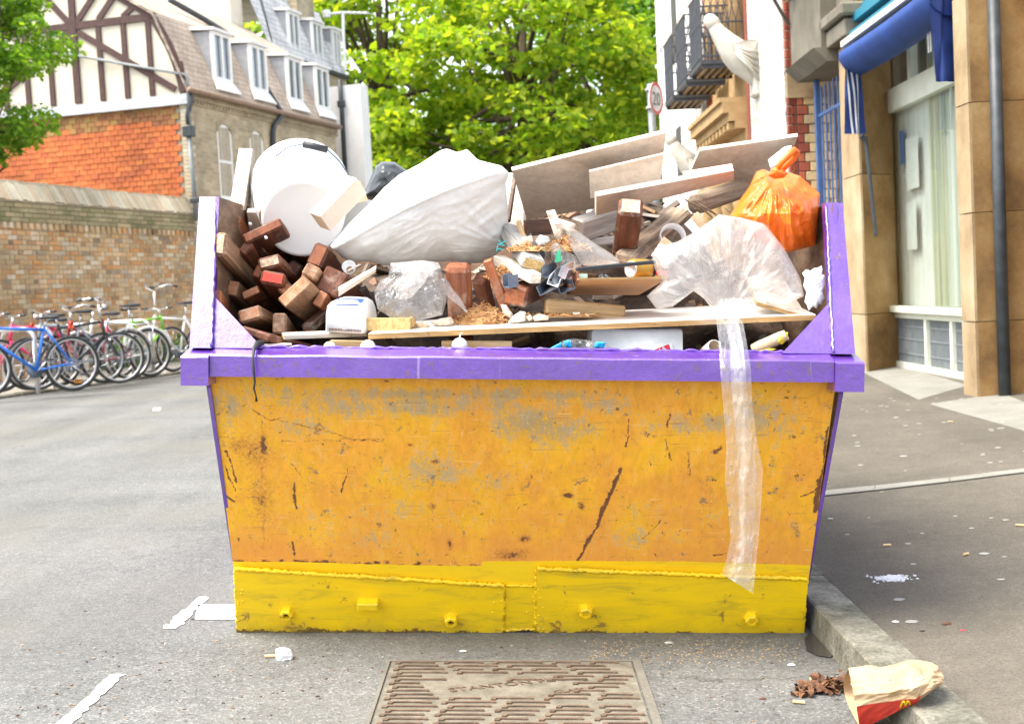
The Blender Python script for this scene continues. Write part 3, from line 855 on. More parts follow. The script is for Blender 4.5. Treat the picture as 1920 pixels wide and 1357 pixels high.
# ================================================================== RIGHT SIDE: shop and the houses beyond
M_SAND = mat("sandstone_ochre", [(0.10, 0.05, 0.018), (0.27, 0.15, 0.05), (0.38, 0.25, 0.11)], 1.6, 0.85, 0.25, 0.006, fine=(50, .12), tint=.07)
M_SANDL = mat("sandstone_pale", [(0.20, 0.13, 0.06), (0.36, 0.26, 0.145), (0.46, 0.36, 0.23)], 1.5, 0.85, 0.2, 0.005, fine=(50, .08), tint=.06)
M_GREYST = mat("grey_stone", [(0.11, 0.095, 0.07), (0.20, 0.18, 0.14)], 3, 0.9, 0.25, 0.005, fine=(60, .12))
M_TERRA = mat("buff_terracotta", [(0.34, 0.21, 0.085), (0.50, 0.34, 0.165)], 4, 0.8, 0.2, 0.006, fine=(60, .08))
M_CREAMP = mat("cream_frame_paint", [(0.56, 0.58, 0.47), (0.68, 0.70, 0.60)], 5, 0.5, 0.08, 0.002)
M_AWN = mat("blue_awning_cloth", [(0.004, 0.030, 0.16), (0.007, 0.052, 0.25)], 4, 0.7, 0.2, 0.006, fine=(80, .05))
M_AWND = mat("navy_awning_cloth", [(0.008, 0.025, 0.14), (0.015, 0.05, 0.24)], 4, 0.7, 0.2, 0.006)
M_TEALP = flat("teal_fascia", (0.012, 0.17, 0.26), 0.5)
M_SIGNG = flat("pale_green_fascia", (0.55, 0.72, 0.50), 0.5)
M_BLUEP = mat("blue_iron_paint", [(0.035, 0.08, 0.22), (0.06, 0.13, 0.32)], 10, 0.5, 0.15, 0.003)
M_YBR = mat_brick("yellow_brick", [(0.52, 0.38, 0.20), (0.60, 0.46, 0.26), (0.46, 0.33, 0.17), (0.56, 0.43, 0.27)])
M_RBR = mat_brick("red_brick", [(0.34, 0.08, 0.045), (0.26, 0.06, 0.04), (0.42, 0.11, 0.055), (0.20, 0.05, 0.04)])
M_BLKIRON = mat("black_ironwork", [(0.03, 0.035, 0.045), (0.07, 0.075, 0.09)], 10, 0.5, 0.1, 0.002)
M_ROUGH = mat("white_roughcast", [(0.36, 0.33, 0.29), (0.56, 0.53, 0.48), (0.62, 0.59, 0.54)], 11, 0.95, 1.0, 0.05, detail=3, stretch=(1, 1.6, 1))
M_STAT = mat("pale_carved_stone", [(0.46, 0.43, 0.36), (0.62, 0.59, 0.53)], 8, 0.9, 0.3, 0.01)
M_CURT = mat("striped_curtain", [(0.30, 0.33, 0.22), (0.62, 0.62, 0.50), (0.76, 0.75, 0.66)], 9, 0.9, 0.3, 0.01, stretch=(.2, 4, .02), hard=(.35, .65))
M_SGLASS = mat_glass("shop_glass", (0.92, 0.95, 0.93), 0.5)
M_PLASTG = mat("pale_grey_plastic", [(0.6, 0.6, 0.6), (0.72, 0.72, 0.72)], 6, 0.4, 0.05, 0.001)
M_DARKIN = flat("dark_shop_inside", (0.06, 0.06, 0.055), 0.9)
def RB(b, n, m, parent, smooth=False): return b.build(n, m, parent, smooth, local=True)
# ---- shop with ochre stone piers
shop = thing("shop", "ochre stone shop front with tall cream-framed window", "shop", mat=MR)
def pier(y0, y1, x1, joints, splay=0.0, face=M_SAND, zt=4.6):
    zs = [-.3] + joints + [zt]
    for i in range(len(zs) - 1):
        j = .006
        b = MB()
        b.prism([(0, y0, zs[i] + j), (x1, y0 + splay, zs[i] + j), (x1, y1, zs[i] + j), (0, y1, zs[i] + j)], (0, 0, zs[i + 1] - zs[i] - j))
        RB(b, "pier_stone", face, shop)
    RB(MB().span((.02, y0 + .02 + splay, -.3), (x1 + .1, y1 - .02, zt)), "pier_core", M_GREYST, shop)
pier(-.21, .10, .42, [.55, 1.35, 2.15, 2.95])
pier(2.98, 3.68, .40, [.55, 1.9], .35)
for z0, z1 in ((-.3, .55), (.556, 1.35), (1.356, 2.15), (2.156, 2.95), (2.956, 4.6)):
    RB(MB().span((-.02, -.205, z0), (-.001, .095, z1 - .003)), "lit_face", M_SANDL, shop)  # same pier stone, coloured lighter where light falls on the street side
RB(MB().span((.02, 3.02, -.3), (.04, 3.06, .1)), "base_stone", M_GREYST, shop)
for z0, z1 in ((-.3, .55), (.556, 1.9), (1.906, 3.2)):
    RB(MB().span((-.02, 2.985, z0), (-.001, 3.675, z1 - .003)), "lit_face", M_SANDL, shop)  # street side of the far pier, its light put into a paler stone colour
# second pier flank behind the downpipe, then the doorway
for z0, z1 in ((-.3, .55), (.556, 1.35), (1.356, 2.15), (2.156, 4.6)):
    RB(MB().span((.42, -.45, z0), (.62, .1, z1 - .003)), "pier_stone", M_SAND, shop)
RB(MB().tube([(.16, -.27, -.02), (.16, -.27, 2.95)], .045, 10), "downpipe", M_PIPE, shop, True)
RB(MB().tube([(.17, -.235, 2.95), (.17, -.235, 4.6)], .018, 8), "cable_pipe", M_PIPE, shop, True)
dr = RB(MB().span((.64, -.9, -.1), (.70, -.42, 3.2)), "door", M_BLKIRON, shop)
RB(MB().span((.60, -.46, -.1), (.64, -.40, 3.4)).span((.60, -.95, 2.1), (.64, -.46, 2.2)), "frame", M_WHITE, shop, )
RB(MB().lathe([(.001, 0), (.03, .01), (.03, .03), (.001, .04)], 12, Matrix.Translation((.62, -.5, .55))), "handle", M_PLASTG, dr, True)
RB(MB().span((.72, -3, -.2), (.78, -.95, 4.6)), "door_glass", M_DARKIN, shop)
# the window: stall riser with grilles, big pane, transom with small panes
WX, WY0, WY1 = .38, .90, 3.42
wf = RB(MB().span((WX - .03, WY0, .0), (WX + .05, WY1, .07)).span((WX - .03, WY0, .50), (WX + .05, WY1, .56)).span((WX - .03, WY1 - .07, .07), (WX + .05, WY1, .50)).span((WX - .03, WY1 - .07, .56), (WX + .05, WY1, 3.25))
        .span((WX - .03, WY0, 2.50), (WX + .05, WY1 - .07, 2.72)).span((WX - .03, WY0, 3.18), (WX + .05, WY1 - .07, 3.25)), "window", M_CREAMP, shop)
RB(MB().span((WX - .09, WY0, .56), (WX - .03, WY1 + .05, .62)), "sill", M_CREAMP, shop, False)
for yy in (1.55, 2.30):
    RB(MB().span((WX - .028, yy - .035, .07), (WX + .04, yy + .035, .50)), "riser_post", M_CREAMP, wf)
for yy in (1.75, 2.55):
    RB(MB().span((WX - .028, yy - .05, 2.72), (WX + .04, yy + .05, 3.18)), "mullion", M_CREAMP, wf)
RB(MB().span((WX + .01, WY0, .62), (WX + .018, WY1 - .07, 2.50)), "pane", M_SGLASS, wf)
for a, c in ((WY0, 1.70), (1.80, 2.50), (2.60, WY1 - .07)):
    RB(MB().span((WX + .01, a, 2.72), (WX + .018, c, 3.18)), "pane", M_SGLASS, wf)
b = MB(); y = WY0
while y < WY1 - .07:
    b.box((WX + .01, y, .285), (.012, .016, .43)); y += .032
for zz in (.16, .30, .42): b.box((WX + .004, (WY0 + WY1) / 2 - .03, zz), (.012, WY1 - WY0 - .08, .012))
tag(RB(b, "grille_bars", M_PIPEG, wf), kind="stuff")
RB(MB().span((WX + .05, WY0, .05), (WX + .07, WY1, .52)), "riser_back", M_PIPEG, wf)
def curtain_pt(u, v):
    y = .95 + u * 1.30
    return Vector((WX + .08 + .03 * math.sin(u * 95) + .01 * math.sin(u * 41 + 2), y, .62 + v * 2.5))
cu = MB().grid(curtain_pt, 240, 3)
RB(cu, "curtain", M_CURT, wf, True)
RB(MB().grid(lambda u, v: Vector((WX + .07 + .004 * math.sin(u * 40), 2.28 + u * 1.06, .62 + v * 1.9)), 60, 3), "reflection_sheet", M_WREND, wf, True)  # added white sheet, stands in for the bright reflection in the glass
RB(MB().span((WX + 1.2, WY0 - 1, 0), (WX + 1.25, WY1 + .3, 3.3)).span((WX + .06, WY1 + .0, 0), (WX + 1.2, WY1 + .04, 3.3)), "room_wall", M_DARKIN, wf)
for q in ((2.62, 2.95, 1.15, 1.60), (2.5, 2.9, 1.72, 2.2)):
    RB(MB().span((WX + .0195, q[0], q[2]), (WX + .021, q[1], q[3])), "notice", M_WHITE, wf)
RB(MB().span((WX + .03, 3.0, 1.98), (WX + .034, 3.12, 2.3)), "notice", flat("blue_notice", (.02, .2, .6)), wf)
RB(MB().span((.30, WY0, -.25), (.46, WY1 + .05, -.002)), "plinth", M_WREND, shop)
RB(MB().span((.30, -.95, 3.30), (.60, 3.7, 4.6)), "upper_wall", M_GREYST, shop)
RB(MB().span((.10, .10, 3.42), (.30, 3.0, 4.2)), "fascia", M_SIGNG, shop)
RB(MB().span((-.05, .10, 3.34), (.10, 3.05, 3.42)).span((.02, .10, 3.42), (.10, 3.05, 3.50)), "fascia_rail", M_TEALP, shop)
RB(MB().cbox((.10, 3.33, 3.30), (.46, .78, .16), .01), "capital", M_GREYST, shop)
RB(MB().cbox((.12, 3.33, 3.46), (.60, .92, .12), .02), "capital", M_GREYST, shop)
RB(MB().cbox((.14, 3.33, 4.0), (.36, .62, 1.0), .02), "upper_pier", M_GREYST, shop)
# ---- awning, rolled half in, with hanging side cloths
aw = thing("awning", "blue shop awning with striped side cloths above the window", "awning", mat=MR)
A0, A1 = .12, 2.96
b = MB()
sec = [(-.13, 3.10), (-.19, 3.05), (-.19, 2.98), (-.14, 2.90), (-.06, 2.85), (.03, 2.84), (.10, 2.90), (.16, 3.05)]
b.grid(lambda u, v: Vector((sec[min(7, int(round(v * 7)))][0], A0 + (A1 - A0) * u, sec[min(7, int(round(v * 7)))][1] - .02 * math.sin(u * math.pi))), 30, 8)
RB(b, "cloth", M_AWN, aw, True)
RB(MB().span((-.17, A0, 3.105), (-.09, A1, 3.16)), "front_bar", M_CREAMP, aw)
RB(MB().span((-.09, A0, 3.165), (.02, A1, 3.24)), "roller_box", M_TEALP, aw)
def flap(y, seed, xw, zb, mats):
    def pt(u, v):
        return Vector((-.16 + xw * u + .02 * math.sin(u * 9 + v * 2 + seed), y + .07 * (u - .5) + .03 * noise.noise(Vector((u * 3, v * 3, seed))), 3.08 - (3.08 - zb) * v - .1 * u * (1 - v)))
    return MB().grid(pt, 24, 24)
fl = RB(flap(A1 - .02, 2, .20, 2.28, None), "side_cloth", M_AWND, aw, True)
for k in range(4):
    u0 = .28 + k * .15
    def st(u, v, u0=u0):
        uu = u0 + u * .05 - .06 * (1 - v)
        p = Vector((-.16 + .20 * uu + .02 * math.sin(uu * 9 + v * 2 + 2), A1 - .02 + .07 * (uu - .5) + .03 * noise.noise(Vector((uu * 3, v * 3, 2))), 3.08 - .80 * v - .1 * uu * (1 - v)))
        return p + Vector((0, -.008, 0))
    RB(MB().grid(st, 4, 24), "white_stripe", M_WHITE, fl, True)
RB(flap(A0 + .05, 5, .20, 2.36, None), "side_cloth", M_AWND, aw, True)
for k in range(2):
    RB(MB().tube([(.0, A0 + .60 + k * .06, 2.84), (.01, A0 + .62 + k * .06, 2.68)], .006, 5), "cord", M_WHITE, aw)
RB(MB().tube([(-.02, A1 - .05, 2.26), (.02, A1 - .03, 2.22)], .025, 8), "arm_joint", M_PIPE, aw)
RB(MB().tube([(.03, A1 - .03, 2.25), (.10, A1 - .02, 1.3)], .018, 6), "arm", M_PIPE, aw)
# ---- stone lintel and blue gate in the alley
al = thing("stone_lintel", "grey moulded stone lintel over the blue gate left of the shop", "lintel", mat=MR)
RB(MB().add([(-.12, 3.72, 3.10), (-.12, 5.2, 3.10), (-.26, 5.2, 3.24), (-.26, 3.72, 3.24), (.5, 3.72, 3.10), (.5, 5.2, 3.10), (.5, 5.2, 3.24), (.5, 3.72, 3.24)],
            [(0, 1, 2, 3), (7, 6, 5, 4), (0, 4, 5, 1), (1, 5, 6, 2), (2, 6, 7, 3), (3, 7, 4, 0)]), "lower_moulding", M_GREYST, al)
RB(MB().span((-.18, 3.72, 3.24), (.5, 5.2, 4.0)), "frieze", M_GREYST, al)
RB(MB().add([(-.2, 3.72, 4.0), (-.2, 5.25, 4.0), (-.42, 5.25, 4.25), (-.42, 3.72, 4.25), (.5, 3.72, 4.0), (.5, 5.25, 4.0), (.5, 5.25, 4.25), (.5, 3.72, 4.25)],
            [(0, 1, 2, 3), (7, 6, 5, 4), (0, 4, 5, 1), (1, 5, 6, 2), (2, 6, 7, 3), (3, 7, 4, 0)]), "cornice", M_SANDL, al)
RB(MB().tube([(-.2, 5.2, 3.75), (-.45, 4.9, 4.05), (-.5, 4.5, 4.12), (-.35, 4.1, 3.98)], .02, 6), "lamp_arm", M_PIPEG, al, True)
gt = thing("iron_gate", "blue painted iron bar gate in the alley", "gate", mat=MR)
for k in range(6):
    RB(MB().tube([(.06, 3.9 + k * .19, -.05), (.06, 3.9 + k * .19, 3.0)], .012, 6), "bar", M_BLUEP, gt)
RB(MB().cbox((.05, 5.02, 1.5), (.06, .06, 3.2), .008), "post", M_BLUEP, gt)
for z in (.4, 1.45, 2.7): RB(MB().cbox((.065, 4.45, z), (.03, 1.1, .035), .004), "cross_rail", M_BLUEP, gt)
RB(MB().cbox((.03, 4.98, 1.5), (.1, .1, .1), .01), "lock", M_BLUEP, gt)
# ---- brick house with roughcast front, arched doorway and balconies
hd = thing("brick_house", "red and yellow brick house with white roughcast front beyond the alley", "house", mat=MR)
DY, DX0, DX1 = 5.55, -.15, 1.2
RB(MB().span((DX0 + .03, DY + .04, -.2), (DX1, 13.0, 9)), "wall_core", M_MORT, hd)
RB(MB().span((.40, 3.72, -.2), (.5, DY + .04, 3.1)), "alley_wall", M_YSTOCK, hd)
z = -.05; k = 0
ys = {}
def brk(w, m, nm):
    kk = (round(w, 3), nm)
    if kk not in ys:
        b = MB(); b.cbox((0, 0, 0), (w, .05, .098), .006); ys[kk] = b.mesh(nm, m)
    return ys[kk]
while z < 5.0:
    stone = 2.98 < z < 3.28
    if not stone:
        wr = .12 if k % 2 else .065
        put("red_brick", brk(wr, M_RBR, "red_brick"), hd, Matrix.Translation((DX0 + .09 + wr / 2, DY + .02 + rb.uniform(-.004, .004), z)))
        x = DX0 + .09 + wr + .01
        w2 = .215 if k % 2 else .16
        while x < .34:
            ww = min(w2, .38 - x)
            put("yellow_brick" if z < 3 else "red_brick", brk(ww, M_YBR if z < 3 else M_RBR, "yellow_brick" if z < 3 else "dark_red_brick"), hd, Matrix.Translation((x + ww / 2, DY + .02 + rb.uniform(-.004, .004), z)))
            x += ww + .01
        for q in range(3):
            put("roll_brick", brk(.035, M_RBR, "roll_brick"), hd, Matrix.Translation((DX0 - .01 + q * .035, DY + .01 + .012 * q, z)) )
    z += .107; k += 1
RB(MB().span((DX0 - .02, DY - .02, 2.98), (.38, DY + .05, 3.26)), "stone_band", M_SANDL, hd)
RB(MB().span((DX0 - .03, DY + .08, -.2), (DX0 + .03, 7.9, 9)), "roughcast_panel", M_ROUGH, hd)
for a, c in ((7.92, 8.1), (11.45, 11.75)):
    RB(MB().span((DX0 - .04, a, -.2), (DX0 + .03, c, 9)), "red_strip", M_RBR, hd)
RB(MB().span((DX0 + .0, 8.1, -.2), (DX0 + .03, 11.45, 9)), "doorway_panel", M_TERRA, hd)
for k in range(9):
    RB(MB().tube([(DX0 - .02, 8.3 + k * .38, 3.9), (DX0 - .02, 8.3 + k * .38, 6.5)], .06, 8), "fluting", M_TERRA, hd, True)
for k, (z0, z1, pr_) in enumerate(((2.35, 2.52, .10), (2.52, 2.60, .16), (2.60, 2.95, .06), (2.95, 3.05, .20), (3.05, 3.16, .28), (3.16, 3.30, .36), (3.30, 3.36, .40))):
    RB(MB().span((DX0 - pr_, 8.12, z0), (DX0 - .001, 11.44, z1)), "cornice_moulding", M_TERRA, hd)
for yy in (8.3, 9.3, 10.3, 11.2):
    cp_ = RB(MB().lathe([(.11, -.2), (.11, 1.9), (.13, 1.95), (.12, 2.0), (.17, 2.15), (.2, 2.3), (.2, 2.35)], 14, Matrix.Translation((DX0 - .12, yy, 0))), "column", M_TERRA, hd, True)
RB(MB().span((DX0 - .006, 8.55, 0), (DX0 + .0, 11.0, 2.2)), "door_recess", M_DARKIN, hd)
for k in range(10):
    RB(MB().cbox((DX0 - .22, 8.3 + k * .34, 2.99), (.12, .14, .10), .01), "modillion", M_TERRA, hd)
RB(MB().span((DX0 - .02, 11.75, -.2), (DX0 + .03, 13.0, 9)), "roughcast_panel", M_ROUGH, hd)
# balconies
def balcony(y0, y1, z, label):
    r = thing("balcony", label, "balcony", mat=MR, group="iron balconies over the doorway")
    x0, x1 = DX0 - .62, DX0 - .04
    RB(MB().span((x0, y0, z - .05), (x1, y1, z)).span((x0 + .02, y0 + .02, z - .10), (x1, y0 + .07, z - .05)).span((x0 + .02, y1 - .07, z - .10), (x1, y1 - .02, z - .05)), "slab", M_BLKIRON, r)
    for k in range(5):
        RB(MB().box((x0 + .1 + k * .1, (y0 + y1) / 2, z - .075), (.04, (y1 - y0) - .16, .03)), "floor_slat", M_SANDL, r)
    for zz in (z + .06, z + .5, z + .92):
        RB(MB().tube([(x1, y0 + .02, zz), (x0 + .02, y0 + .02, zz), (x0 + .02, y1 - .02, zz), (x1, y1 - .02, zz)], .014, 6), "rail", M_BLKIRON, r)
    b = MB()
    n = 6
    for k in range(n + 1):
        x = x0 + .02 + (x1 - x0 - .02) * k / n
        for yy in (y0 + .02, y1 - .02): b.tube([(x, yy, z), (x, yy, z + .5)], .009, 5)
        if k < n:
            xm = x + (x1 - x0) / n
            for yy in (y0 + .02, y1 - .02):
                b.tube([(x, yy, z + .5), (xm, yy, z + .92)], .007, 5); b.tube([(xm, yy, z + .5), (x, yy, z + .92)], .007, 5)
    m_ = 14
    for k in range(m_ + 1):
        yy = y0 + .02 + (y1 - y0 - .04) * k / m_
        b.tube([(x0 + .02, yy, z), (x0 + .02, yy, z + .92)], .008, 5)
    RB(b, "baluster_grid", M_BLKIRON, r)
    return r
zb_ = 3.86
balcony(8.15, 9.25, zb_, "nearest black iron balcony, over the doorway's near side")
balcony(9.75, 10.85, zb_, "middle black iron balcony over the doorway")
balcony(11.35, 12.45, zb_, "farthest black iron balcony beside the white house")
# winged carved beasts
def beast(y, z, s, label):
    r = thing("carved_beast", label, "carving", mat=MR, group="carved winged beasts on the house front")
    X = DX0 - .02
    def P(a, h, w=0.0): return Vector((X - a * s, y + w * s, z + h * s))
    RB(MB().tube([P(0, -.56), P(.12, -.28), P(.28, .0), P(.46, .24), P(.64, .46), P(.78, .66), P(.86, .80)], [.04 * s, .16 * s, .30 * s, .30 * s, .22 * s, .16 * s, .13 * s], 14), "body", M_STAT, r, True)
    RB(MB().tube([P(.80, .72), P(.88, .84), P(.96, .94), P(1.0, 1.0)], [.12 * s, .16 * s, .13 * s, .05 * s], 10), "head", M_STAT, r, True)
    for sg in (-1, 1):
        pts = [P(.0, -.50, .16 * sg), P(.26, -.16, .28 * sg), P(.50, .14, .30 * sg), P(.56, .34, .30 * sg), P(.30, .40, .30 * sg), P(.0, .42, .26 * sg)]
        b = MB(); b.prism(pts, (0, .05 * s, 0)); wg = RB(b, "wing", M_STAT, r)
        for k in range(5):
            t = k / 5
            RB(MB().tube([P(.02, -.40 + .7 * t, .26 * sg), P(.22 + .08 * t, -.14 + .42 * t, .36 * sg), P(.50, .14 + .2 * t, .36 * sg)], [.015 * s, .03 * s, .02 * s], 6), "feather", M_STAT, wg, True)
        pass
    RB(MB().cbox((X - .03, y, z - .1), (.1, .5 * s, 1.1 * s), .03), "corbel", M_STAT, r)
beast(7.35, 3.68, .62, "near carved winged beast reaching out from the roughcast front")
beast(12.2, 2.72, .62, "farther carved winged beast below the last balcony")
# white house at the end of the terrace, lamp and signs
hw = thing("white_terrace_house", "white painted house at the far end of the right terrace", "house", mat=MR)
RB(MB().span((DX0 - .05, 13.05, -.2), (3, 18.4, 10)), "wall", M_WREND, hw)
for zz in (1.2, 2.3, 3.4, 4.5, 5.6): RB(MB().span((DX0 - .056, 13.05, zz), (DX0 - .05, 18.4, zz + .02)), "stone_joint", M_SANDL, hw)
for z0 in (2.6, 5.0): RB(MB().span((DX0 - .065, 15.0, z0), (DX0 - .05, 15.7, z0 + 1.2)), "window", M_DARKIN, hw)
RB(MB().span((DX0 - .25, 14.2, 1.55), (DX0 - .05, 18.4, 1.75)), "shop_cornice", M_SANDL, hw)
RB(MB().span((DX0 - .07, 14.5, .2), (DX0 - .05, 18.2, 1.5)), "shop_window", M_DARKIN, hw)
RB(MB().tube([(DX0 - .1, 17, .1), (DX0 - .1, 17, 1.5)], .03, 6), "drain", M_BLUEP, hw)
lp_ = thing("wall_lamp", "white globe wall lamp at the far end of the terrace", "lamp", mat=MR)
q = on(MR, 1250, 85, 1, 17.5)
MB().lathe([(.001, -.17), (.14, -.12), (.2, 0), (.14, .12), (.001, .17)], 16, Matrix.Translation(q)).build("globe", M_PLASTG, lp_, True, local=True)
MB().tube([q + Vector((.15, 0, 0)), Vector((DX0, q.y, q.z))], .02, 6).build("bracket", M_PIPEG, lp_, local=True)
sg = thing("hanging_sign", "small blue and white projecting sign on the far house", "sign", mat=MR)
q0, q1 = on(MR, 1262, 142, 1, 16), on(MR, 1273, 178, 1, 16)
MB().span((q0.x, 16, q1.z), (q1.x, 16.04, q0.z)).build("sign_panel", flat("sign_blue", (.01, .12, .62)), sg, local=True)
MB().span((q0.x, 16, q1.z - .32), (q1.x + .05, 16.04, q1.z - .004)).build("lower_panel", flat("sign_pale_blue", (.35, .68, .9)), sg, local=True)
MB().span((q0.x + .04, 15.992, (q0.z + q1.z) / 2 - .02), (q1.x - .02, 16, (q0.z + q1.z) / 2 + .06)).build("emblem", M_WHITE, sg, local=True)
MB().tube([(q1.x, 16.02, q0.z - .05), (DX0, 16.02, q0.z - .05)], .015, 6).build("bracket", M_PIPEG, sg, local=True)
# speed sign on its post
sp = thing("speed_limit_sign", "round 20 speed limit sign with red border on a grey post", "sign", mat=Matrix.Translation((2.53, 23.3, pz(2.53))) @ Matrix.Rotation(R(-3), 4, 'Y'))
spI = MW[sp].inverted()
zt = (spI @ W(1216, 158, 23.3)).z
MB().tube([(0, 0, -.1), (0, 0, zt)], .062, 12).build("post", M_PIPEG, sp, True, local=True)
zc_ = (spI @ W(1226, 186, 23.3)).z
Ms = Matrix.Translation((.072, -.042, zc_)) @ Matrix.Rotation(R(60), 4, 'Z') @ Matrix.Rotation(R(90), 4, 'X')
MB().lathe([(.001, 0), (.27, 0), (.27, .012), (.001, .012)], 40, Ms).build("sign_disc", flat("sign_grey_white", (.62, .63, .62)), sp, local=True)
MB().lathe([(.215, .0125), (.215, .0165), (.272, .0165), (.272, .0125)], 40, Ms).build("red_ring", flat("sign_red", (.5, .02, .03)), sp, local=True)
lettering("20", .32, MW[sp] @ Ms @ Matrix.Translation((0, -.115, .0165)), M_BLKIRON, sp, .004, "numerals")
for dz in (.16, -.14): MB().cbox((0, 0, zc_ + dz), (.17, .17, .03), .004).build("clip", M_PLASTG, sp, local=True)
# ================================================================== TREES
M_BARK = mat("bark", [(0.05, 0.035, 0.025), (0.13, 0.09, 0.06)], 6, 0.95, 0.8, 0.03, stretch=(1, 1, .3), fine=(40, .2))
M_LEAFA = mat_leaf("lime_leaves", [(0.11, 0.22, 0.02), (0.19, 0.32, 0.025), (0.30, 0.41, 0.03), (0.42, 0.48, 0.06)], .58)
M_LEAFB = mat_leaf("dark_leaves", [(0.06, 0.15, 0.02), (0.10, 0.22, 0.025), (0.16, 0.30, 0.03), (0.24, 0.38, 0.04)], .55)
def leaves_mesh(name, C, Rr, n, size, m, seed, flat_=0.6, droop=0.3):
    """many small folded leaves in clumps"""
    g = np.random.default_rng(seed)
    k = len(C)
    w = np.array(Rr) ** 2; w = w / w.sum()
    ci = g.choice(k, n, p=w)
    d = g.normal(size=(n, 3)); d /= np.linalg.norm(d, axis=1)[:, None]
    rad = np.array(Rr)[ci] * (0.35 + 0.75 * g.random(n) ** .5)
    pos = np.array(C)[ci] + d * rad[:, None] * np.array([1, 1, flat_])
    ax = g.normal(size=(n, 3)); ax[:, 2] = ax[:, 2] * .5 - droop; ax /= np.linalg.norm(ax, axis=1)[:, None]
    up = g.normal(size=(n, 3)) * .8; up[:, 2] += .9
    sd = np.cross(ax, up); sd /= np.linalg.norm(sd, axis=1)[:, None]
    nr = np.cross(sd, ax)
    s = size * (0.6 + 0.8 * g.random(n))[:, None]
    v = np.empty((n, 4, 3))
    v[:, 0] = pos; v[:, 1] = pos + ax * s * .5 + sd * s * .33 + nr * s * .08; v[:, 2] = pos + ax * s; v[:, 3] = pos + ax * s * .5 - sd * s * .33 + nr * s * .08
    me = bpy.data.meshes.new(name)
    me.vertices.add(n * 4); me.vertices.foreach_set("co", v.reshape(-1))
    me.loops.add(n * 6); me.polygons.add(n * 2)
    b = np.arange(n)[:, None] * 4
    me.loops.foreach_set("vertex_index", np.concatenate([b + [0, 1, 2], b + [0, 2, 3]], 1).reshape(-1).astype(np.int32))
    me.polygons.foreach_set("loop_start", np.arange(0, n * 6, 3, dtype=np.int32))
    me.update(calc_edges=True); me.validate()
    me.materials.append(m)
    return me
def tree(name, label, base, height, crown_c, crown_r, nclump, clump_r, nleaf, leaf, m, seed, trunk_r=.3, lo=-1.0, group=None, cluster=None):
    r = random.Random(seed)
    t = thing(name, label, "tree", base, group=group)
    B = Vector(base); cc = Vector(crown_c)
    C, RR = [], []
    limbs = MB()
    top = B.lerp(cc, .8)
    limbs.tube([B - Vector((0, 0, .2)), B.lerp(top, .4) + Vector((r.uniform(-.2, .2), r.uniform(-.2, .2), 0)), top, cc + Vector((0, 0, crown_r[2] * .5))], [trunk_r, trunk_r * .8, trunk_r * .55, trunk_r * .15], 10)
    for k in range(nclump):
        while True:
            d = Vector((r.gauss(0, 1), r.gauss(0, 1), r.gauss(0, 1))).normalized()
            if d.z > lo: break
        q = r.uniform(.45, 1.0) ** .6
        p = cc + Vector((d.x * crown_r[0], d.y * crown_r[1], d.z * crown_r[2])) * q
        C.append(p); RR.append(clump_r * r.uniform(.55, 1.25))
        if k % 3 == 0:
            a = B.lerp(cc + Vector((0, 0, crown_r[2] * .3)), r.uniform(.45, .95))
            mid = a.lerp(p, .5) + Vector((r.uniform(-.3, .3), r.uniform(-.3, .3), r.uniform(0, .5)))
            limbs.tube([a, mid, p], [trunk_r * .28, trunk_r * .16, trunk_r * .05], 6)
    limbs.build("trunk", M_BARK, t, True)
    me = leaves_mesh("crown", [c - B for c in C], RR, nleaf, leaf, m, seed)
    put("crown", me, t)
    return t
TG = "tall trees closing the street"
tree("lime_tree", "tall bright lime tree at the street's end beside the white block", (-3.6, 46, -.2), 14, (-4.4, 46, 7.6), (4.6, 3.5, 6.0), 130, .80, 17000, .27, M_LEAFA, 21, .4, -.9, TG)
tree("lime_tree", "broad yellow green lime tree in the middle of the street's end", (0.6, 43, -.1), 13, (0.3, 43, 6.6), (4.6, 3.2, 5.6), 140, .80, 19000, .26, M_LEAFA, 33, .42, -.9, TG)
tree("lime_tree", "darker tree behind the speed limit sign", (4.6, 50, 0), 14, (4.2, 50, 7.4), (4.2, 3.4, 5.8), 120, .85, 15000, .29, M_LEAFB, 45, .4, -.9, TG)
tree("plane_tree", "dark green tree mass behind the lime trees", (-.5, 60, 0), 15, (-.5, 60, 6.2), (9.5, 3, 6.0), 110, 1.0, 6000, .36, M_LEAFB, 57, .45, -.9, TG)
tb = MLI @ W(-40, 200, 22.5)
tree("garden_tree", "leafy green tree overhanging the brick wall at the upper left", tuple(W(-70, 700, 23.2)), 6, tuple(W(-45, 120, 22.8)), (1.34, 1.1, 1.85), 54, .42, 13000, .11, M_LEAFB, 62, .12, -1.0)
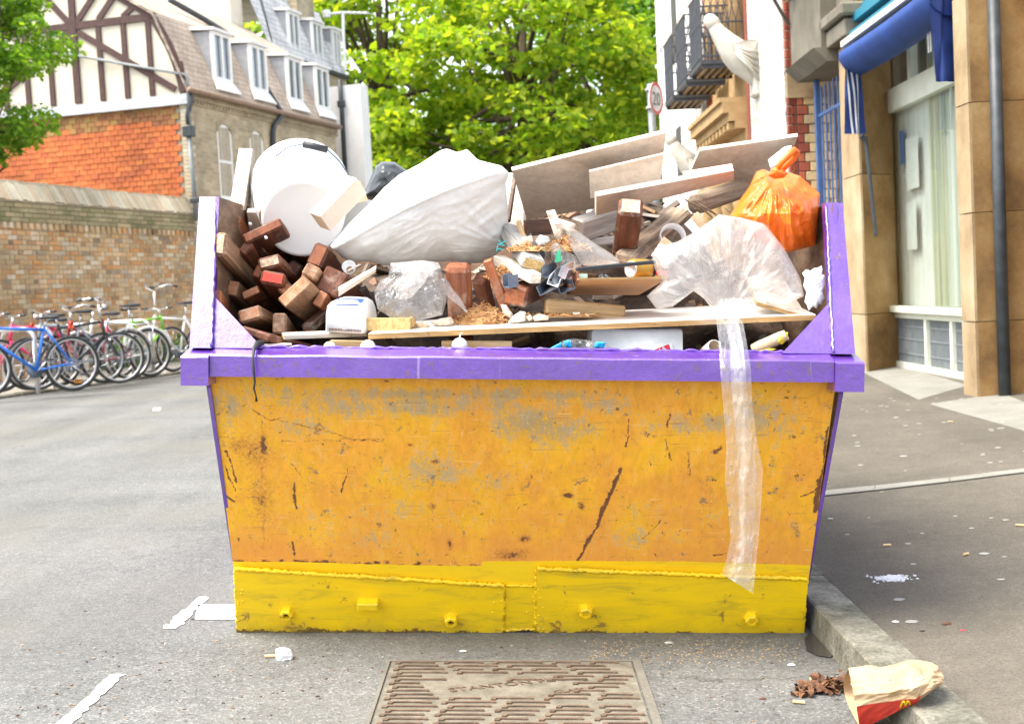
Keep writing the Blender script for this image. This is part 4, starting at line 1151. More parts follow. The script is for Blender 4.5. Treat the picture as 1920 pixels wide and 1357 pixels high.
# ================================================================== THE SKIP
def mat_panel():
    """weathered orange paint; masks come from the colour layer 'wear' (r rust, g bare grey, b yellow band)"""
    m, nt, b = _nt("skip_orange_paint")
    at = nt.nodes.new("ShaderNodeAttribute"); at.attribute_name = "wear"
    sp = nt.nodes.new("ShaderNodeSeparateColor"); nt.links.new(at.outputs["Color"], sp.inputs[0])
    tc = nt.nodes.new("ShaderNodeTexCoord"); V = tc.outputs["Object"]
    n1 = tex_noise(nt, V, 5.0, 6, 0.65)
    mv = nt.nodes.new("ShaderNodeMapping"); mv.inputs["Scale"].default_value = (34, 16, 15); nt.links.new(V, mv.inputs["Vector"])
    n2 = tex_noise(nt, mv.outputs[0], 1.0, 8, 0.72, 0.4)
    n3 = tex_noise(nt, V, 110, 5, 0.7)
    mp = nt.nodes.new("ShaderNodeMapping"); mp.inputs["Scale"].default_value = (40, 40, 4); nt.links.new(V, mp.inputs["Vector"])
    ns = tex_noise(nt, mp.outputs[0], 1.0, 5, 0.6)
    base = ramp(nt, n1, [(0.25, (0.80, 0.32, 0.035)), (0.45, (0.86, 0.39, 0.028)), (0.6, (0.90, 0.46, 0.014)), (0.8, (0.88, 0.41, 0.03))])
    base = mixc(nt, 1.0, base, ramp(nt, n2, [(0.3, 0.82), (0.7, 1.12)]), 'MULTIPLY')
    base = mixc(nt, ramp(nt, ns, [(0.55, 0.0), (0.75, 0.35)]), base, (0.80, 0.52, 0.20))
    # bare grey
    gm = fmath(nt, 'ADD', sp.outputs[1], fmath(nt, 'MULTIPLY', fmath(nt, 'SUBTRACT', n2, 0.5), 1.9))
    gm = fmath(nt, 'ADD', gm, fmath(nt, 'MULTIPLY', fmath(nt, 'SUBTRACT', n1, 0.5), 1.3))
    gm = fmath(nt, 'ADD', gm, fmath(nt, 'MULTIPLY', fmath(nt, 'SUBTRACT', n3, 0.5), 1.2))
    gmask = ramp(nt, gm, [(0.36, 0.0), (0.55, 0.42), (0.75, 0.85)])
    grey = mixc(nt, ramp(nt, n2, [(0.35, 0.0), (0.65, 1.0)]), ramp(nt, n3, [(0.3, (0.24, 0.165, 0.075)), (0.7, (0.44, 0.31, 0.15))]), ramp(nt, n3, [(0.3, (0.32, 0.26, 0.16)), (0.7, (0.50, 0.42, 0.28))]))
    sz = nt.nodes.new("ShaderNodeSeparateXYZ"); nt.links.new(V, sz.inputs[0])
    fade = fmath(nt, 'ADD', fmath(nt, 'MULTIPLY', sz.outputs[2], 1.5), fmath(nt, 'MULTIPLY', fmath(nt, 'SUBTRACT', n1, 0.5), 1.6))
    base = mixc(nt, ramp(nt, fade, [(0.30, 0.55), (0.75, 0.0)]), base, (0.76, 0.30, 0.055))
    c = mixc(nt, gmask, base, grey)
    # small scattered chips, everywhere
    ch = tex_noise(nt, V, 17, 9, 0.8, 0.3)
    chm = ramp(nt, ch, [(0.60, 0.0), (0.63, 0.9)])
    c = mixc(nt, chm, c, (0.23, 0.17, 0.11))
    ch2 = tex_noise(nt, V, 44, 6, 0.75, 0.5)
    c = mixc(nt, ramp(nt, ch2, [(0.635, 0.0), (0.66, 0.9)]), c, (0.12, 0.055, 0.025))
    # fine scratches running down and across
    for (sc, seed_) in (((150, 150, 5), 3.0), ((9, 9, 160), 8.0)):
        ms = nt.nodes.new("ShaderNodeMapping"); ms.inputs["Scale"].default_value = sc; ms.inputs["Location"].default_value = (seed_, seed_, seed_); ms.inputs["Rotation"].default_value = (0, 0.12, 0)
        nt.links.new(V, ms.inputs["Vector"])
        sn = tex_noise(nt, ms.outputs[0], 1.0, 3, 0.6)
        c = mixc(nt, ramp(nt, sn, [(0.66, 0.0), (0.69, 0.55)]), c, (0.42, 0.20, 0.06))
        c = mixc(nt, ramp(nt, sn, [(0.30, 0.5), (0.33, 0.0)]), c, (0.90, 0.62, 0.28))
    # rust
    rm = fmath(nt, 'ADD', sp.outputs[0], fmath(nt, 'MULTIPLY', fmath(nt, 'SUBTRACT', n3, 0.5), 1.0))
    rm = fmath(nt, 'ADD', rm, fmath(nt, 'MULTIPLY', fmath(nt, 'SUBTRACT', n2, 0.5), 0.8))
    halo = ramp(nt, rm, [(0.22, 0.0), (0.5, 0.6)])
    c = mixc(nt, halo, c, (0.42, 0.15, 0.035))
    core = ramp(nt, rm, [(0.50, 0.0), (0.58, 0.97)])
    rust = ramp(nt, n3, [(0.3, (0.075, 0.032, 0.016)), (0.7, (0.22, 0.085, 0.032))])
    c = mixc(nt, core, c, rust)
    # the yellow band brushed on along the foot
    ym = fmath(nt, 'ADD', sp.outputs[2], fmath(nt, 'MULTIPLY', fmath(nt, 'SUBTRACT', n2, 0.5), 0.22))
    ymask = ramp(nt, ym, [(0.48, 0.0), (0.53, 1.0)])
    ybrush = nt.nodes.new("ShaderNodeMapping"); ybrush.inputs["Scale"].default_value = (5, 30, 34); nt.links.new(V, ybrush.inputs["Vector"])
    nb = tex_noise(nt, ybrush.outputs[0], 1.0, 6, 0.65, 0.6)
    yel = ramp(nt, nb, [(0.25, (0.55, 0.36, 0.02)), (0.42, (0.84, 0.55, 0.008)), (0.6, (0.90, 0.59, 0.003)), (0.8, (0.84, 0.42, 0.008))])
    c = mixc(nt, ymask, c, yel)
    nt.links.new(c, b.inputs["Base Color"])
    rg = mixc(nt, gmask, (0.52, 0.52, 0.52), (0.8, 0.8, 0.8))
    nt.links.new(rg, b.inputs["Roughness"])
    h = fmath(nt, 'ADD', fmath(nt, 'MULTIPLY', n3, 0.35), fmath(nt, 'MULTIPLY', n2, 0.8))
    h = fmath(nt, 'SUBTRACT', h, fmath(nt, 'MULTIPLY', chm, 0.35))
    h = fmath(nt, 'SUBTRACT', h, fmath(nt, 'MULTIPLY', core, 0.35))
    bump(nt, b, h, 0.4, 0.004)
    return m
def mat_yellow():
    m, nt, b = _nt("skip_yellow_paint")
    tc = nt.nodes.new("ShaderNodeTexCoord"); V = tc.outputs["Object"]
    mp = nt.nodes.new("ShaderNodeMapping"); mp.inputs["Scale"].default_value = (4, 22, 24); nt.links.new(V, mp.inputs["Vector"])
    nb = tex_noise(nt, mp.outputs[0], 1.0, 7, 0.66, 0.8)
    c = ramp(nt, nb, [(0.28, (0.42, 0.31, 0.02)), (0.43, (0.80, 0.53, 0.008)), (0.58, (0.90, 0.59, 0.002)), (0.8, (0.88, 0.50, 0.004))])
    n3 = tex_noise(nt, V, 60, 6, 0.75)
    sx = nt.nodes.new("ShaderNodeSeparateXYZ"); nt.links.new(V, sx.inputs[0])
    low = fmath(nt, 'ADD', fmath(nt, 'SUBTRACT', 0.40, fmath(nt, 'MULTIPLY', sx.outputs[2], 26.0)), fmath(nt, 'MULTIPLY', fmath(nt, 'SUBTRACT', tex_noise(nt, V, 7, 4), 0.5), 1.6))        # worn off along the ground edge
    rm = fmath(nt, 'ADD', low, fmath(nt, 'MULTIPLY', fmath(nt, 'SUBTRACT', n3, 0.5), 1.3))
    c = mixc(nt, ramp(nt, rm, [(0.42, 0.0), (0.52, 0.95)]), c, (0.07, 0.035, 0.02))
    n4 = tex_noise(nt, V, 13, 7, 0.7, 0.4)
    c = mixc(nt, ramp(nt, n4, [(0.60, 0.0), (0.64, 0.8)]), c, (0.25, 0.13, 0.03))
    gr = fmath(nt, 'ADD', fmath(nt, 'SUBTRACT', 0.55, fmath(nt, 'MULTIPLY', sx.outputs[2], 5.5)), fmath(nt, 'SUBTRACT', n4, 0.5))
    c = mixc(nt, ramp(nt, gr, [(0.3, 0.0), (0.75, 0.45)]), c, (0.30, 0.20, 0.045))
    nt.links.new(c, b.inputs["Base Color"])
    b.inputs["Roughness"].default_value = 0.42
    bump(nt, b, fmath(nt, 'ADD', nb, fmath(nt, 'MULTIPLY', n3, 0.6)), 0.35, 0.003)
    return m
def mat_purple():
    m, nt, b = _nt("skip_purple_paint")
    tc = nt.nodes.new("ShaderNodeTexCoord"); V = tc.outputs["Object"]
    n1 = tex_noise(nt, V, 6, 6, 0.65)
    c = ramp(nt, n1, [(0.3, (0.082, 0.016, 0.27)), (0.5, (0.098, 0.020, 0.33)), (0.7, (0.12, 0.030, 0.38))])
    n2 = tex_noise(nt, V, 34, 8, 0.75, 0.5)
    c = mixc(nt, ramp(nt, n2, [(0.575, 0.0), (0.605, 0.8)]), c, (0.13, 0.055, 0.035))
    nz = tex_noise(nt, V, 90, 5, 0.7)
    c = mixc(nt, 1.0, c, ramp(nt, nz, [(0.3, 0.82), (0.7, 1.16)]), 'MULTIPLY')
    ng = tex_noise(nt, V, 3.2, 6, 0.7)
    c = mixc(nt, ramp(nt, ng, [(0.52, 0.0), (0.75, 0.25)]), c, (0.24, 0.16, 0.42))
    mp = nt.nodes.new("ShaderNodeMapping"); mp.inputs["Scale"].default_value = (30, 30, 1.6); nt.links.new(V, mp.inputs["Vector"])
    dr = tex_noise(nt, mp.outputs[0], 1.0, 4, 0.6)
    c = mixc(nt, ramp(nt, dr, [(0.66, 0.0), (0.72, 0.35)]), c, (0.5, 0.4, 0.62))
    nt.links.new(c, b.inputs["Base Color"])
    b.inputs["Roughness"].default_value = 0.3
    b.inputs["IOR"].default_value = 1.7
    b.inputs["Coat Weight"].default_value = 1.0
    b.inputs["Coat IOR"].default_value = 1.7
    b.inputs["Coat Roughness"].default_value = 0.2
    n5 = tex_noise(nt, V, 20, 7, 0.7)
    bump(nt, b, fmath(nt, 'ADD', n5, fmath(nt, 'MULTIPLY', n2, 0.7)), 0.45, 0.006)
    return m
M_PANEL, M_YEL, M_PUR = mat_panel(), mat_yellow(), mat_purple()
M_SKIPIN = mat("skip_worn_inside", [(0.06, 0.03, 0.02), (0.16, 0.085, 0.045), (0.30, 0.21, 0.13)], 5, 0.8, 0.4, 0.004, stretch=(1, 1, 3), fine=(60, 0.25))
M_SKIPFLOOR = mat("skip_rusty_floor", [(0.05, 0.03, 0.02), (0.11, 0.06, 0.04)], 9, 0.9, 0.4)

SKM = Matrix.Translation((0.03, 4.43, 0.006)) @ Matrix.Rotation(R(0.55), 4, 'Y')
skip = thing("skip", "orange and yellow steel rubbish skip with purple rim, heaped with waste", "skip", mat=SKM)
# in the skip's own frame: x across, y away, z up; the end panel slopes back towards its foot
XL, XR = -0.93, 0.90
PT, PB = Vector((0, -0.35, 0.845)), Vector((0, 0.0, 0.004))         # top and foot of the end panel
PN = Vector((0, PB.z - PT.z, -(PB.y - PT.y))).normalized()
if PN.y > 0: PN = -PN
def sp_(px, py, off=0.0):                                            # photo pixel -> skip frame, on the end panel
    p0 = SKM @ PB; n = (SKM.to_3x3() @ PN).normalized()
    return SKM.inverted() @ PL(px, py, p0 + n * off, n)
# --- end panel: fine sheet so that dents and rust have their own shape
NU, NV = 520, 290
U, V_ = np.meshgrid(np.linspace(0, 1, NU), np.linspace(0, 1, NV), indexing='ij')
xt0, xt1 = -0.93, 0.918                     # width at the top and the foot (nearly the same plate)
xb0, xb1 = -0.907, 0.905
X = (xt0 + (xb0 - xt0) * V_) + U * ((xt1 - xt0) + ((xb1 - xb0) - (xt1 - xt0)) * V_)
Y = PT.y + (PB.y - PT.y) * V_
Z = PT.z + (PB.z - PT.z) * V_
dent = np.zeros_like(X)
for (u, v, ru, rv, a) in ((0.25, .3, .12, .18, .006), (.55, .55, .18, .2, -.007), (.8, .3, .12, .25, .006), (.12, .6, .06, .2, -.006), (.42, .8, .15, .1, .004)):
    dent += a * np.exp(-((U - u) / ru) ** 2 - ((V_ - v) / rv) ** 2)
edge = np.minimum(1, np.minimum(U, 1 - U) * 14)
Y = Y + dent * edge * PN.y; Z = Z + dent * edge * PN.z
wear = np.zeros((NU, NV, 4), dtype=np.float32); wear[..., 3] = 1
# picture-space coordinates of each node, so that the photographed marks can be set where they are on the plate
def uv_of(px, py):
    q = sp_(px, py)
    v = (PT.z - q.z) / (PT.z - PB.z)
    x0 = xt0 + (xb0 - xt0) * v; x1 = xt1 + (xb1 - xt1) * v
    return ((q.x - x0) / (x1 - x0), v)
_jit = np.array([[noise.noise(Vector((i * .09, j * .09, 1.0))) * .0028 + noise.noise(Vector((i * .33, j * .33, 4.0))) * .0022 for j in range(NV)] for i in range(NU)])
_jit2 = np.array([[noise.noise(Vector((i * .09, j * .09, 11.0))) * .0060 + noise.noise(Vector((i * .33, j * .33, 14.0))) * .0046 for j in range(NV)] for i in range(NU)])
_wu = _jit + 0 * sum(a * np.sin(U * f + V_ * g + h) for a, f, g, h in ((.0012, 40, 63, 1), (.0009, 97, 120, 2), (.0008, 190, 210, 4), (.0007, 320, 410, .5)))
_wv = _jit2 + 0 * sum(a * np.sin(U * f - V_ * g + h) for a, f, g, h in ((.002, 60, 33, 2), (.0016, 130, 90, 5), (.0014, 260, 170, 1), (.0012, 430, 300, 3)))
UU, VV = U + _wu, V_ + _wv
AS = 1.83 / 0.91                                   # u is this much longer than v
def seg(p, q, w, amt, chan, soft=1.0):
    (u0, v0), (u1, v1) = uv_of(*p), uv_of(*q)
    ax, ay, bx, by = u0 * AS, v0, u1 * AS, v1
    dx, dy = bx - ax, by - ay
    t = np.clip(((UU * AS - ax) * dx + (VV - ay) * dy) / (dx * dx + dy * dy + 1e-9), 0, 1)
    d = np.hypot(UU * AS - ax - t * dx, VV - ay - t * dy)
    w = w * np.clip(0.85 + 160 * _jit, 0.3, 1.5)
    wear[..., chan] = np.maximum(wear[..., chan], amt * 0.86 * np.clip(1.35 - d / (w * soft), 0, 1))
def blob(p, ru, rv, amt, chan):
    u, v = uv_of(*p)
    d = ((UU - u) / ru) ** 2 + ((VV - v) / rv) ** 2
    wear[..., chan] = np.maximum(wear[..., chan], amt * np.exp(-d))
R_, G_, B_ = 0, 1, 2
seg((1163, 880), (1120, 985), .010, 1.0, R_); seg((1120, 985), (1085, 1050), .007, 1.0, R_)
seg((1178, 785), (1176, 838), .004, .95, R_); seg((1256, 775), (1252, 800), .004, .95, R_); seg((1246, 822), (1258, 862), .004, .95, R_)
seg((1290, 850), (1294, 888), .005, .8, R_); seg((1350, 838), (1340, 845), .012, .8, R_)
seg((1538, 900), (1530, 955), .012, 1.0, R_); seg((1552, 800), (1540, 900), .006, .9, R_); seg((1500, 930), (1525, 922), .005, .8, R_)
seg((424, 845), (445, 905), .005, .9, R_); seg((420, 872), (440, 920), .005, .9, R_); seg((402, 870), (420, 925), .006, .9, R_)
blob((478, 845), .045, .09, .46, R_); blob((495, 835), .008, .05, .75, R_); blob((455, 835), .03, .05, .45, R_); blob((490, 930), .03, .12, .42, R_)
seg((490, 800), (495, 1030), .006, .45, R_); seg((416, 925), (440, 940), .006, .9, R_)
seg((551, 905), (556, 955), .006, .8, R_); seg((548, 1018), (552, 1040), .006, .95, R_); seg((652, 878), (640, 922), .004, .85, R_)
seg((550, 870), (566, 895), .004, .7, R_)
seg((470, 765), (505, 788), .004, .75, R_); seg((505, 788), (525, 782), .004, .75, R_); seg((525, 788), (600, 805), .003, .7, R_); seg((590, 800), (662, 822), .003, .7, R_)
seg((662, 822), (718, 826), .003, .7, R_); seg((720, 822), (640, 820), .003, .6, R_); seg((640, 824), (525, 828), .003, .65, R_)
blob((815, 865), .010, .012, .62, R_); blob((770, 833), .008, .008, .62, R_); blob((810, 950), .010, .024, .58, R_); blob((845, 1020), .006, .03, .6, R_)
blob((1065, 930), .012, .012, .85, R_); blob((1090, 950), .008, .02, .7, R_); blob((960, 1040), .04, .03, .55, R_); blob((985, 1010), .015, .02, .6, R_)
seg((1240, 975), (1205, 1010), .004, .7, R_); seg((1340, 1040), (1360, 1037), .006, .8, R_)
for k in range(34):                                  # ragged rust along the top of the yellow band
    xx = 425 + k * 18 + random.uniform(-8, 8)
    if xx < 1000: blob((xx, 1052 + (xx - 425) * .02 + random.uniform(-4, 3)), random.uniform(.004, .012), random.uniform(.006, .014), random.choice((.5, .8, 1.0)), R_)
for (x_, y_, ru, rv, a) in ((880, 760, .24, .06, .68), (1010, 790, .13, .10, .72), (830, 880, .10, .14, .50), (1150, 760, .10, .06, .62), (640, 760, .16, .07, .58),
                            (1450, 780, .08, .12, .55), (930, 900, .05, .08, .5), (560, 800, .07, .06, .52), (430, 760, .05, .08, .6), (1300, 790, .12, .05, .58),
                            (690, 1010, .08, .07, .42), (1180, 1010, .12, .06, .40), (860, 740, .4, .035, .72), (750, 960, .2, .1, .33), (1270, 960, .2, .1, .33)):
    blob((x_, y_), ru, rv, a, G_)
vb = np.array([uv_of(x_, 1052 + (x_ - 425) * .018 if x_ < 900 else (1052 if x_ < 1290 else 1052 + (x_ - 1290) * .03))[1] for x_ in np.linspace(425, 1530, NU)])
wear[..., 2] = np.clip((V_ - vb[:, None]) * 26 + 0.5, 0, 1)
wear[..., 0] *= np.where(V_ > vb[:, None] + .012, 0.0, 1.0)
me = bpy.data.meshes.new("end_panel")
idx = np.arange(NU * NV).reshape(NU, NV)
quads = np.stack([idx[:-1, :-1], idx[1:, :-1], idx[1:, 1:], idx[:-1, 1:]], -1).reshape(-1, 4)[:, ::-1]
me.from_pydata(np.stack([X, Y, Z], -1).reshape(-1, 3).tolist(), [], quads.tolist())
ca = me.color_attributes.new("wear", 'FLOAT_COLOR', 'POINT')
ca.data.foreach_set("color", wear.reshape(-1))
me.materials.append(M_PANEL)
me.polygons.foreach_set("use_smooth", [True] * len(me.polygons))
put("end_panel", me, skip)
def S(b, name, m, smooth=False, parent=None):        # build in the skip frame
    return b.build(name, m, parent or skip, smooth, local=True)
# inner skin of the end panel, floor, back end and the two sides
S(MB().add([(XL + .012, PT.y + .03, PT.z), (XR, PT.y + .03, PT.z), (XR, .03, .03), (XL + .012, .03, .03)], [(0, 1, 2, 3)]), "inner_skin", M_SKIPIN)
S(MB().span((-.90, .03, .005), (.895, 1.75, .03)), "floor_plate", M_SKIPFLOOR)
S(MB().add([(-.92, 1.75, .01), (.91, 1.75, .01), (.91, 2.25, 1.33), (-.92, 2.25, 1.33), (-.92, 1.77, .01), (.91, 1.77, .01), (.91, 2.27, 1.33), (-.92, 2.27, 1.33)],
           [(0, 1, 2, 3), (7, 6, 5, 4), (3, 2, 6, 7)]), "back_panel", M_SKIPIN)
for sx, x0, x1 in ((-1, -0.965, -0.953), (1, 0.955, 0.967)):
    prof = [(-0.345, .80), (-.10, 1.375), (2.25, 1.375), (1.75, .01), (0.012, .01)]
    # side plates: outer purple skin with a worn inner skin
    xi = x1 if sx < 0 else x0
    xo = x0 if sx < 0 else x1
    fo = 0.060 if sx < 0 else -0.062                 # leans inwards at the foot
    def sx_(x, z): return x + fo * (1 - z / 1.375)
    po = [(sx_(xo, z), y, z) for y, z in prof]; pi = [(sx_(xi, z), y, z) for y, z in prof]
    S(MB().add(po, [tuple(range(5)) if sx > 0 else tuple(range(4, -1, -1))]).add(po + pi, [(i, (i + 1) % 5, (i + 1) % 5 + 5, i + 5) for i in range(5)]), "side_plate", M_PUR)
    S(MB().add(pi, [tuple(range(5)) if sx < 0 else tuple(range(4, -1, -1))]), "inner_side", M_SKIPIN)
# rim: sloped-top channel across the end, with welded end blocks
def chan(x0, x1, y0, y1, zb, zf, zk):                # front y0, back y1; bottom, front-top, back-top heights
    return [(x0, y0, zb), (x0, y0, zf), (x0, y1, zk), (x0, y1, zb), (x1, y0, zb), (x1, y0, zf), (x1, y1, zk), (x1, y1, zb)]
CF = [(0, 1, 2, 3), (7, 6, 5, 4), (0, 4, 5, 1), (1, 5, 6, 2), (2, 6, 7, 3), (3, 7, 4, 0)]
def dented(x0, x1, y0, y1, zb, zf, zk, n=60, seed=0):
    b = MB(); rings = []
    for i in range(n):
        x = x0 + (x1 - x0) * i / (n - 1)
        w = lambda k: noise.noise(Vector((x * 6, k * 3.1, seed))) * 0.0025
        ce = .005
        rings.append([(x, y0 + w(0), zb), (x, y0 + w(0), zf - ce + w(1)), (x, y0 + ce, zf + w(1)), (x, y1, zk + w(2)), (x, y1, zb)])
    m = 5
    b.add([p for r in rings for p in r], [(i * m + k, i * m + (k + 1) % m, (i + 1) * m + (k + 1) % m, (i + 1) * m + k) for i in range(n - 1) for k in range(m)]
          + [tuple(range(m - 1, -1, -1)), tuple((n - 1) * m + k for k in range(m))])
    return b
S(dented(-0.912, 0.893, -0.43, -0.335, 0.838, 0.902, 0.922), "rim_beam", M_PUR)
for x0, x1 in ((-0.992, -0.913), (0.894, 0.976)):
    S(dented(x0, x1, -0.447, -0.30, 0.812, 0.897, 0.922, 12, 4), "end_block", M_PUR)
# corner posts leaning back, gusset plates
for sx, xb_a, xb_b, xt_a, xt_b in ((-1, -0.983, -0.918, -1.018, -0.967), (1, 0.902, 0.966, 0.936, 0.988)):
    yb, yt, zb, zt = -0.375, -0.085, 0.918, 1.377
    b = MB()
    b.add([(xb_a, yb, zb), (xb_b, yb, zb), (xt_b, yt, zt), (xt_a, yt, zt), (xb_a, yb + .05, zb), (xb_b, yb + .05, zb), (xt_b, yt + .06, zt), (xt_a, yt + .06, zt)], CF)
    S(b, "corner_post", M_PUR)
    xw = xb_b if sx < 0 else xb_a
    xw2 = xt_b if sx < 0 else xt_a
    S(MB().tube([(xw + (xw2 - xw) * t + random.uniform(-.002, .002), yb + (yt - yb) * t - .001, zb + (zt - zb) * t) for t in np.linspace(0.01, .98, 40)],
                [random.uniform(.003, .006) for _ in range(40)], 6), "weld_bead", M_PUR, True)
    f = 0.33
    xin = xw - sx * 0.148
    ym = yb + (yt - yb) * f; zm = zb + (zt - zb) * f; xm = xw + (xw2 - xw) * f
    b = MB(); b.prism([(xw, yb + .012, zb), (xin, yb + .012, zb), (xm, ym + .012, zm)], (0, .012, -.004))
    S(b, "gusset_plate", M_PUR)
S(MB().tube([(x, -.342, .921 + random.uniform(-.002, .003)) for x in np.linspace(-.91, .89, 120)], [random.uniform(.003, .0065) for _ in range(120)], 6), "weld_bead", M_PUR, True)
# foot plates with weld beads, nuts and a bracket
def plate(px, name, th=0.012):
    Q = [sp_(x, y, 0.001) for x, y in px]
    b = MB(); b.prism(Q, PN * th)
    return S(b, name, M_YEL)
def bead(px, r=(.005, .009), n=60, off=0.012):
    Q = [sp_(x, y, off) for x, y in px]
    L = [(Q[i + 1] - Q[i]).length for i in range(len(Q) - 1)]
    tot = sum(L); pts = []
    for k in range(n):
        d = tot * k / (n - 1)
        i = 0
        while i < len(L) - 1 and d > L[i]: d -= L[i]; i += 1
        p = Q[i].lerp(Q[i + 1], min(1, d / L[i]))
        pts.append(p + Vector((random.uniform(-.0015, .0015), 0, random.uniform(-.0025, .0025))))
    S(MB().tube(pts, [random.uniform(*r) for _ in pts], 7), "weld_bead", M_YEL, True)
plate([(440, 1065), (945, 1097), (943, 1189), (446, 1187)], "foot_plate")
plate([(947, 1099), (1003, 1098), (1003, 1180), (946, 1183)], "foot_plate", .005)
plate([(1007, 1066), (1513, 1085), (1505, 1193), (1005, 1187)], "foot_plate")
bead([(440, 1066), (945, 1097)], n=130); bead([(1007, 1066), (1513, 1085)], n=130); bead([(947, 1098), (1003, 1098)], (.003, .006), 20, .006)
bead([(441, 1070), (446, 1186)], (.003, .008), 50, .006); bead([(945, 1099), (943, 1186)], (.003, .009), 50, .007); bead([(1006, 1068), (1004, 1183)], (.003, .009), 50, .006)
bead([(1512, 1086), (1506, 1190)], (.003, .007), 40, .006); bead([(946, 1181), (1004, 1179)], (.003, .006), 20, .006)
QN = PN.to_track_quat('Z', 'Y').to_matrix().to_4x4()
M_HOLE = flat("bolt_hole", (0.05, 0.04, 0.03), 0.7)
for k, (x, y) in enumerate(((538, 1147), (846, 1160), (1098, 1143), (1408, 1157))):
    c = sp_(x, y, 0.013)
    Mx = Matrix.Translation(c) @ QN @ Matrix.Rotation(k * .7, 4, 'Z')
    nut = S(MB().lathe([(.026, 0), (.026, .003), (.0215, .004), (.0215, .021), (.018, .025), (.011, .025), (.010, .010)], 6, Mx), "nut", M_YEL)
    S(MB().lathe([(.0105, .006), (.0105, .019 if k > 1 else .010), (.002, .022 if k > 1 else .010)], 12, Mx, cap1=True), "bolt_end", M_HOLE if k < 2 else M_YEL, parent=nut)
c = sp_(691, 1127, 0.013)
S(MB().cbox(c + PN * .018 + Vector((0, 0, .002)), (.066, .04, .026), .003, QN.to_3x3() @ Matrix.Rotation(R(90), 3, 'X')), "bracket", M_YEL)
for k in range(26):                                  # weld spatter
    x = random.choice((936, 1000, 1010, 450)) + random.uniform(-14, 14); y = random.uniform(1105, 1180)
    c = sp_(x, y, 0.012 if abs(x - 975) > 30 else .006)
    S(MB().lathe([(.004, 0), (.0035, .002), (.0015, .0035)], 6, Matrix.Translation(c) @ QN, cap1=True), "weld_spatter", M_YEL, True)
# ================================================================== WHAT LIES IN THE SKIP
def wood(name, a, b, c, rough=0.6, bm=0.3, scale=16):
    m = mat(name, [a, b, c], scale * 2.2, rough, bm, 0.004, stretch=(0.07, 1, 1), fine=(90, 0.25), tint=0.28, dist=0.8)
    nt = m.node_tree; bs = nt.nodes["Principled BSDF"]
    src = bs.inputs["Base Color"].links[0].from_socket
    v = coords(nt, (1, 1, 1))
    d1 = tex_noise(nt, v, 9, 8, 0.75, 0.4)                  # plaster dust and scuffs
    dm = ramp(nt, d1, [(0.55, 0.0), (0.66, 0.5)])
    c2 = mixc(nt, dm, src, (0.46, 0.38, 0.30))
    d2 = tex_noise(nt, v, 30, 6, 0.8)
    c2 = mixc(nt, ramp(nt, d2, [(0.62, 0.0), (0.66, 0.7)]), c2, (0.05, 0.028, 0.02))
    nt.links.new(c2, bs.inputs["Base Color"])
    return m
M_HARD = wood("hardwood_redbrown", (0.06, 0.018, 0.009), (0.145, 0.045, 0.02), (0.22, 0.085, 0.042))
M_HARDO = wood("hardwood_orange", (0.16, 0.04, 0.014), (0.30, 0.085, 0.028), (0.36, 0.13, 0.05), 0.5)
M_HARDL = wood("hardwood_worn", (0.13, 0.06, 0.03), (0.24, 0.13, 0.07), (0.36, 0.23, 0.14))
M_HARDD = wood("hardwood_dark", (0.025, 0.012, 0.008), (0.06, 0.025, 0.014), (0.10, 0.05, 0.03))
M_ENDP = mat("wood_end_pale", [(0.30, 0.19, 0.12), (0.52, 0.40, 0.28), (0.62, 0.52, 0.40)], 40, 0.8, 0.3, 0.002, stretch=(1, 1, 1), fine=(160, .2), tint=.15)
M_ENDO = mat("wood_end_orange", [(0.28, 0.10, 0.045), (0.46, 0.20, 0.10), (0.55, 0.32, 0.20)], 35, 0.7, 0.3, 0.002, fine=(160, .2), tint=.15)
M_ENDR = mat("wood_end_red_paint", [(0.55, 0.03, 0.02), (0.7, 0.06, 0.03), (0.62, 0.25, 0.18)], 30, 0.6, 0.2, 0.002)
M_PINE = wood("pine", (0.42, 0.25, 0.10), (0.58, 0.37, 0.17), (0.66, 0.46, 0.25), 0.6, 0.2)
M_PALE = wood("pale_timber", (0.60, 0.50, 0.40), (0.72, 0.63, 0.52), (0.78, 0.71, 0.62), 0.6, 0.15)
M_ROT = wood("rotten_timber", (0.10, 0.07, 0.05), (0.26, 0.19, 0.13), (0.40, 0.32, 0.24), 0.9, 0.8, 14)
M_GREYW = wood("grey_painted_timber", (0.22, 0.20, 0.18), (0.40, 0.38, 0.35), (0.50, 0.48, 0.45), 0.7, 0.3)
M_LAM = mat("white_laminate", [(0.66, 0.62, 0.56), (0.80, 0.77, 0.72)], 9, 0.35, 0.05, 0.001, fine=(60, .05))
M_EDGE = wood("board_edge", (0.38, 0.19, 0.06), (0.56, 0.33, 0.12), (0.62, 0.42, 0.2), 0.7, 0.3, 30)
M_PLAST = mat("white_plastic", [(0.76, 0.77, 0.77), (0.82, 0.82, 0.82)], 6, 0.28, 0.03, 0.001)
M_PLASTY = mat("aged_white_plastic", [(0.66, 0.68, 0.66), (0.76, 0.77, 0.75)], 7, 0.4, 0.05, 0.001, fine=(50, .05))
M_SACK = mat("white_woven_sack", [(0.70, 0.695, 0.67), (0.82, 0.82, 0.80)], 12, 0.5, 0.25, 0.003, fine=(90, .05), stretch=(1, 1, 2))
M_PLB = mat("plasterboard", [(0.46, 0.37, 0.29), (0.62, 0.54, 0.46), (0.68, 0.62, 0.55)], 3, 0.7, 0.2, 0.003, fine=(45, .12), tint=.08, dist=1.5)
M_PLBE = mat("plasterboard_edge", [(0.66, 0.55, 0.42), (0.8, 0.74, 0.66)], 30, 0.9, 0.3, 0.002)
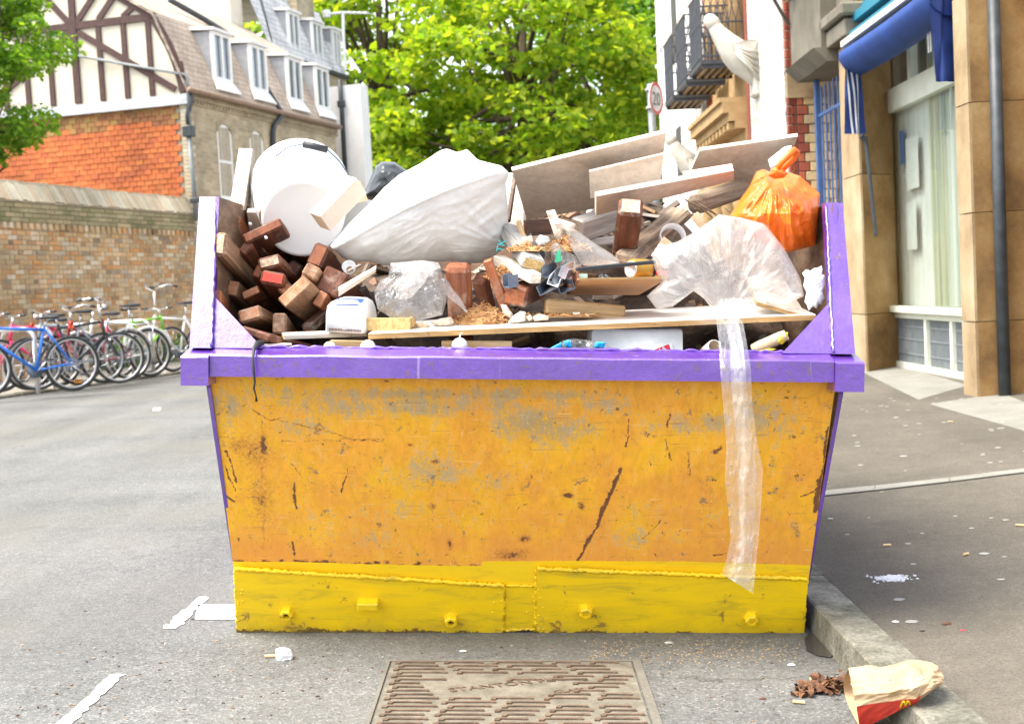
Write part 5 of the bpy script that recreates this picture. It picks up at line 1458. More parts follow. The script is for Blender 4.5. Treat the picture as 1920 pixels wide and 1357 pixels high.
M_CARD = mat("cardboard", [(0.52, 0.36, 0.22), (0.66, 0.50, 0.34)], 9, 0.85, 0.2, 0.002, fine=(80, .08), tint=.1)
M_CREAM = mat("cream_card", [(0.72, 0.58, 0.43), (0.80, 0.69, 0.55)], 9, 0.8, 0.15, 0.002, fine=(80, .05))
M_CHIP = mat("chipboard", [(0.30, 0.17, 0.06), (0.56, 0.37, 0.15), (0.70, 0.53, 0.28)], 60, 0.9, 0.8, 0.004, fine=(200, .2), hard=(.25, .75))
M_SHAV = mat("wood_shavings", [(0.30, 0.13, 0.05), (0.52, 0.29, 0.12), (0.66, 0.46, 0.25)], 20, 0.9, 0.3, 0.002, tint=.35)
M_MDF = mat("brown_hardboard", [(0.40, 0.19, 0.07), (0.52, 0.27, 0.11)], 12, 0.55, 0.2, 0.002, stretch=(.3, 1, 1), fine=(90, .1))
M_BLACKP = mat("black_plastic", [(0.012, 0.014, 0.018), (0.025, 0.028, 0.034)], 10, 0.55, 0.1, 0.002)
M_STEELG = mat("grey_steel", [(0.10, 0.13, 0.18), (0.19, 0.23, 0.29)], 10, 0.4, 0.1, 0.002, metal=0.4)
M_ALU = mat("aluminium", [(0.7, 0.7, 0.72), (0.8, 0.8, 0.82)], 14, 0.3, 0.1, 0.001, metal=0.9)
M_GOLD = mat("gold_can_print", [(0.42, 0.24, 0.04), (0.58, 0.36, 0.08)], 14, 0.35, 0.05, 0.001, metal=0.5)
M_ORANGE = mat("orange_bag_plastic", [(0.78, 0.12, 0.006), (0.88, 0.19, 0.012)], 14, 0.33, 0.5, 0.006)
M_BLACKB = mat("black_bin_bag", [(0.02, 0.022, 0.024), (0.045, 0.05, 0.055)], 8, 0.25, 0.3, 0.006)
M_PAPERW = mat("white_tissue", [(0.76, 0.76, 0.75), (0.83, 0.83, 0.82)], 20, 0.9, 0.3, 0.003)
M_PAPERB = mat("beige_paper", [(0.62, 0.50, 0.38), (0.74, 0.64, 0.53)], 14, 0.85, 0.3, 0.003)
M_BLUE = flat("blue_print", (0.02, 0.10, 0.55), 0.3)
M_SKYB = flat("sky_blue_wrapper", (0.02, 0.38, 0.78), 0.3)
M_RED = flat("red_print", (0.62, 0.02, 0.04), 0.4)
M_YELW = mat("yellow_wrapper", [(0.72, 0.48, 0.03), (0.82, 0.62, 0.05)], 10, 0.4, 0.1, 0.002)
M_TEAL = flat("teal_print", (0.02, 0.40, 0.42), 0.5)
M_GREEN = flat("green_scrap", (0.03, 0.45, 0.22), 0.4)
M_FILM = mat_film("clear_film", (0.88, 0.88, 0.87), 0.25, 0.16, 12, 0.16)
M_FILMT = mat_film("thin_clear_film", (0.84, 0.85, 0.86), 0.16, 0.25, 24, 0.12)
M_FILMW = mat_film("milky_film", (0.90, 0.87, 0.84), 0.30, 0.16, 10, 0.2)
M_RUBBLE = mat("mixed_rubble", [(0.02, 0.014, 0.01), (0.07, 0.045, 0.03), (0.16, 0.11, 0.075)], 9, 0.95, 0.8, 0.03, fine=(40, .3))
M_SCRAP = mat_brick("mixed_scrap", [(0.10, 0.04, 0.02), (0.28, 0.16, 0.08), (0.42, 0.28, 0.15), (0.06, 0.04, 0.03), (0.4, 0.33, 0.26), (0.2, 0.09, 0.05), (0.5, 0.45, 0.4), (0.12, 0.1, 0.09), (0.08, 0.05, 0.03), (0.16, 0.1, 0.06)])

# ---- the mass of small rubble everything lies on
def heap_z(x, y):
    t = y - 4.12
    z = 0.66 + 0.30 * min(1, t / 0.55) + 0.20 * max(0, min(1, (t - .4) / 0.7))
    z -= 0.10 * max(0, -x - .45) / .45 if t < .6 else 0
    z += 0.26 * max(0, min(1, (y - 4.78) / .35)) * max(0, min(1, (x + .02) / .12)) * max(0, min(1, (.80 - x) / .2))
    if y > 5.6: z -= (y - 5.6) * .4
    return z + 0.05 * noise.noise(Vector((x * 4, y * 4, 1))) + 0.03 * noise.noise(Vector((x * 11, y * 11, 3)))
b = MB()
b.grid(lambda u, v: (-0.89 + u * 1.80, 4.24 + v * 2.1, heap_z(-0.89 + u * 1.80, 4.24 + v * 2.1)), 90, 90)
b.build("rubble_heap", M_RUBBLE, smooth=True, kind="stuff", label="dark mass of small broken rubble filling the skip", cat="rubble")
rg = random.Random(11)
b = MB()
for k in range(420):
    x, y = rg.uniform(-.80, .88), rg.uniform(4.22, 5.7)
    L, w, h = rg.uniform(.03, .14), rg.uniform(.008, .035), rg.uniform(.004, .02)
    Mx = Euler((rg.uniform(-.6, .6), rg.uniform(-.6, .6), rg.uniform(0, 6.3))).to_matrix()
    b.box((x, y, heap_z(x, y) + rg.uniform(0, .012)), (L, w, h), Mx)
b.build("splinter_scraps", M_SCRAP, kind="stuff", label="scattered splinters and offcuts over the rubble", cat="scraps")

def set_ends(me, idx, slot=1):
    for i in idx: me.polygons[i].material_index = slot
def beam(label, near, far, wpx, hpx, roll=0.0, body=M_HARD, end=None, ch=0.006, cat="timber", name="timber", group=None, wave=0.0):
    a, c = W(*near), W(*far)
    w, h = wpx * near[2] / FPX, hpx * near[2] / FPX
    M = axis_frame(a, c, R(roll))
    L = (c - a).length
    b = MB(); b.cbox((L / 2, 0, 0), (L, w, h), ch)
    me = b.mesh(name, [body, end or body])
    set_ends(me, (0, 1))
    o = put(name, me, None, M)
    return tag(o, label, cat, group or "loose timbers in the skip")
LT = "dark hardwood offcuts at the skip's left corner"
H = dict(group=LT)
beam("brown beam with pale square end leaning on the skip's left wall", (413, 457, 4.25), (505, 560, 4.95), 23, 46, 4, M_HARDL, M_ENDP, .009, **H)
beam("upright orange brown stub behind the pale-ended beam at the left wall", (431, 392, 4.75), (446, 470, 4.85), 24, 20, 10, M_HARDO, M_HARDO, **H)
beam("dark square stub standing left of the tall pale wedge's foot", (456, 392, 4.75), (462, 450, 4.82), 20, 30, 0, M_HARDD, M_HARDD, **H)
beam("grey white plank end between the wedge and the bucket", (476, 394, 4.72), (482, 440, 4.8), 26, 12, 0, M_PALE, M_PALE, .002, **H)
beam("orange notched rail with bolt heads sloping across the left pile", (492, 432, 4.42), (560, 520, 5.0), 78, 20, -26, M_HARD, M_HARDO, **H)
beam("small brown stub end below the notched rail", (461, 464, 4.42), (500, 530, 4.9), 17, 27, 38, M_HARD, M_HARD, **H)
beam("beam with pale cream end at the middle of the left pile", (505, 491, 4.38), (580, 560, 5.0), 44, 24, -14, M_HARD, M_ENDP, .008, **H)
beam("beam whose end is painted bright red", (511, 521, 4.32), (552, 590, 4.85), 46, 26, 10, M_HARD, M_ENDR, .008, **H)
beam("short beam end tucked right of the red painted end", (534, 540, 4.35), (585, 590, 4.8), 22, 26, 40, M_HARD, M_ENDO, **H)
beam("thick brown block with broad scuffed end, largest of the left pile", (552, 546, 4.27), (626, 606, 4.75), 24, 66, 46, M_HARDL, M_ENDO, .004, **H)
beam("red brown beam rising beside the bucket's lower edge", (596, 478, 4.42), (660, 560, 5.0), 30, 46, 22, M_HARD, M_HARDO, .008, **H)
beam("short striped brown end under the red brown beam", (583, 508, 4.38), (640, 580, 4.9), 30, 26, 28, M_HARDL, M_HARDL, **H)
beam("dark reddish block between the thick block and the white dispenser", (622, 528, 4.40), (670, 580, 4.9), 46, 50, 25, M_HARD, M_HARD, **H)
beam("beam with orange chipped end just above the left gusset plate", (468, 589, 4.24), (545, 628, 4.7), 46, 26, -16, M_HARDL, M_ENDO, .007, **H)
beam("narrow upright beam end standing between the chipped end and the planks", (524, 606, 4.26), (548, 640, 4.6), 26, 40, 0, M_HARDL, M_HARDL, .006, **H)
beam("splintered red stub squeezed against the skip's left wall", (405, 560, 4.2), (440, 610, 4.7), 20, 34, 0, M_HARDO, M_HARDO, **H)
beam("wide dark plank lying low over the rim at the left", (478, 626, 4.17), (580, 652, 4.45), 70, 16, 14, M_HARD, M_HARD, **H)
beam("dark diagonal batten rising behind the white dispenser", (575, 618, 4.35), (640, 560, 4.5), 24, 20, 0, M_HARDD, M_HARD, **H)
beam("brown plank behind the notched rail", (548, 505, 4.6), (600, 560, 5.1), 26, 34, 30, M_HARDD, M_HARD, **H)
EXTRA = (("long reddish batten behind the pale-ended beam", (440, 418, 4.62), (520, 540, 5.1), 18, 30, 12, M_HARDO),
         ("long dark red batten under the notched rail", (478, 452, 4.50), (560, 560, 5.0), 22, 24, -8, M_HARD),
         ("slim orange batten left of the red painted end", (484, 508, 4.46), (530, 600, 4.9), 15, 24, 20, M_HARDO),
         ("slim worn batten low in the corner behind the gusset plate", (436, 540, 4.40), (520, 622, 4.9), 20, 28, 10, M_HARDL),
         ("reddish board end above the chipped orange end", (470, 548, 4.40), (540, 610, 4.9), 34, 16, -24, M_HARD),
         ("narrow orange batten right of the thick brown block", (600, 560, 4.36), (650, 620, 4.8), 18, 30, 30, M_HARDO),
         ("splintered brown lath across the corner's deepest gap", (428, 500, 4.46), (500, 590, 4.95), 14, 20, 0, M_HARDL),
         ("dark red plank end below the bucket", (560, 470, 4.60), (610, 540, 5.0), 40, 16, 24, M_HARD),
         ("thin brown lath before the short striped end", (570, 520, 4.42), (600, 600, 4.8), 12, 22, 16, M_HARDO))
for (lb_, n_, f_, w_, h_, r__, m_) in EXTRA:
    beam(lb_, n_, f_, w_, h_, r__, m_, M_ENDO if w_ > 16 else m_, .003, **H)
for k, (x, y, z) in enumerate(((469, 420, 4.41), (499, 446, 4.42), (438, 459, 4.6), (484, 451, 4.5))):
    p = W(x, y, z)
    tag(MB().lathe([(.006, 0), (.006, .003), (.003, .0045)], 8, Matrix.Translation(p) @ Matrix.Rotation(R(100 - 12 * k), 4, 'X'), cap1=True).build("bolt_head", M_ALU),
        ("shiny bolt head at the notched rail's upper end", "shiny bolt head at the notched rail's lower end", "tiny bolt head under the orange brown stub", "tiny bolt head below the notched rail")[k], "bolt", "bolt heads in the left pile")

# ---- more timbers, centre and right
beam("upright red brown post with chamfered top below the sack", (859, 497, 4.28), (866, 640, 4.42), 46, 34, 0, M_HARDO, M_HARDO, .012)
beam("leaning orange brown batten right of the chamfered post", (914, 487, 4.33), (952, 590, 4.36), 22, 17, 30, M_HARDO, M_HARDO, .003)
beam("short orange brown block beside a bent steel channel", (966, 556, 4.26), (1005, 540, 4.55), 44, 34, 10, M_HARD, M_HARDO, .006)
beam("dark brown offcut behind the leaning batten", (900, 520, 4.5), (915, 580, 4.6), 24, 30, 10, M_HARD, M_HARD)
beam("rotten grey timber with crumbling fibrous end under the sack's right corner", (1000, 496, 4.30), (955, 430, 4.62), 44, 26, 16, M_GREYW, M_CHIP, .006)
beam("white painted batten below the rotten timber", (1004, 522, 4.25), (935, 488, 4.5), 24, 20, 0, M_PALE, M_PALE, .003)
beam("flaking brown post stub with a weathered white top", (1183, 386, 4.42), (1168, 490, 4.66), 46, 42, 6, M_HARD, M_ENDP, .010)
beam("rotten plank slanting up to the right behind the drinks can", (1175, 486, 4.52), (1275, 400, 5.0), 50, 26, 10, M_ROT, M_ROT, .012)
beam("grey weathered plank under the long white board", (1080, 432, 4.7), (1190, 396, 4.95), 30, 44, 18, M_GREYW, M_ROT, .006)
beam("dark rotten log end beside the orange bag", (1300, 385, 4.75), (1395, 352, 4.95), 40, 34, 0, M_ROT, M_ROT, .016)
beam("dark batten crossing behind the flaking post stub", (1060, 460, 4.75), (1250, 440, 4.85), 20, 16, 0, M_GREYW, M_GREYW)
beam("pine block lying on the long shelf board", (1022, 574, 4.30), (1170, 588, 4.36), 20, 30, 0, M_PINE, M_EDGE, .006)
beam("pine plank below the long shelf board", (828, 650, 4.20), (960, 651, 4.20), 18, 24, 0, M_PINE, M_PINE, .002)
beam("short pale pine plank left of the pine plank on the rim", (620, 646, 4.19), (700, 648, 4.19), 16, 18, 0, M_PINE, M_PINE, .002)
beam("thin pale slat sticking out under the white dispenser", (530, 630, 4.2), (686, 624, 4.27), 30, 9, 8, M_PALE, M_EDGE, .002)
beam("thin pale sliver of wood on the rim at the left", (482, 648, 4.16), (545, 645, 4.2), 20, 5, 0, M_PALE, M_PALE, .001)
beam("splintered stick poking up left of the leaning board", (953, 415, 4.8), (966, 330, 4.9), 7, 10, 0, M_HARDD, M_HARDD, .002)
beam("thin yellow lath standing near the torn paper", (985, 455, 4.5), (972, 415, 4.55), 6, 9, 20, M_PINE, M_PINE, .001)
beam("ribbed tan board seen behind the sack's right edge", (985, 385, 5.1), (935, 385, 5.15), 12, 120, 0, M_PALE, M_PALE, .002)
beam("brown board edge behind the torn beige paper", (985, 428, 4.62), (1040, 424, 4.66), 14, 30, 0, M_HARDD, M_HARD, .002)

# ---- flat boards
def board(name, label, q, th, top, edge=None, cat="board", group=None, flip=False, wav=0.0):
    P = [W(*c) for c in q]
    b = MB(); b.slab(P, th, flip)
    A = np.array(b.v); base = Vector((*A.mean(0)[:2], A.min(0)[2]))
    me = b.mesh(name, [top, edge or top], False, Matrix.Translation(-base))
    set_ends(me, range(2, 6))
    o = put(name, me, None, Matrix.Translation(base))
    return tag(o, label, cat, group)
BG = "boards thrown on the skip"
board("long_shelf", "long white laminated shelf lying across the skip above the rim",
      [(690, 626, 4.14), (1530, 590, 4.16), (1480, 566, 4.62), (720, 604, 4.5)], .016, M_LAM, M_EDGE, group=BG, flip=True)
board("leaning_board", "large beige board tilted up at the top of the heap, right of the sack",
      [(960, 320, 4.66), (1249, 249, 4.60), (1234, 372, 4.92), (988, 412, 4.95)], .014, M_PLB, M_PLBE, group=BG)
board("leaning_board", "smaller pale board lying against the large beige board",
      [(1105, 322, 4.63), (1245, 289, 4.60), (1237, 350, 4.70), (1107, 372, 4.72)], .008, M_PLB, M_PLBE, group=BG)
board("long_board", "narrow white board sloping up to the orange bag",
      [(1115, 360, 4.44), (1373, 312, 4.60), (1373, 331, 4.70), (1115, 396, 4.60)], .016, M_PLB, M_PLBE, group=BG, flip=True)
board("tilted_board", "white board end behind the orange bag's knot",
      [(1312, 283, 4.78), (1496, 256, 4.74), (1462, 352, 5.05), (1290, 332, 5.0)], .012, M_PLB, M_PLBE, group=BG)
board("tilted_board", "thin strip of board under the white board end", [(1280, 322, 4.72), (1372, 307, 4.72), (1372, 316, 4.74), (1280, 336, 4.74)], .02, M_PLB, M_PLBE, group=BG, flip=True)
board("hardboard_sheet", "brown hardboard sheet seen from below in the middle of the heap",
      [(1083, 525, 4.22), (1252, 522, 4.24), (1198, 553, 4.52), (1062, 553, 4.50)], .006, M_MDF, M_EDGE, group=BG)
board("hardboard_edge", "reddish short board closing the hardboard sheet's left end",
      [(1063, 552, 4.36), (1060, 528, 4.4), (1080, 508, 4.24), (1084, 526, 4.22)], .006, M_HARD, M_HARD, group=BG)
board("plywood_piece", "cream plywood offcut under the clear plastic at the right",
      [(1420, 566, 4.22), (1512, 592, 4.20), (1460, 506, 4.5), (1400, 520, 4.5)], .012, M_PALE, M_EDGE, group=BG, flip=True)
# tall pale wedge of board standing at the left
P = [W(430, 392, 4.72), W(456, 394, 4.70), W(473, 279, 4.78), (W(448, 278, 4.80))]
E = [W(462, 394, 5.0), W(484, 396, 4.98), W(477, 281, 4.84), W(452, 280, 4.88)]
MB().add(P + E, [(0, 1, 2, 3), (7, 6, 5, 4), (0, 4, 5, 1), (1, 5, 6, 2), (2, 6, 7, 3), (3, 7, 4, 0)]).build(
    "board_wedge", M_PALE, label="tall pale board offcut standing upright beside the bucket", cat="board", group=BG)

# ---- soft shapes: an outline with its own thickness, creased
def inside_r(poly, c, ang):
    d = (math.cos(ang), math.sin(ang)); best = 1e-6
    for i in range(len(poly)):
        (x0, y0), (x1, y1) = poly[i], poly[(i + 1) % len(poly)]
        ex, ey = x1 - x0, y1 - y0
        den = d[0] * ey - d[1] * ex
        if abs(den) < 1e-9: continue
        t = ((x0 - c[0]) * ey - (y0 - c[1]) * ex) / den
        s = ((x0 - c[0]) * d[1] - (y0 - c[1]) * d[0]) / den
        if t > 0 and -1e-9 <= s <= 1 + 1e-9: best = max(best, t)
    return best
def crease(p, f, seed, oct=3):
    v, a = 0.0, 1.0
    for k in range(oct):
        v += a * (1 - 2.6 * abs(noise.noise(p * f + Vector((seed, seed * 1.7, k * 5)))))
        f *= 2.1; a *= 0.5
    return v
def soft(poly, Y, tf, tb, amp=0.01, f=7.0, seed=1.0, na=110, nr=26, power=0.5, dY=None, c=None, back=True, front_only_amp=False, aniso=(1, 1, 1)):
    c = c or (sum(p[0] for p in poly) / len(poly), sum(p[1] for p in poly) / len(poly))
    edge = []
    for i in range(na):
        a = 2 * math.pi * i / na
        r = inside_r(poly, c, a)
        edge.append((c[0] + r * math.cos(a), c[1] + r * math.sin(a)))
    b = MB()
    vs = []
    def vert(i, r, side):
        x = c[0] + (edge[i][0] - c[0]) * r; y = c[1] + (edge[i][1] - c[1]) * r
        prof = max(0.0, 1 - r * r) ** power
        base = Y + (dY(x, y) if dY else 0.0)
        yy = base - tf * prof if side > 0 else base + tb * prof
        p = W(x, y, yy)
        q = Vector((p.x * aniso[0], p.y * aniso[1], p.z * aniso[2]))
        k = crease(q, f, seed) * amp * (0.25 + 0.75 * min(1, (1 - r) * 5))
        return W(x, y, yy - k * side)
    sides = (1, -1) if back else (1,)
    for sgn in sides:
        base = len(vs)
        vs.append(vert(0, 0.0, sgn))
        for j in range(1, nr + 1):
            for i in range(na): vs.append(vert(i, j / nr, sgn))
        fs = []
        for i in range(na):
            t = (base, base + 1 + i, base + 1 + (i + 1) % na)
            fs.append(t if sgn < 0 else t[::-1])
        for j in range(nr - 1):
            for i in range(na):
                q = (base + 1 + j * na + i, base + 1 + (j + 1) * na + i, base + 1 + (j + 1) * na + (i + 1) % na, base + 1 + j * na + (i + 1) % na)
                fs.append(q if sgn < 0 else q[::-1])
        b.f += fs
    b.v = [tuple(p) for p in vs]
    return b
# the big white sack
def sack_dy(x, y):
    yl = 470 - (x - 620) * (470 - 318) / (948 - 620) - 14 * math.sin((x - 620) / 328 * math.pi)
    d = y - yl
    a = math.atan2(-152, 328)
    q = ((x - 790) * math.cos(a) + (y - 410) * math.sin(a)) / 100; w = (-(x - 790) * math.sin(a) + (y - 410) * math.cos(a)) / 100
    fold = 0.0
    for f_, g_, am in ((0.9, 3.2, .008), (1.9, 7.0, .0035), (5.0, 15.0, .0014)):
        fold += am * (1 - 2.4 * abs(noise.noise(Vector((q * f_, w * g_ + .8 * noise.noise(Vector((q * 1.5, w, 3))), f_)))))
    rad = math.atan2(y - 470, x - 965)                      # gathers fanning out from the right-hand corner
    dist = math.hypot(x - 965, y - 470)
    fan = .010 * (1 - 2.2 * abs(noise.noise(Vector((rad * 9, dist * .006, 7))))) * max(0, 1 - dist / 170)
    k = (min(1.0, max(0.0, (d + 6) / 30)) * .9 + .15) * (0.35 + 0.9 * max(0, noise.noise(Vector((q * .9, w * 1.3, 21))) + .35))
    hem = -.012 * math.exp(-(d / 5.0) ** 2)
    return ((0.0022 * -d) if d < 0 else 0.0010 * d) - fold * k - fan + hem
sack = soft([(618, 462), (648, 425), (690, 385), (720, 352), (748, 328), (790, 306), (826, 282), (838, 279), (858, 286), (876, 280), (896, 300), (915, 305), (940, 311), (955, 324),
             (948, 345), (952, 385), (953, 425), (950, 462), (930, 478), (905, 493), (875, 494), (850, 488), (800, 494), (760, 497), (720, 498), (690, 490), (660, 492), (642, 484), (632, 474)],
            4.52, 0.15, 0.3, 0.004, 4.0, 2.0, 240, 70, 0.5, sack_dy, c=(790, 410), aniso=(1.6, 1, 1)).build(
    "rubble_sack", M_SACK, smooth=True, label="big white woven plastic sack lying across the middle of the heap", cat="sack")
tl = W(945, 452, 4.385)
for txt, (x, y), sz in (("T", (948, 446), .028), ("K", (950, 455), .026)):
    pass
o = lettering("TK", .034, axis_frame(W(946, 462, 4.395), W(951, 438, 4.395), R(90)), M_TEAL, sack, .001)
# black bag behind, orange bag, papers
soft([(678, 372), (690, 345), (704, 312), (716, 303), (740, 304), (760, 318), (780, 330), (780, 372), (730, 380), (700, 376)], 4.98, .09, .1, .012, 9, 5, 70, 16).build(
    "bin_bag", M_BLACKB, smooth=True, label="black plastic bin bag peeking out behind the white sack", cat="bag")
def bag_dy(x, y):
    a = math.atan2(y - 318, x - 1457); r = math.hypot(x - 1457, y - 318) / 100
    f = .016 * (1 - 2.4 * abs(noise.noise(Vector((a * 3.0, r * .8, 2))))) + .009 * (1 - 2.4 * abs(noise.noise(Vector((a * 7.5, r * 1.6, 5))))) + .005 * (1 - 2.4 * abs(noise.noise(Vector((x * .05, y * .05, 9)))))
    return (0.0009 * (400 - y) if y < 400 else 0) - f * min(1, r * 1.4)
ob = thing("carrier_bag", "bright orange knotted carrier bag at the skip's right corner", "bag", W(1450, 470, 4.5))
soft([(1366, 408), (1385, 378), (1405, 350), (1418, 322), (1432, 317), (1450, 326), (1475, 322), (1500, 330), (1538, 364), (1532, 420), (1530, 460), (1500, 468), (1475, 474), (1440, 460), (1400, 440)],
     4.50, .16, .12, .007, 9, 9, 200, 60, .5, bag_dy, c=(1462, 405), aniso=(1.5, 1, .7)).build("bag_body", M_ORANGE, ob, True)
kn = soft([(1440, 330), (1446, 316), (1456, 312), (1468, 318), (1478, 326), (1470, 334), (1452, 336)], 4.36, .03, .03, .006, 30, 3, 40, 8).build("knot", M_ORANGE, ob, True)
pts = [W(1456, 320, 4.35), W(1464, 306, 4.34), W(1478, 292, 4.34), W(1490, 281, 4.35), W(1495, 284, 4.36), W(1488, 297, 4.37), W(1474, 310, 4.38), W(1462, 322, 4.38)]
MB().tube(pts, [.008, .010, .011, .010, .010, .011, .011, .009], 8).build("handle", M_ORANGE, ob, True)
soft([(1504, 512), (1512, 505), (1520, 508), (1526, 503), (1536, 501), (1540, 497), (1543, 506), (1538, 512), (1546, 516), (1546, 535), (1543, 548), (1547, 560), (1541, 572), (1535, 570), (1532, 580), (1525, 574), (1516, 583), (1513, 572), (1508, 566), (1512, 548), (1506, 536), (1509, 522)], 4.24, .012, .008, .006, 14, 4, 90, 14, .25).build(
    "torn_paper", M_PAPERW, smooth=True, label="white torn paper in the skip's right corner", cat="paper", group="paper scraps in the skip")
soft([(1024, 396), (1040, 393), (1048, 410), (1080, 420), (1074, 436), (1056, 432), (1050, 452), (1040, 444), (1032, 420)], 4.42, .012, .008, .007, 14, 6, 90, 14, .25, c=(1045, 422)).build(
    "torn_paper", M_PAPERB, smooth=True, label="crumpled beige paper scrap in the middle of the heap", cat="paper", group="paper scraps in the skip")
soft([(1004, 452), (1012, 440), (1028, 444), (1032, 452), (1020, 460), (1008, 462)], 4.44, .01, .01, .006, 30, 8, 36, 8).build(
    "torn_paper", M_PAPERW, smooth=True, label="white paper scrap left of the crumpled beige paper", cat="paper", group="paper scraps in the skip")
soft([(978, 445), (998, 442), (1000, 454), (980, 457)], 4.42, .008, .008, .003, 30, 8, 30, 6).build(
    "torn_paper", M_CREAM, smooth=True, label="small cream card scrap above the rotten timber", cat="paper", group="paper scraps in the skip")
soft([(1440, 300), (1470, 276), (1486, 272), (1478, 300), (1465, 316), (1445, 318)], 4.70, .03, .02, .01, 16, 8, 50, 12).build(
    "torn_paper", M_PAPERW, smooth=True, label="white crumpled plastic behind the orange bag's handle", cat="paper", group="paper scraps in the skip")
# ---- clear films
def film(name, label, poly, Y, tf, tb, amp, f, seed, m, c=None, dY=None, na=120, nr=30, group="clear plastic films on the heap"):
    return soft(poly, Y, tf, tb, amp, f, seed, na, nr, .5, dY, c, aniso=(1.3, 1, .8)).build(name, m, smooth=True, label=label, cat="plastic film", group=group)
def sheet_dy(x, y):
    a = math.atan2(y - 585, x - 1370); r = math.hypot(x - 1370, y - 585) / 100
    f = .016 * (1 - 2.4 * abs(noise.noise(Vector((a * 3.2, r * .7, 2))))) + .008 * (1 - 2.4 * abs(noise.noise(Vector((a * 8, r * 1.3, 5))))) + .004 * (1 - 2.4 * abs(noise.noise(Vector((a * 19, r * 2.2, 9)))))
    return -f * min(1, r)
film("plastic_sheet", "large crumpled milky plastic sheet over the skip's right half",
     [(1348, 402), (1390, 408), (1434, 420), (1470, 465), (1500, 520), (1508, 555), (1470, 572), (1420, 570), (1392, 586), (1345, 592), (1320, 560), (1300, 545), (1262, 575), (1232, 580),
      (1212, 555), (1240, 530), (1222, 490), (1228, 465), (1270, 453), (1310, 430)], 4.28, .11, .06, .010, 6, 3, M_FILMW, (1352, 500), sheet_dy, 200, 60)
def cbag_dy(x, y):
    a = math.atan2(y - 492, x - 775); r = math.hypot(x - 775, y - 492) / 100
    f = .014 * (1 - 2.4 * abs(noise.noise(Vector((a * 3.4, r * 1.2, 12))))) + .008 * (1 - 2.4 * abs(noise.noise(Vector((a * 9, r * 2.4, 15))))) + .004 * (1 - 2.4 * abs(noise.noise(Vector((x * .07, y * .07, 19)))))
    return -f * min(1, r * 2)
film("plastic_bag", "torn clear plastic bag hanging below the sack",
     [(732, 492), (790, 490), (826, 498), (830, 520), (838, 560), (830, 590), (790, 600), (740, 600), (708, 580), (700, 545), (712, 525), (728, 518)], 4.30, .07, .04, .010, 9, 5, M_FILMT, (765, 548), cbag_dy, 160, 44)
soft([(732, 494), (790, 488), (824, 492), (826, 506), (806, 510), (798, 528), (770, 560), (745, 562), (738, 530), (760, 510), (735, 508)], 4.27, .03, .02, .012, 18, 5, 60, 14, c=(768, 515)).build(
    "plastic_rag", M_FILMW, smooth=True, label="white bunched film on the torn clear bag", cat="plastic film", group="clear plastic films on the heap")
film("plastic_strip", "thin clear plastic twist trailing right of the torn bag",
     [(826, 520), (838, 524), (852, 545), (866, 562), (878, 585), (872, 588), (860, 572), (842, 560), (830, 545)], 4.27, .015, .01, .006, 22, 7, M_FILMT, (849, 552), na=60, nr=12)
film("plastic_sleeve", "triangular clear plastic sleeve behind the drinks can",
     [(1058, 424), (1075, 428), (1110, 452), (1150, 478), (1168, 494), (1120, 500), (1092, 498), (1070, 465)], 4.40, .03, .03, .006, 9, 8, M_FILM, (1095, 470), na=70, nr=16)
film("plastic_wrapper", "crumpled clear wrapper with a green scrap inside the heap",
     [(1032, 462), (1046, 452), (1060, 470), (1080, 480), (1094, 500), (1070, 506), (1046, 502), (1034, 485)], 4.42, .03, .02, .012, 20, 9, M_FILMT, (1055, 485), na=60, nr=14)
MB().slab([W(1040, 492, 4.38), W(1052, 490, 4.38), W(1050, 465, 4.38), W(1044, 474, 4.38)], .002).build("green_scrap", M_GREEN, label="bright green plastic sliver in the clear wrapper", cat="scrap")
film("plastic_wrapper", "clear and blue wrapper lying under the shelf on the rim",
     [(1050, 640), (1075, 634), (1110, 638), (1140, 644), (1150, 660), (1100, 662), (1040, 662)], 4.16, .02, .02, .008, 26, 9, M_FILMT, (1095, 652), na=60, nr=12)
for q, lb in (([(1026, 662), (1032, 652), (1055, 640), (1052, 660)], "blue wrapper end at the left of the clear wrapper"), ([(1056, 640), (1068, 636), (1074, 652), (1060, 650)], "blue wrapper fold in the middle of the clear wrapper"),
              ([(1116, 641), (1136, 641), (1132, 653), (1114, 652)], "blue wrapper scrap before the white box")):
    soft(q, 4.13, .006, .006, .003, 30, 4, 30, 6).build("wrapper_scrap", M_SKYB, smooth=True, label=lb, cat="wrapper", group="blue wrapper scraps on the rim")
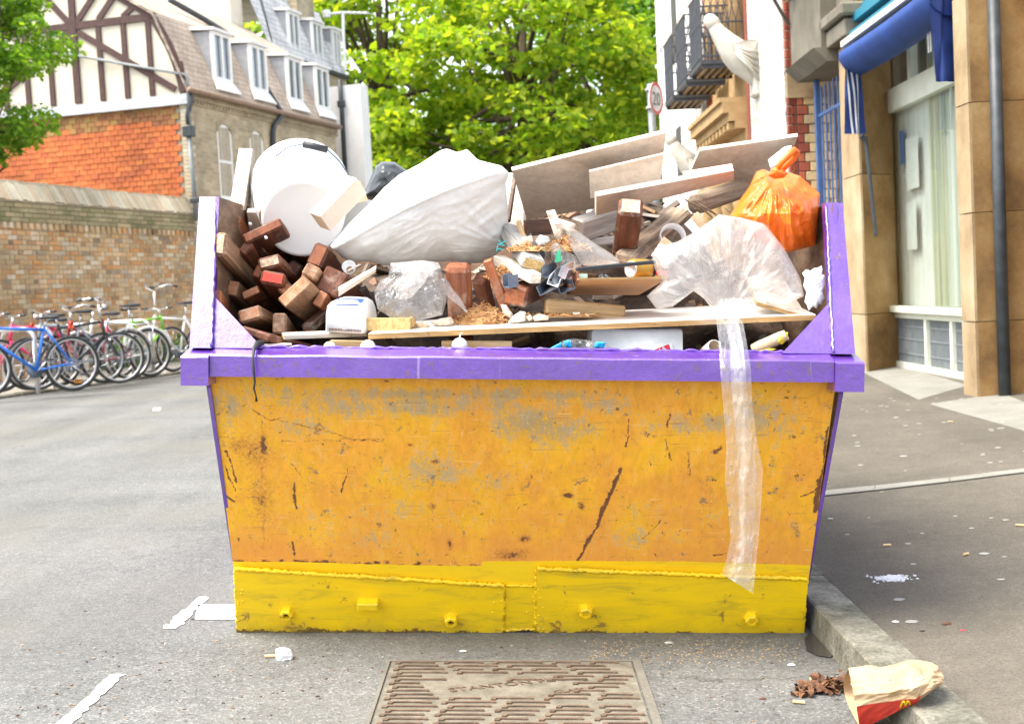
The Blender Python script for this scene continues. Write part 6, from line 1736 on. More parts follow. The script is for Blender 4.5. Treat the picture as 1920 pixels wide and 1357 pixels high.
# long film strip hanging over the rim down the end panel
Lf = [(1345, 560), (1343, 600), (1348, 640), (1350, 690), (1356, 760), (1362, 830), (1359, 900), (1366, 960), (1370, 1010), (1362, 1050), (1354, 1076)]
Rt = [(1402, 560), (1392, 600), (1400, 640), (1408, 690), (1410, 750), (1418, 820), (1430, 880), (1427, 950), (1422, 1010), (1416, 1070), (1412, 1112)]
Yd = [4.14, 4.12, 4.03, 3.965, 3.965, 3.97, 3.975, 3.98, 3.985, 3.99, 3.995]
def strip_pt(u, v):
    t = v * (len(Lf) - 1); i = min(int(t), len(Lf) - 2); k = t - i
    k = k * k * (3 - 2 * k) * .4 + k * .6
    l = [Lf[i][j] + (Lf[i + 1][j] - Lf[i][j]) * k for j in (0, 1)]
    r = [Rt[i][j] + (Rt[i + 1][j] - Rt[i][j]) * k for j in (0, 1)]
    yy = Yd[i] + (Yd[i + 1] - Yd[i]) * k
    uu = u + 0.05 * math.sin(v * 13 + u * 9)
    x = l[0] + (r[0] - l[0]) * u; y = l[1] + (r[1] - l[1]) * u
    amp = .007 if v > .25 else .004
    off = amp * math.sin(uu * 9 + v * 3.5) + .007 * noise.noise(Vector((u * 5, v * 9, 2))) + .004 * crease(Vector((u * 2, v * 6, 0)), 3, 4, 2)
    return W(x, y, yy - max(0, off + .004))
MB().grid(strip_pt, 46, 150).build("film_strip", M_FILM, smooth=True, label="long clear plastic strip hanging over the rim down the orange panel", cat="plastic film")
MB().grid(lambda u, v: strip_pt(.35 + u * .5, v) + Vector((0, .006 + .004 * math.sin(v * 20), 0)), 24, 120).build(
    "film_strip", M_FILM, smooth=True, label="second fold of plastic film behind the hanging strip", cat="plastic film")

# ---- bucket
bk = thing("bucket", "white plastic bucket on its side, base towards the viewer", "bucket", W(570, 480, 4.6))
A0, A1 = W(569, 411, 4.52), W(562, 349, 4.84)
MA = axis_frame(A0, A1) @ Matrix.Rotation(R(90), 4, 'Y')
Lb = (A1 - A0).length
prof = [(0.0, 0.004), (.112, .004), (.118, 0.0), (.127, .0), (.131, .006), (.133, .02)]
for k in range(9): prof += [(.134 + .0028 * k, .03 + k * .02), (.1355 + .0028 * k, .032 + k * .02), (.1355 + .0028 * k, .040 + k * .02), (.134 + .0028 * (k + .5), .043 + k * .02)]
prof += [(.160, Lb - .07), (.166, Lb - .068), (.166, Lb - .055), (.161, Lb - .053), (.163, Lb - .03), (.170, Lb - .028), (.170, Lb), (.160, Lb), (.150, Lb - .05), (.13, .02), (.0, .012)]
prof = [(r, z) for r, z in prof if z <= Lb]
MB().lathe(prof, 56, MA).build("tub", M_PLAST, bk, True)
MB().lathe([(.009, 0), (.009, -.004), (.002, -.005)], 14, Matrix.Translation(W(613, 344, 4.515)) @ (A0 - A1).to_track_quat('Z', 'Y').to_matrix().to_4x4() @ Matrix.Scale(-1, 4, (0, 0, 1)), cap1=True).build("mould_mark", M_PLASTY, bk)
hp = [(487, 345, 4.72), (492, 325, 4.7), (510, 298, 4.68), (540, 276, 4.67), (568, 270, 4.66), (592, 275, 4.66), (614, 281, 4.66), (636, 302, 4.68), (652, 325, 4.72)]
MB().tube([W(*p) for p in hp], .0028, 6).build("wire_handle", M_STEELG, bk, True)
MB().tube([W(569, 271, 4.66), W(590, 275, 4.657), (W(614, 281, 4.66))], .0115, 10).build("grip", M_BLACKP, bk, True)
for q in ([(502, 380), (520, 352), (526, 372), (510, 405)], [(498, 372), (506, 352), (508, 360), (500, 384)]):
    pass
# ---- cream card trunk lying on the bucket and a second flap
beam("long cream cardboard box propped between the bucket and the sack", (600, 416, 4.36), (668, 345, 4.42), 36, 40, 20, M_CREAM, M_CARD, .002, cat="box", name="cardboard_box", group="cardboard in the skip")
board("cardboard_flap", "brown cardboard flap beside the cream box", [(664, 375, 4.55), (676, 340, 4.6), (690, 375, 4.62), (674, 380, 4.58)], .003, M_CARD, M_CARD, cat="cardboard", group="cardboard in the skip")
board("cardboard_flap", "curled brown cardboard piece left of the bucket's base", [(486, 398, 4.52), (504, 372, 4.52), (504, 418, 4.56), (488, 416, 4.56)], .003, M_CARD, M_CARD, cat="cardboard", group="cardboard in the skip")
b = MB()
b.grid(lambda u, v: W(635 + 70 * u, 538 - 40 * u + (18 - 6 * u) * v, 4.24 + .10 * u - .03 * math.sin(v * 3.1)), 12, 8)
b.build("cardboard_flap", M_CREAM, smooth=True, label="curved cream card strip above the white dispenser", cat="cardboard", group="cardboard in the skip")
MB().lathe([(.012, 0), (.02, .012), (.022, .03)], 20, Matrix.Translation(W(656, 506, 4.4)) @ Matrix.Rotation(R(70), 4, 'X')).build("plastic_cup", M_PLAST, smooth=True, label="small white cup under the sack's left end", cat="cup")
# ---- white dispenser with blue window
dp = thing("dispenser", "white plastic dispenser with blue window and a row of slots", "dispenser", W(648, 626, 4.25))
D0 = W(610, 622, 4.20); ex = (W(684, 626, 4.20) - D0); ez = Vector((0, 0, 1)); L_ = ex.length; ex.normalize()
def dpt(u, w, y): return D0 + ex * (u * L_) + ez * (w * L_) + Vector((0.13 * y, y, 0))
pro = [(0.0, 0.02), (0.02, 0.0), (0.97, 0.0), (1.0, 0.03), (.995, .45), (.97, .62), (.90, .74), (.75, .80), (.30, .80), (.14, .76), (.05, .66), (.012, .45)]
b = MB()
ringsd = [(0.0, .93, .0), (.004, 1.0, 0), (.10, 1.0, .10), (.16, .98, .12), (.19, .9, .08)]
for (y, s, up) in ringsd:
    for (u, w) in pro:
        b.v.append(tuple(dpt(.5 + (u - .5) * s, w * s + (up * (w / .8) ** 2), y)))
n = len(pro)
b.f = [(i * n + k, (i + 1) * n + k, (i + 1) * n + (k + 1) % n, i * n + (k + 1) % n) for i in range(len(ringsd) - 1) for k in range(n)] + [tuple(range(n)), tuple(range(len(ringsd) * n - 1, (len(ringsd) - 1) * n - 1, -1))]
b.build("casing", M_PLAST, dp, True)
MB().slab([dpt(.27, .70, -.002), dpt(.83, .72, -.002), dpt(.90, .86, .05), dpt(.22, .84, .05)], .002).build("window", M_BLUE, dp)
for k in range(22):
    if 8 < k < 12: hh = .035
    else: hh = .06
    MB().slab([dpt(.10 + k * .037, .04, -.001), dpt(.118 + k * .037, .04, -.001), dpt(.118 + k * .037, .04 + hh, -.001), dpt(.10 + k * .037, .04 + hh, -.001)], .001).build("slot", M_HARD, dp)
# ---- chipboard block and crumbs on the shelf
def block(name, label, c, s, rz, m, cat="offcut", group="chips and crumbs on the shelf", ry=0.0):
    p = W(*c); k = c[2] / FPX
    return MB().cbox(p, (s[0] * k, s[1] * k, s[2] * k), .0015, Euler((0, R(ry), R(rz))).to_matrix()).build(name, m, label=label, cat=cat, group=group)
block("chipboard_block", "broken straw-coloured chipboard block on the shelf's left end", (728, 608, 4.25), (88, 40, 24), -4, M_CHIP)
def lump(name, label, poly, Y, t, m, f=30, amp=.005, group="chips and crumbs on the shelf", cat="offcut"):
    return soft(poly, Y, t, t, amp, f, poly[0][0] * .01, 40, 8).build(name, m, smooth=False, label=label, cat=cat, group=group)
lump("chipboard_crumb", "jagged chipboard crumb right of the chipboard block", [(760, 600), (772, 592), (780, 600), (779, 614), (766, 618)], 4.27, .02, M_CHIP)
lump("wood_flake", "flat brown wood flake right of the chipboard crumb", [(776, 606), (792, 604), (808, 612), (800, 617), (780, 614)], 4.28, .012, M_CARD)
lump("paper_lump", "crumpled tan paper lump on the shelf", [(806, 604), (826, 597), (846, 594), (852, 604), (846, 612), (820, 612)], 4.29, .025, M_PAPERB)
lump("plaster_piece", "pale wedge of plaster right of the shavings", [(952, 606), (962, 592), (976, 583), (986, 584), (985, 602), (970, 606)], 4.27, .02, M_PLBE, 12, .003)
lump("plaster_piece", "small cream plaster chip beside the pale wedge", [(984, 594), (994, 588), (1000, 598), (992, 603)], 4.28, .012, M_CREAM)
lump("plaster_piece", "flat cream plaster chip on the shelf before the pine block", [(998, 594), (1010, 588), (1030, 592), (1028, 600), (1002, 602)], 4.27, .014, M_CREAM)
lump("plaster_piece", "tiny pinkish chip at the shelf's middle", [(1072, 585), (1088, 585), (1088, 591), (1076, 592)], 4.28, .006, M_CREAM)
lump("card_piece", "white card corner under the leaning batten", [(938, 570), (950, 572), (962, 588), (960, 600), (944, 588)], 4.30, .006, M_PALE, 10, .001)
def shavings(name, label, c, rx, ry, h, n, seed, L=(.008, .03)):
    r = random.Random(seed); b = MB(); p = W(*c)
    b.lathe([(rx, -.004), (rx * .72, h * .30), (rx * .42, h * .62), (rx * .15, h * .86), (0.001, h * .92)], 24, Matrix.Translation(p) @ Matrix.Diagonal((1, ry / rx, 1, 1)))
    for k in range(n):
        t = math.sqrt(r.random()); a = r.uniform(0, 6.3)
        x, y = t * rx * 1.15 * math.cos(a), t * ry * 1.15 * math.sin(a)
        z = max(0, h * (1 - t) ** .9) + r.uniform(0, .004)
        b.box(p + Vector((x, y, z)), (r.uniform(*L), r.uniform(.002, .005), .001), Euler((r.uniform(-1, 1), r.uniform(-.7, .7), r.uniform(0, 6.3))).to_matrix())
    return b.build(name, M_SHAV, kind="stuff", label=label, cat="shavings")
shavings("wood_shavings", "heap of reddish wood shavings on the shelf", (905, 606, 4.33), .085, .06, .065, 420, 2)
shavings("wood_shavings", "thin trail of shavings along the shelf before the pine block", (1050, 592, 4.29), .11, .03, .004, 130, 4)
shavings("wood_shavings", "loose wood fibre behind the orange brown block", (955, 522, 4.42), .07, .06, .05, 320, 5)
shavings("wood_shavings", "loose wood fibre round the clear wrapper", (1062, 470, 4.55), .07, .06, .05, 260, 6)
shavings("wood_shavings", "straw fibre on the rotten timber", (985, 470, 4.40), .05, .08, .02, 200, 8)
# ---- bits of metal and plastic in the middle
def channel(label, a, c, w, h, m, roll=0, name="metal_channel", group="metal and plastic channels in the heap", cat="channel"):
    p, q = W(*a), W(*c); k = a[2] / FPX; w *= k; h *= k; t = .002
    M = axis_frame(p, q, R(roll)); L = (q - p).length
    b = MB(); b.span((0, -w / 2, -h / 2), (L, w / 2, -h / 2 + t)); b.span((0, -w / 2, -h / 2 + t), (L, -w / 2 + t, h / 2)); b.span((0, w / 2 - t, -h / 2 + t), (L, w / 2, h / 2))
    return tag(put(name, b.mesh(name, m), None, M), label, cat, group)
channel("bent dark steel channel hooked over the orange brown block", (948, 528, 4.24), (966, 524, 4.26), 20, 24, M_STEELG, 10)
channel("dark steel channel pointing at the viewer beside the white batten", (1024, 540, 4.24), (1045, 520, 4.5), 34, 18, M_STEELG, -24)
channel("blue grey channel under the white angle profile", (1028, 512, 4.3), (1054, 500, 4.5), 26, 20, M_STEELG, 12)
channel("blue grey channel left of the hardboard sheet", (1062, 538, 4.26), (1042, 532, 4.45), 30, 18, M_STEELG, -20)
channel("white angle profile end in the middle of the heap", (1038, 528, 4.22), (1052, 512, 4.5), 22, 16, M_PLAST, 20)
channel("silver metal angle at the black rod's left end", (1056, 512, 4.23), (1080, 500, 4.3), 16, 20, M_ALU, 30)
channel("dark blue plastic channel below the cream card scrap", (1010, 482, 4.4), (1000, 448, 4.5), 22, 20, M_STEELG, 20)
p, q = W(1080, 505, 4.21), W(1229, 491, 4.24)
M = axis_frame(p, q); L = (q - p).length
b = MB(); b.cbox((L / 2, 0, 0), (L, .02, .012), .003)
tag(put("plastic_rod", b.mesh("plastic_rod", M_BLACKP), None, M), "straight black plastic rod lying before the drinks can", "rod")
cn = thing("drinks_can", "gold drinks can on its side, silver base showing", "can", W(1195, 520, 4.34))
p, q = W(1182, 505, 4.30), W(1232, 506, 4.38)
MC = axis_frame(p, q) @ Matrix.Rotation(R(90), 4, 'Y')
MB().lathe([(.026, 0), (.033, .008), (.033, .10), (.028, .112)], 28, MC).build("can_body", M_GOLD, cn, True)
MB().lathe([(0.0, .008), (.018, .004), (.024, -.001), (.0265, 0.0005)], 28, MC).build("can_base", M_ALU, cn, True)
MB().lathe([(.0335, .070), (.0335, .082)], 28, MC).build("can_band", M_BLACKP, cn, True)
block("red_scrap", "dark red plastic scrap right of the drinks can", (1240, 512, 4.33), (22, 16, 8), 10, M_RED, "scrap", "small coloured scraps")
block("green_block", "pale green plastic scrap on the hardboard sheet", (1092, 520, 4.27), (18, 14, 12), 5, flat("pale_green", (0.45, 0.72, 0.62)), "scrap", "small coloured scraps")
lump("rag", "small dark rag on the hardboard sheet", [(1118, 526), (1124, 514), (1134, 512), (1146, 520), (1148, 526)], 4.28, .015, M_BLACKB, 30, .006, "small coloured scraps", "rag")
lump("torn_card", "tan card flap left of the plastic sheet", [(1232, 460), (1245, 443), (1260, 455), (1276, 468), (1262, 492), (1240, 480)], 4.5, .004, M_CARD, 10, .002, "cardboard in the skip", "cardboard")
lump("torn_card", "second tan card flap beside the orange bag", [(1295, 408), (1308, 396), (1322, 412), (1330, 432), (1312, 430)], 4.55, .004, M_CARD, 10, .002, "cardboard in the skip", "cardboard")
MB().lathe([(.042, 0), (.044, .03), (.044, .032), (.040, .032), (.036, 0)], 28, Matrix.Translation(W(1258, 448, 4.62)) @ Euler((R(70), R(20), 0)).to_matrix().to_4x4()).build("plastic_pot", M_PLAST, smooth=True, label="white plastic pot rim behind the tan card flap", cat="pot")
MB().tube([W(1222, 480, 4.42), W(1240, 468, 4.4), W(1250, 478, 4.38), W(1246, 500, 4.36)], [.004, .02, .026, .012], 12).build("foam_tube", M_PLAST, smooth=True, label="white plastic tube bent at the sheet's left edge", cat="tube")
for k in range(5):
    x = 1290 + k * 22 + rg.uniform(-8, 8); y = 385 + rg.uniform(-20, 10)
    MB().tube([W(x, y, 4.72), W(x + 25, y + 12 + 3 * k, 4.7), W(x + 52, y + 34, 4.72)], [.003, .004, .002], 5).build("stick", M_ROT, smooth=True,
        label=("first", "second", "third", "fourth", "fifth")[k] + " thin dry stick from the left, below the narrow white board", cat="stick", group="dry sticks below the boards")
# ---- under the shelf, at the rim
bx = thing("plastic_box", "white plastic box with rounded top under the shelf", "box", W(1195, 660, 4.2))
B0, B1 = W(1108, 672, 4.19), W(1280, 672, 4.19)
wB = B1.x - B0.x; tB = W(1195, 616, 4.19).z
b = MB()
pr = []
for (cx_, cz_, a0, a1) in ((B1.x - .012, tB - .012, 0, 90), (B0.x + .012, tB - .012, 90, 180)):
    for a in np.linspace(R(a0), R(a1), 6): pr.append((cx_ + .012 * math.cos(a), cz_ + .012 * math.sin(a)))
pr += [(B0.x - .002, .86), (B1.x + .002, .86)]
for y_, s_ in ((4.182, .985), (4.19, 1.0), (4.40, 1.0)):
    for (x_, z_) in pr: b.v.append(((x_ - (B0.x + B1.x) / 2) * s_ + (B0.x + B1.x) / 2, y_, (z_ - .86) * s_ + .86))
n = len(pr)
b.f = [(i * n + k, (i + 1) * n + k, (i + 1) * n + (k + 1) % n, i * n + (k + 1) % n) for i in range(2) for k in range(n)] + [tuple(range(n - 1, -1, -1)), tuple(range(2 * n, 3 * n))]
b.build("box_shell", M_PLASTY, bx, True)
lb = MB().slab([W(1222, 662, 4.178), W(1268, 668, 4.178), W(1258, 643, 4.178), W(1228, 655, 4.178)], .001).build("label", M_PAPERW, bx)
MB().slab([W(1224, 662, 4.1765), W(1262, 668, 4.1765), W(1254, 645, 4.1765), W(1228, 655, 4.1765)], .0006).build("label_print", M_RED, lb)
lettering("IA", .026, axis_frame(W(1246, 661, 4.1755), W(1266, 651, 4.1755), 0) @ Matrix.Rotation(R(90), 4, 'X'), M_PAPERW, bx, .0006)
for k, (x, y, r, lbx) in enumerate(((862, 648, 15, "round white bulb with a wispy tip before the pine plank"), (618, 652, 12, "white round lump at the short pine plank's left end"), (690, 652, 15, "white round lump at the short pine plank's right end"))):
    p = W(x, y, 4.13); rr = r * 4.13 / FPX
    b = MB(); b.lathe([(rr * math.sin(a), -rr * math.cos(a)) for a in np.linspace(.05, 3.05, 14)], 22, Matrix.Translation(p), True, True)
    if k == 0: b.tube([p + Vector((0, 0, rr)), p + Vector((.002, 0, rr + .01)), p + Vector((.008, 0, rr + .016))], [.003, .002, .001], 6)
    b.build("white_bulb", M_PLAST, smooth=True, label=lbx, cat="bulb", group="white round bulbs on the rim")
cu = thing("paper_cup", "brown paper cup lying on the rim right of the white box", "cup", W(1332, 658, 4.14))
MA2 = axis_frame(W(1340, 650, 4.13), W(1318, 660, 4.2)) @ Matrix.Rotation(R(90), 4, 'Y')
MB().lathe([(.020, 0), (.022, .002), (.014, .07)], 22, MA2, cap1=True).build("cup_wall", M_CREAM, cu, True)
MB().lathe([(.0195, .0), (.0215, -.001), (.0215, .003)], 22, MA2).build("cup_lip", M_PAPERW, cu, True)
yr = thing("crisp_tube", "yellow torn wrapper tube on the rim at the right gusset", "wrapper", W(1440, 655, 4.14))
MB().lathe([(.017, 0), (.019, .02), (.0185, .09), (.016, .11)], 18, axis_frame(W(1412, 656, 4.16), W(1466, 632, 4.13)) @ Matrix.Rotation(R(90), 4, 'Y')).build("tube_wall", M_CARD, yr, True)
soft([(1460, 634), (1468, 624), (1478, 622), (1476, 636), (1466, 646), (1458, 642)], 4.12, .006, .006, .004, 30, 2, 30, 6).build("torn_end", M_YELW, yr, True)
soft([(1410, 661), (1440, 653), (1462, 654), (1440, 661), (1412, 664)], 4.11, .004, .004, .002, 30, 2, 30, 6).build("loose_flap", M_YELW, yr, True)
# black cable dangling over the rim and a wire end against the panel
MB().tube([W(492, 642, 4.12), W(482, 644, 4.06), W(476, 654, 4.0), W(474, 672, 3.975), W(476, 700, 3.975), W(478, 716, 3.98), W(476, 728, 3.985), W(480, 742, 3.99), W(481, 752, 3.995)],
          [.009, .009, .005, .0035, .004, .003, .003, .002, .004], 7).build("cable", M_BLACKP, smooth=True, label="black cable end dangling over the rim at the left", cat="cable")
for k, (a, c2, m_, L2) in enumerate((((560, 470), (630, 480), M_HARDD, 1), ((700, 605), (720, 570), M_PINE, 2))):
    MB().tube([W(*a, 4.6), W((a[0] + c2[0]) / 2, (a[1] + c2[1]) / 2 - 2, 4.58), W(*c2, 4.6)], .003, 5).build("thin_stick", m_, smooth=True,
        label=("thin dark stick under the bucket", "thin pale stick leaning on the clear bag")[k], cat="stick", group="dry sticks below the boards")
# ================================================================== BICYCLES
M_TYRE = mat("black_tyre", [(0.02, 0.02, 0.02), (0.05, 0.05, 0.05)], 20, 0.85, 0.2, 0.003)
M_RIM = mat("alloy_rim", [(0.55, 0.55, 0.56), (0.7, 0.7, 0.71)], 10, 0.35, 0.05, 0.001, metal=0.8)
M_CHROME = mat("chrome", [(0.6, 0.6, 0.62), (0.75, 0.75, 0.77)], 10, 0.22, 0.05, 0.001, metal=0.9)
M_SADDLE = mat("black_saddle", [(0.015, 0.015, 0.017), (0.04, 0.04, 0.045)], 10, 0.5, 0.1, 0.002)
M_REFL = flat("orange_reflector", (0.85, 0.30, 0.01), 0.3)
M_REDL = flat("red_lamp", (0.75, 0.06, 0.02), 0.3)
def paintm(n, c): return mat(n, [tuple(x * .9 for x in c), tuple(min(1, x * 1.08) for x in c)], 8, 0.3, 0.03, 0.001)
def bicycle(label, rear, front, col, style="mtb", second=None, handle=.98, saddle=.95, rack=False, guard=False, refl=False, lamp=False, wr=.335, lean=0.0):
    a, c = on(ML, *rear, 2, .036), on(ML, *front, 2, .036)
    d = (c - a); d.z = 0; ang = math.atan2(d.y, d.x)
    M = ML @ Matrix.Translation(a) @ Matrix.Rotation(ang, 4, 'Z') @ Matrix.Rotation(R(lean), 4, 'X')
    t = thing("bicycle", label, "bicycle", mat=M, group="bicycles parked along the wall")
    def B(b, n, m, parent=None, smooth=True): return b.build(n, m, parent or t, smooth, local=True)
    wb = 1.04
    for x in (0.0, wb):
        cw = Vector((x, 0, wr))
        circ = lambda r, n=40: [cw + Vector((r * math.cos(2 * math.pi * k / n), 0, r * math.sin(2 * math.pi * k / n))) for k in range(n)]
        ty = B(MB().tube(circ(wr - .018), .020 if style == "mtb" else .016, 8, closed=True), "wheel", M_TYRE)
        B(MB().tube(circ(wr - .045), .011, 6, closed=True), "rim", M_RIM, ty)
        sp = MB()
        for k in range(18):
            an = 2 * math.pi * k / 18
            sp.tube([cw + Vector((.02 * math.cos(an + .8), .02 * (-1) ** k, .02 * math.sin(an + .8))), cw + Vector(((wr - .05) * math.cos(an), 0, (wr - .05) * math.sin(an)))], .0016, 3)
        B(sp, "spokes", M_CHROME, ty)
        B(MB().tube([cw - Vector((0, .05, 0)), cw + Vector((0, .05, 0))], .022, 8), "hub", M_CHROME, ty)
        if refl and x == 0: B(MB().cbox(cw + Vector((-.06, -.01, -.22)), (.09, .012, .045), .004), "reflector", M_REFL, ty)
        if guard:
            B(MB().tube([cw + Vector(((wr + .02) * math.cos(an), 0, (wr + .02) * math.sin(an))) for an in np.linspace(R(15), R(165), 18)], .018, 6), "mudguard", M_WHITE if col[0] > .6 else M_CHROME)
    bb = Vector((.43, 0, wr - .05)); st = Vector((.30, 0, .80 if style != "step" else .74)); hd0 = Vector((.88, 0, .62)); hd1 = Vector((.84, 0, .84))
    fm = paintm("bicycle_paint", col)
    fr = MB()
    fr.tube([bb, st], .017, 8); fr.tube([bb, hd0 + Vector((0, 0, .02))], .020, 8)
    if style == "step": fr.tube([Vector((.36, 0, .55)), Vector((.60, 0, .58)), hd1 - Vector((0, 0, .06))], .017, 8)
    else: fr.tube([st - Vector((-.01, 0, .04)), hd1 - Vector((0, 0, .03))], .018, 8)
    for s in (-1, 1):
        fr.tube([bb + Vector((0, .02 * s, 0)), Vector((0, .055 * s, wr))], .010, 6); fr.tube([st - Vector((0, -.01 * s, .03)), Vector((0, .055 * s, wr))], .009, 6)
    fr.tube([hd0, hd1], .021, 8)
    B(fr, "frame", fm)
    fk = MB()
    for s in (-1, 1): fk.tube([hd0 + Vector((0, .05 * s, -.02)), Vector((.95, .052 * s, .5)), Vector((wb, .052 * s, wr))], .012, 6)
    fk.tube([hd0 + Vector((0, -.06, -.01)), hd0 + Vector((0, .06, -.01))], .016, 6)
    B(fk, "fork", paintm("fork_paint", second or col))
    B(MB().tube([st, Vector((st.x - .03, 0, saddle - .03))], .013, 8), "seat_post", M_CHROME)
    sc_ = Vector((st.x - .035, 0, saddle))
    sd = MB()
    prof = [(-.13, .075, .03), (-.10, .085, .035), (-.03, .06, .03), (.05, .026, .024), (.13, .016, .018)]
    rings = []
    for (x, w, h) in prof:
        rings.append([sc_ + Vector((x, w * math.cos(q), h * math.sin(q) * (1 if math.sin(q) > 0 else .6))) for q in np.linspace(0, 2 * math.pi, 11)[:-1]])
    sd.add([p for r in rings for p in r], [(i * 10 + k, i * 10 + (k + 1) % 10, (i + 1) * 10 + (k + 1) % 10, (i + 1) * 10 + k) for i in range(4) for k in range(10)] + [tuple(range(9, -1, -1)), tuple(40 + k for k in range(10))])
    B(sd, "saddle", M_SADDLE)
    top = Vector((.82, 0, handle - .03))
    hb_ = MB(); hb_.tube([hd1, top], .014, 8)
    if style == "step" or style == "city":
        pts = [Vector((.62, -.28, handle + .03)), Vector((.78, -.27, handle + .06)), Vector((.86, -.12, handle + .02)), top, Vector((.86, .12, handle + .02)), Vector((.78, .27, handle + .06)), Vector((.62, .28, handle + .03))]
    else:
        pts = [Vector((.78, -.30, handle)), Vector((.83, -.1, handle - .01)), top, Vector((.83, .1, handle - .01)), Vector((.78, .30, handle))]
    hb_.tube(pts, .011, 8)
    B(hb_, "handlebar", M_CHROME)
    for s in (0, -1):
        p, q = pts[s], pts[s + 1 if s == 0 else s - 1]
        B(MB().tube([p, p.lerp(q, .45)], .017, 8), "grip", M_SADDLE)
    ck = B(MB().lathe([(.001, -.006), (.095, -.004), (.095, .004), (.001, .006)], 24, Matrix.Translation(bb + Vector((0, -.05, 0))) @ Matrix.Rotation(R(90), 4, 'X')), "chainring", M_STEELG)
    B(MB().tube([bb + Vector((0, -.07, 0)), bb + Vector((.12, -.08, -.12))], .010, 6).tube([bb + Vector((0, .07, 0)), bb + Vector((-.12, .08, .12))], .010, 6), "crank", M_CHROME)
    for p in (bb + Vector((.12, -.13, -.12)), bb + Vector((-.12, .13, .12))): B(MB().cbox(p, (.09, .08, .022), .004), "pedal", M_SADDLE, smooth=False)
    B(MB().tube([bb + Vector((.0, -.05, .09)), Vector((0, -.05, wr + .03))], .005, 4).tube([bb + Vector((0, -.05, -.09)), Vector((0, -.05, wr - .03))], .005, 4), "chain", M_STEELG)
    if rack:
        rk = MB()
        for s in (-1, 1):
            rk.tube([Vector((.26, .05 * s, .74)), Vector((-.20, .05 * s, .74))], .008, 6); rk.tube([Vector((-.05, .05 * s, .74)), Vector((0, .06 * s, wr))], .007, 6)
        for x in (-.2, -.05, .1): rk.tube([Vector((x, -.05, .74)), Vector((x, .05, .74))], .006, 5)
        B(rk, "rack", M_CHROME)
    if lamp:
        B(MB().lathe([(.001, 0), (.03, .005), (.03, .05), (.001, .06)], 12, Matrix.Translation((.86, -.02, handle - .06)) @ Matrix.Rotation(R(90), 4, 'Y')), "lamp", M_CHROME)
        B(MB().cbox((-.02, 0, .80), (.05, .07, .09), .008), "rear_lamp", M_REDL)
    return t
bicycle("blue mountain bicycle nearest the viewer with an orange wheel reflector", (139, 733), (2, 745), (0.015, 0.16, 0.62), "mtb", refl=True, lamp=True, saddle=.90)
bicycle("black bicycle with bright lamps standing behind the blue one", (72, 732), (192, 722), (0.03, 0.03, 0.035), "city", lamp=True, handle=1.06, saddle=.92)
bicycle("pink framed bicycle behind the blue one's frame", (150, 722), (40, 732), (0.75, 0.03, 0.16), "mtb", handle=.95, saddle=.86)
bicycle("grey bicycle with dark tyre between the blue and burgundy ones", (196, 718), (92, 728), (0.30, 0.33, 0.36), "mtb", (0.1, 0.1, 0.12), lamp=True)
bicycle("burgundy step-through bicycle with chrome mudguards", (246, 712), (142, 722), (0.32, 0.012, 0.05), "step", guard=True, saddle=.90)
bicycle("white bicycle with a rear rack behind the burgundy one", (284, 706), (178, 716), (0.78, 0.78, 0.78), "mtb", rack=True, guard=True, saddle=1.0)
bicycle("white bicycle with tall upswept handlebars nearest the skip", (384, 691), (282, 701), (0.80, 0.80, 0.79), "city", handle=1.22, saddle=1.0)
bicycle("green bicycle half hidden behind the burgundy one", (226, 708), (318, 698), (0.18, 0.50, 0.03), "mtb", (0.75, 0.75, 0.75), handle=.95)
def stand(foot, label):
    a = on(ML, *foot, 2, .036)
    b = MB(); w, h, r = .74, .78, .14
    pts = [a, a + Vector((0, 0, h - r))]
    for q in np.linspace(0, math.pi / 2, 6): pts.append(a + Vector((-r + r * math.cos(q), 0, h - r + r * math.sin(q))))
    for q in np.linspace(math.pi / 2, math.pi, 6): pts.append(a + Vector((-w + r + r * math.cos(q), 0, h - r + r * math.sin(q))))
    pts.append(a + Vector((-w, 0, 0)))
    b.tube([ML @ p for p in pts], .027, 10)
    b.build("cycle_stand", M_RIM, smooth=True, label=label, cat="cycle stand", group="steel hoop cycle stands")
stand((72, 737), "steel hoop stand the blue bicycle leans on")
stand((104, 727), "steel hoop stand just behind the blue bicycle's saddle")
stand((212, 714), "steel hoop stand left of the burgundy bicycle's wheel")
stand((252, 708), "steel hoop stand behind the burgundy bicycle's wheel")
stand((288, 702), "steel hoop stand behind the white bicycles")
# weeds at the wall's foot
M_WEED = mat_leaf("weed_leaves", [(0.05, 0.14, 0.015), (0.10, 0.24, 0.02), (0.16, 0.30, 0.03)], .4)
for k, (x, y, n_, lb) in enumerate(((205, 680, 240, "green weeds behind the grey bicycle"), (238, 690, 200, "green weeds behind the burgundy wheel"), (325, 690, 160, "green weeds at the wall beside the skip"))):
    p = on(ML, x, y, 0, .12); p.z = max(.04, p.z); wp = ML @ p
    t = thing("weed_clump", lb, "weeds", wp, group="weeds at the wall's foot")
    put("leaves", leaves_mesh("leaves", [Vector((0, 0, .15)), Vector((.1, .3, .2)), Vector((-.05, -.25, .12))], [.22, .2, .18], n_, .13, M_WEED, 70 + k, 1.0, -.6), t)
    MB().tube([wp, wp + Vector((0, 0, .25))], .008, 5).build("stem", M_WEED, t)
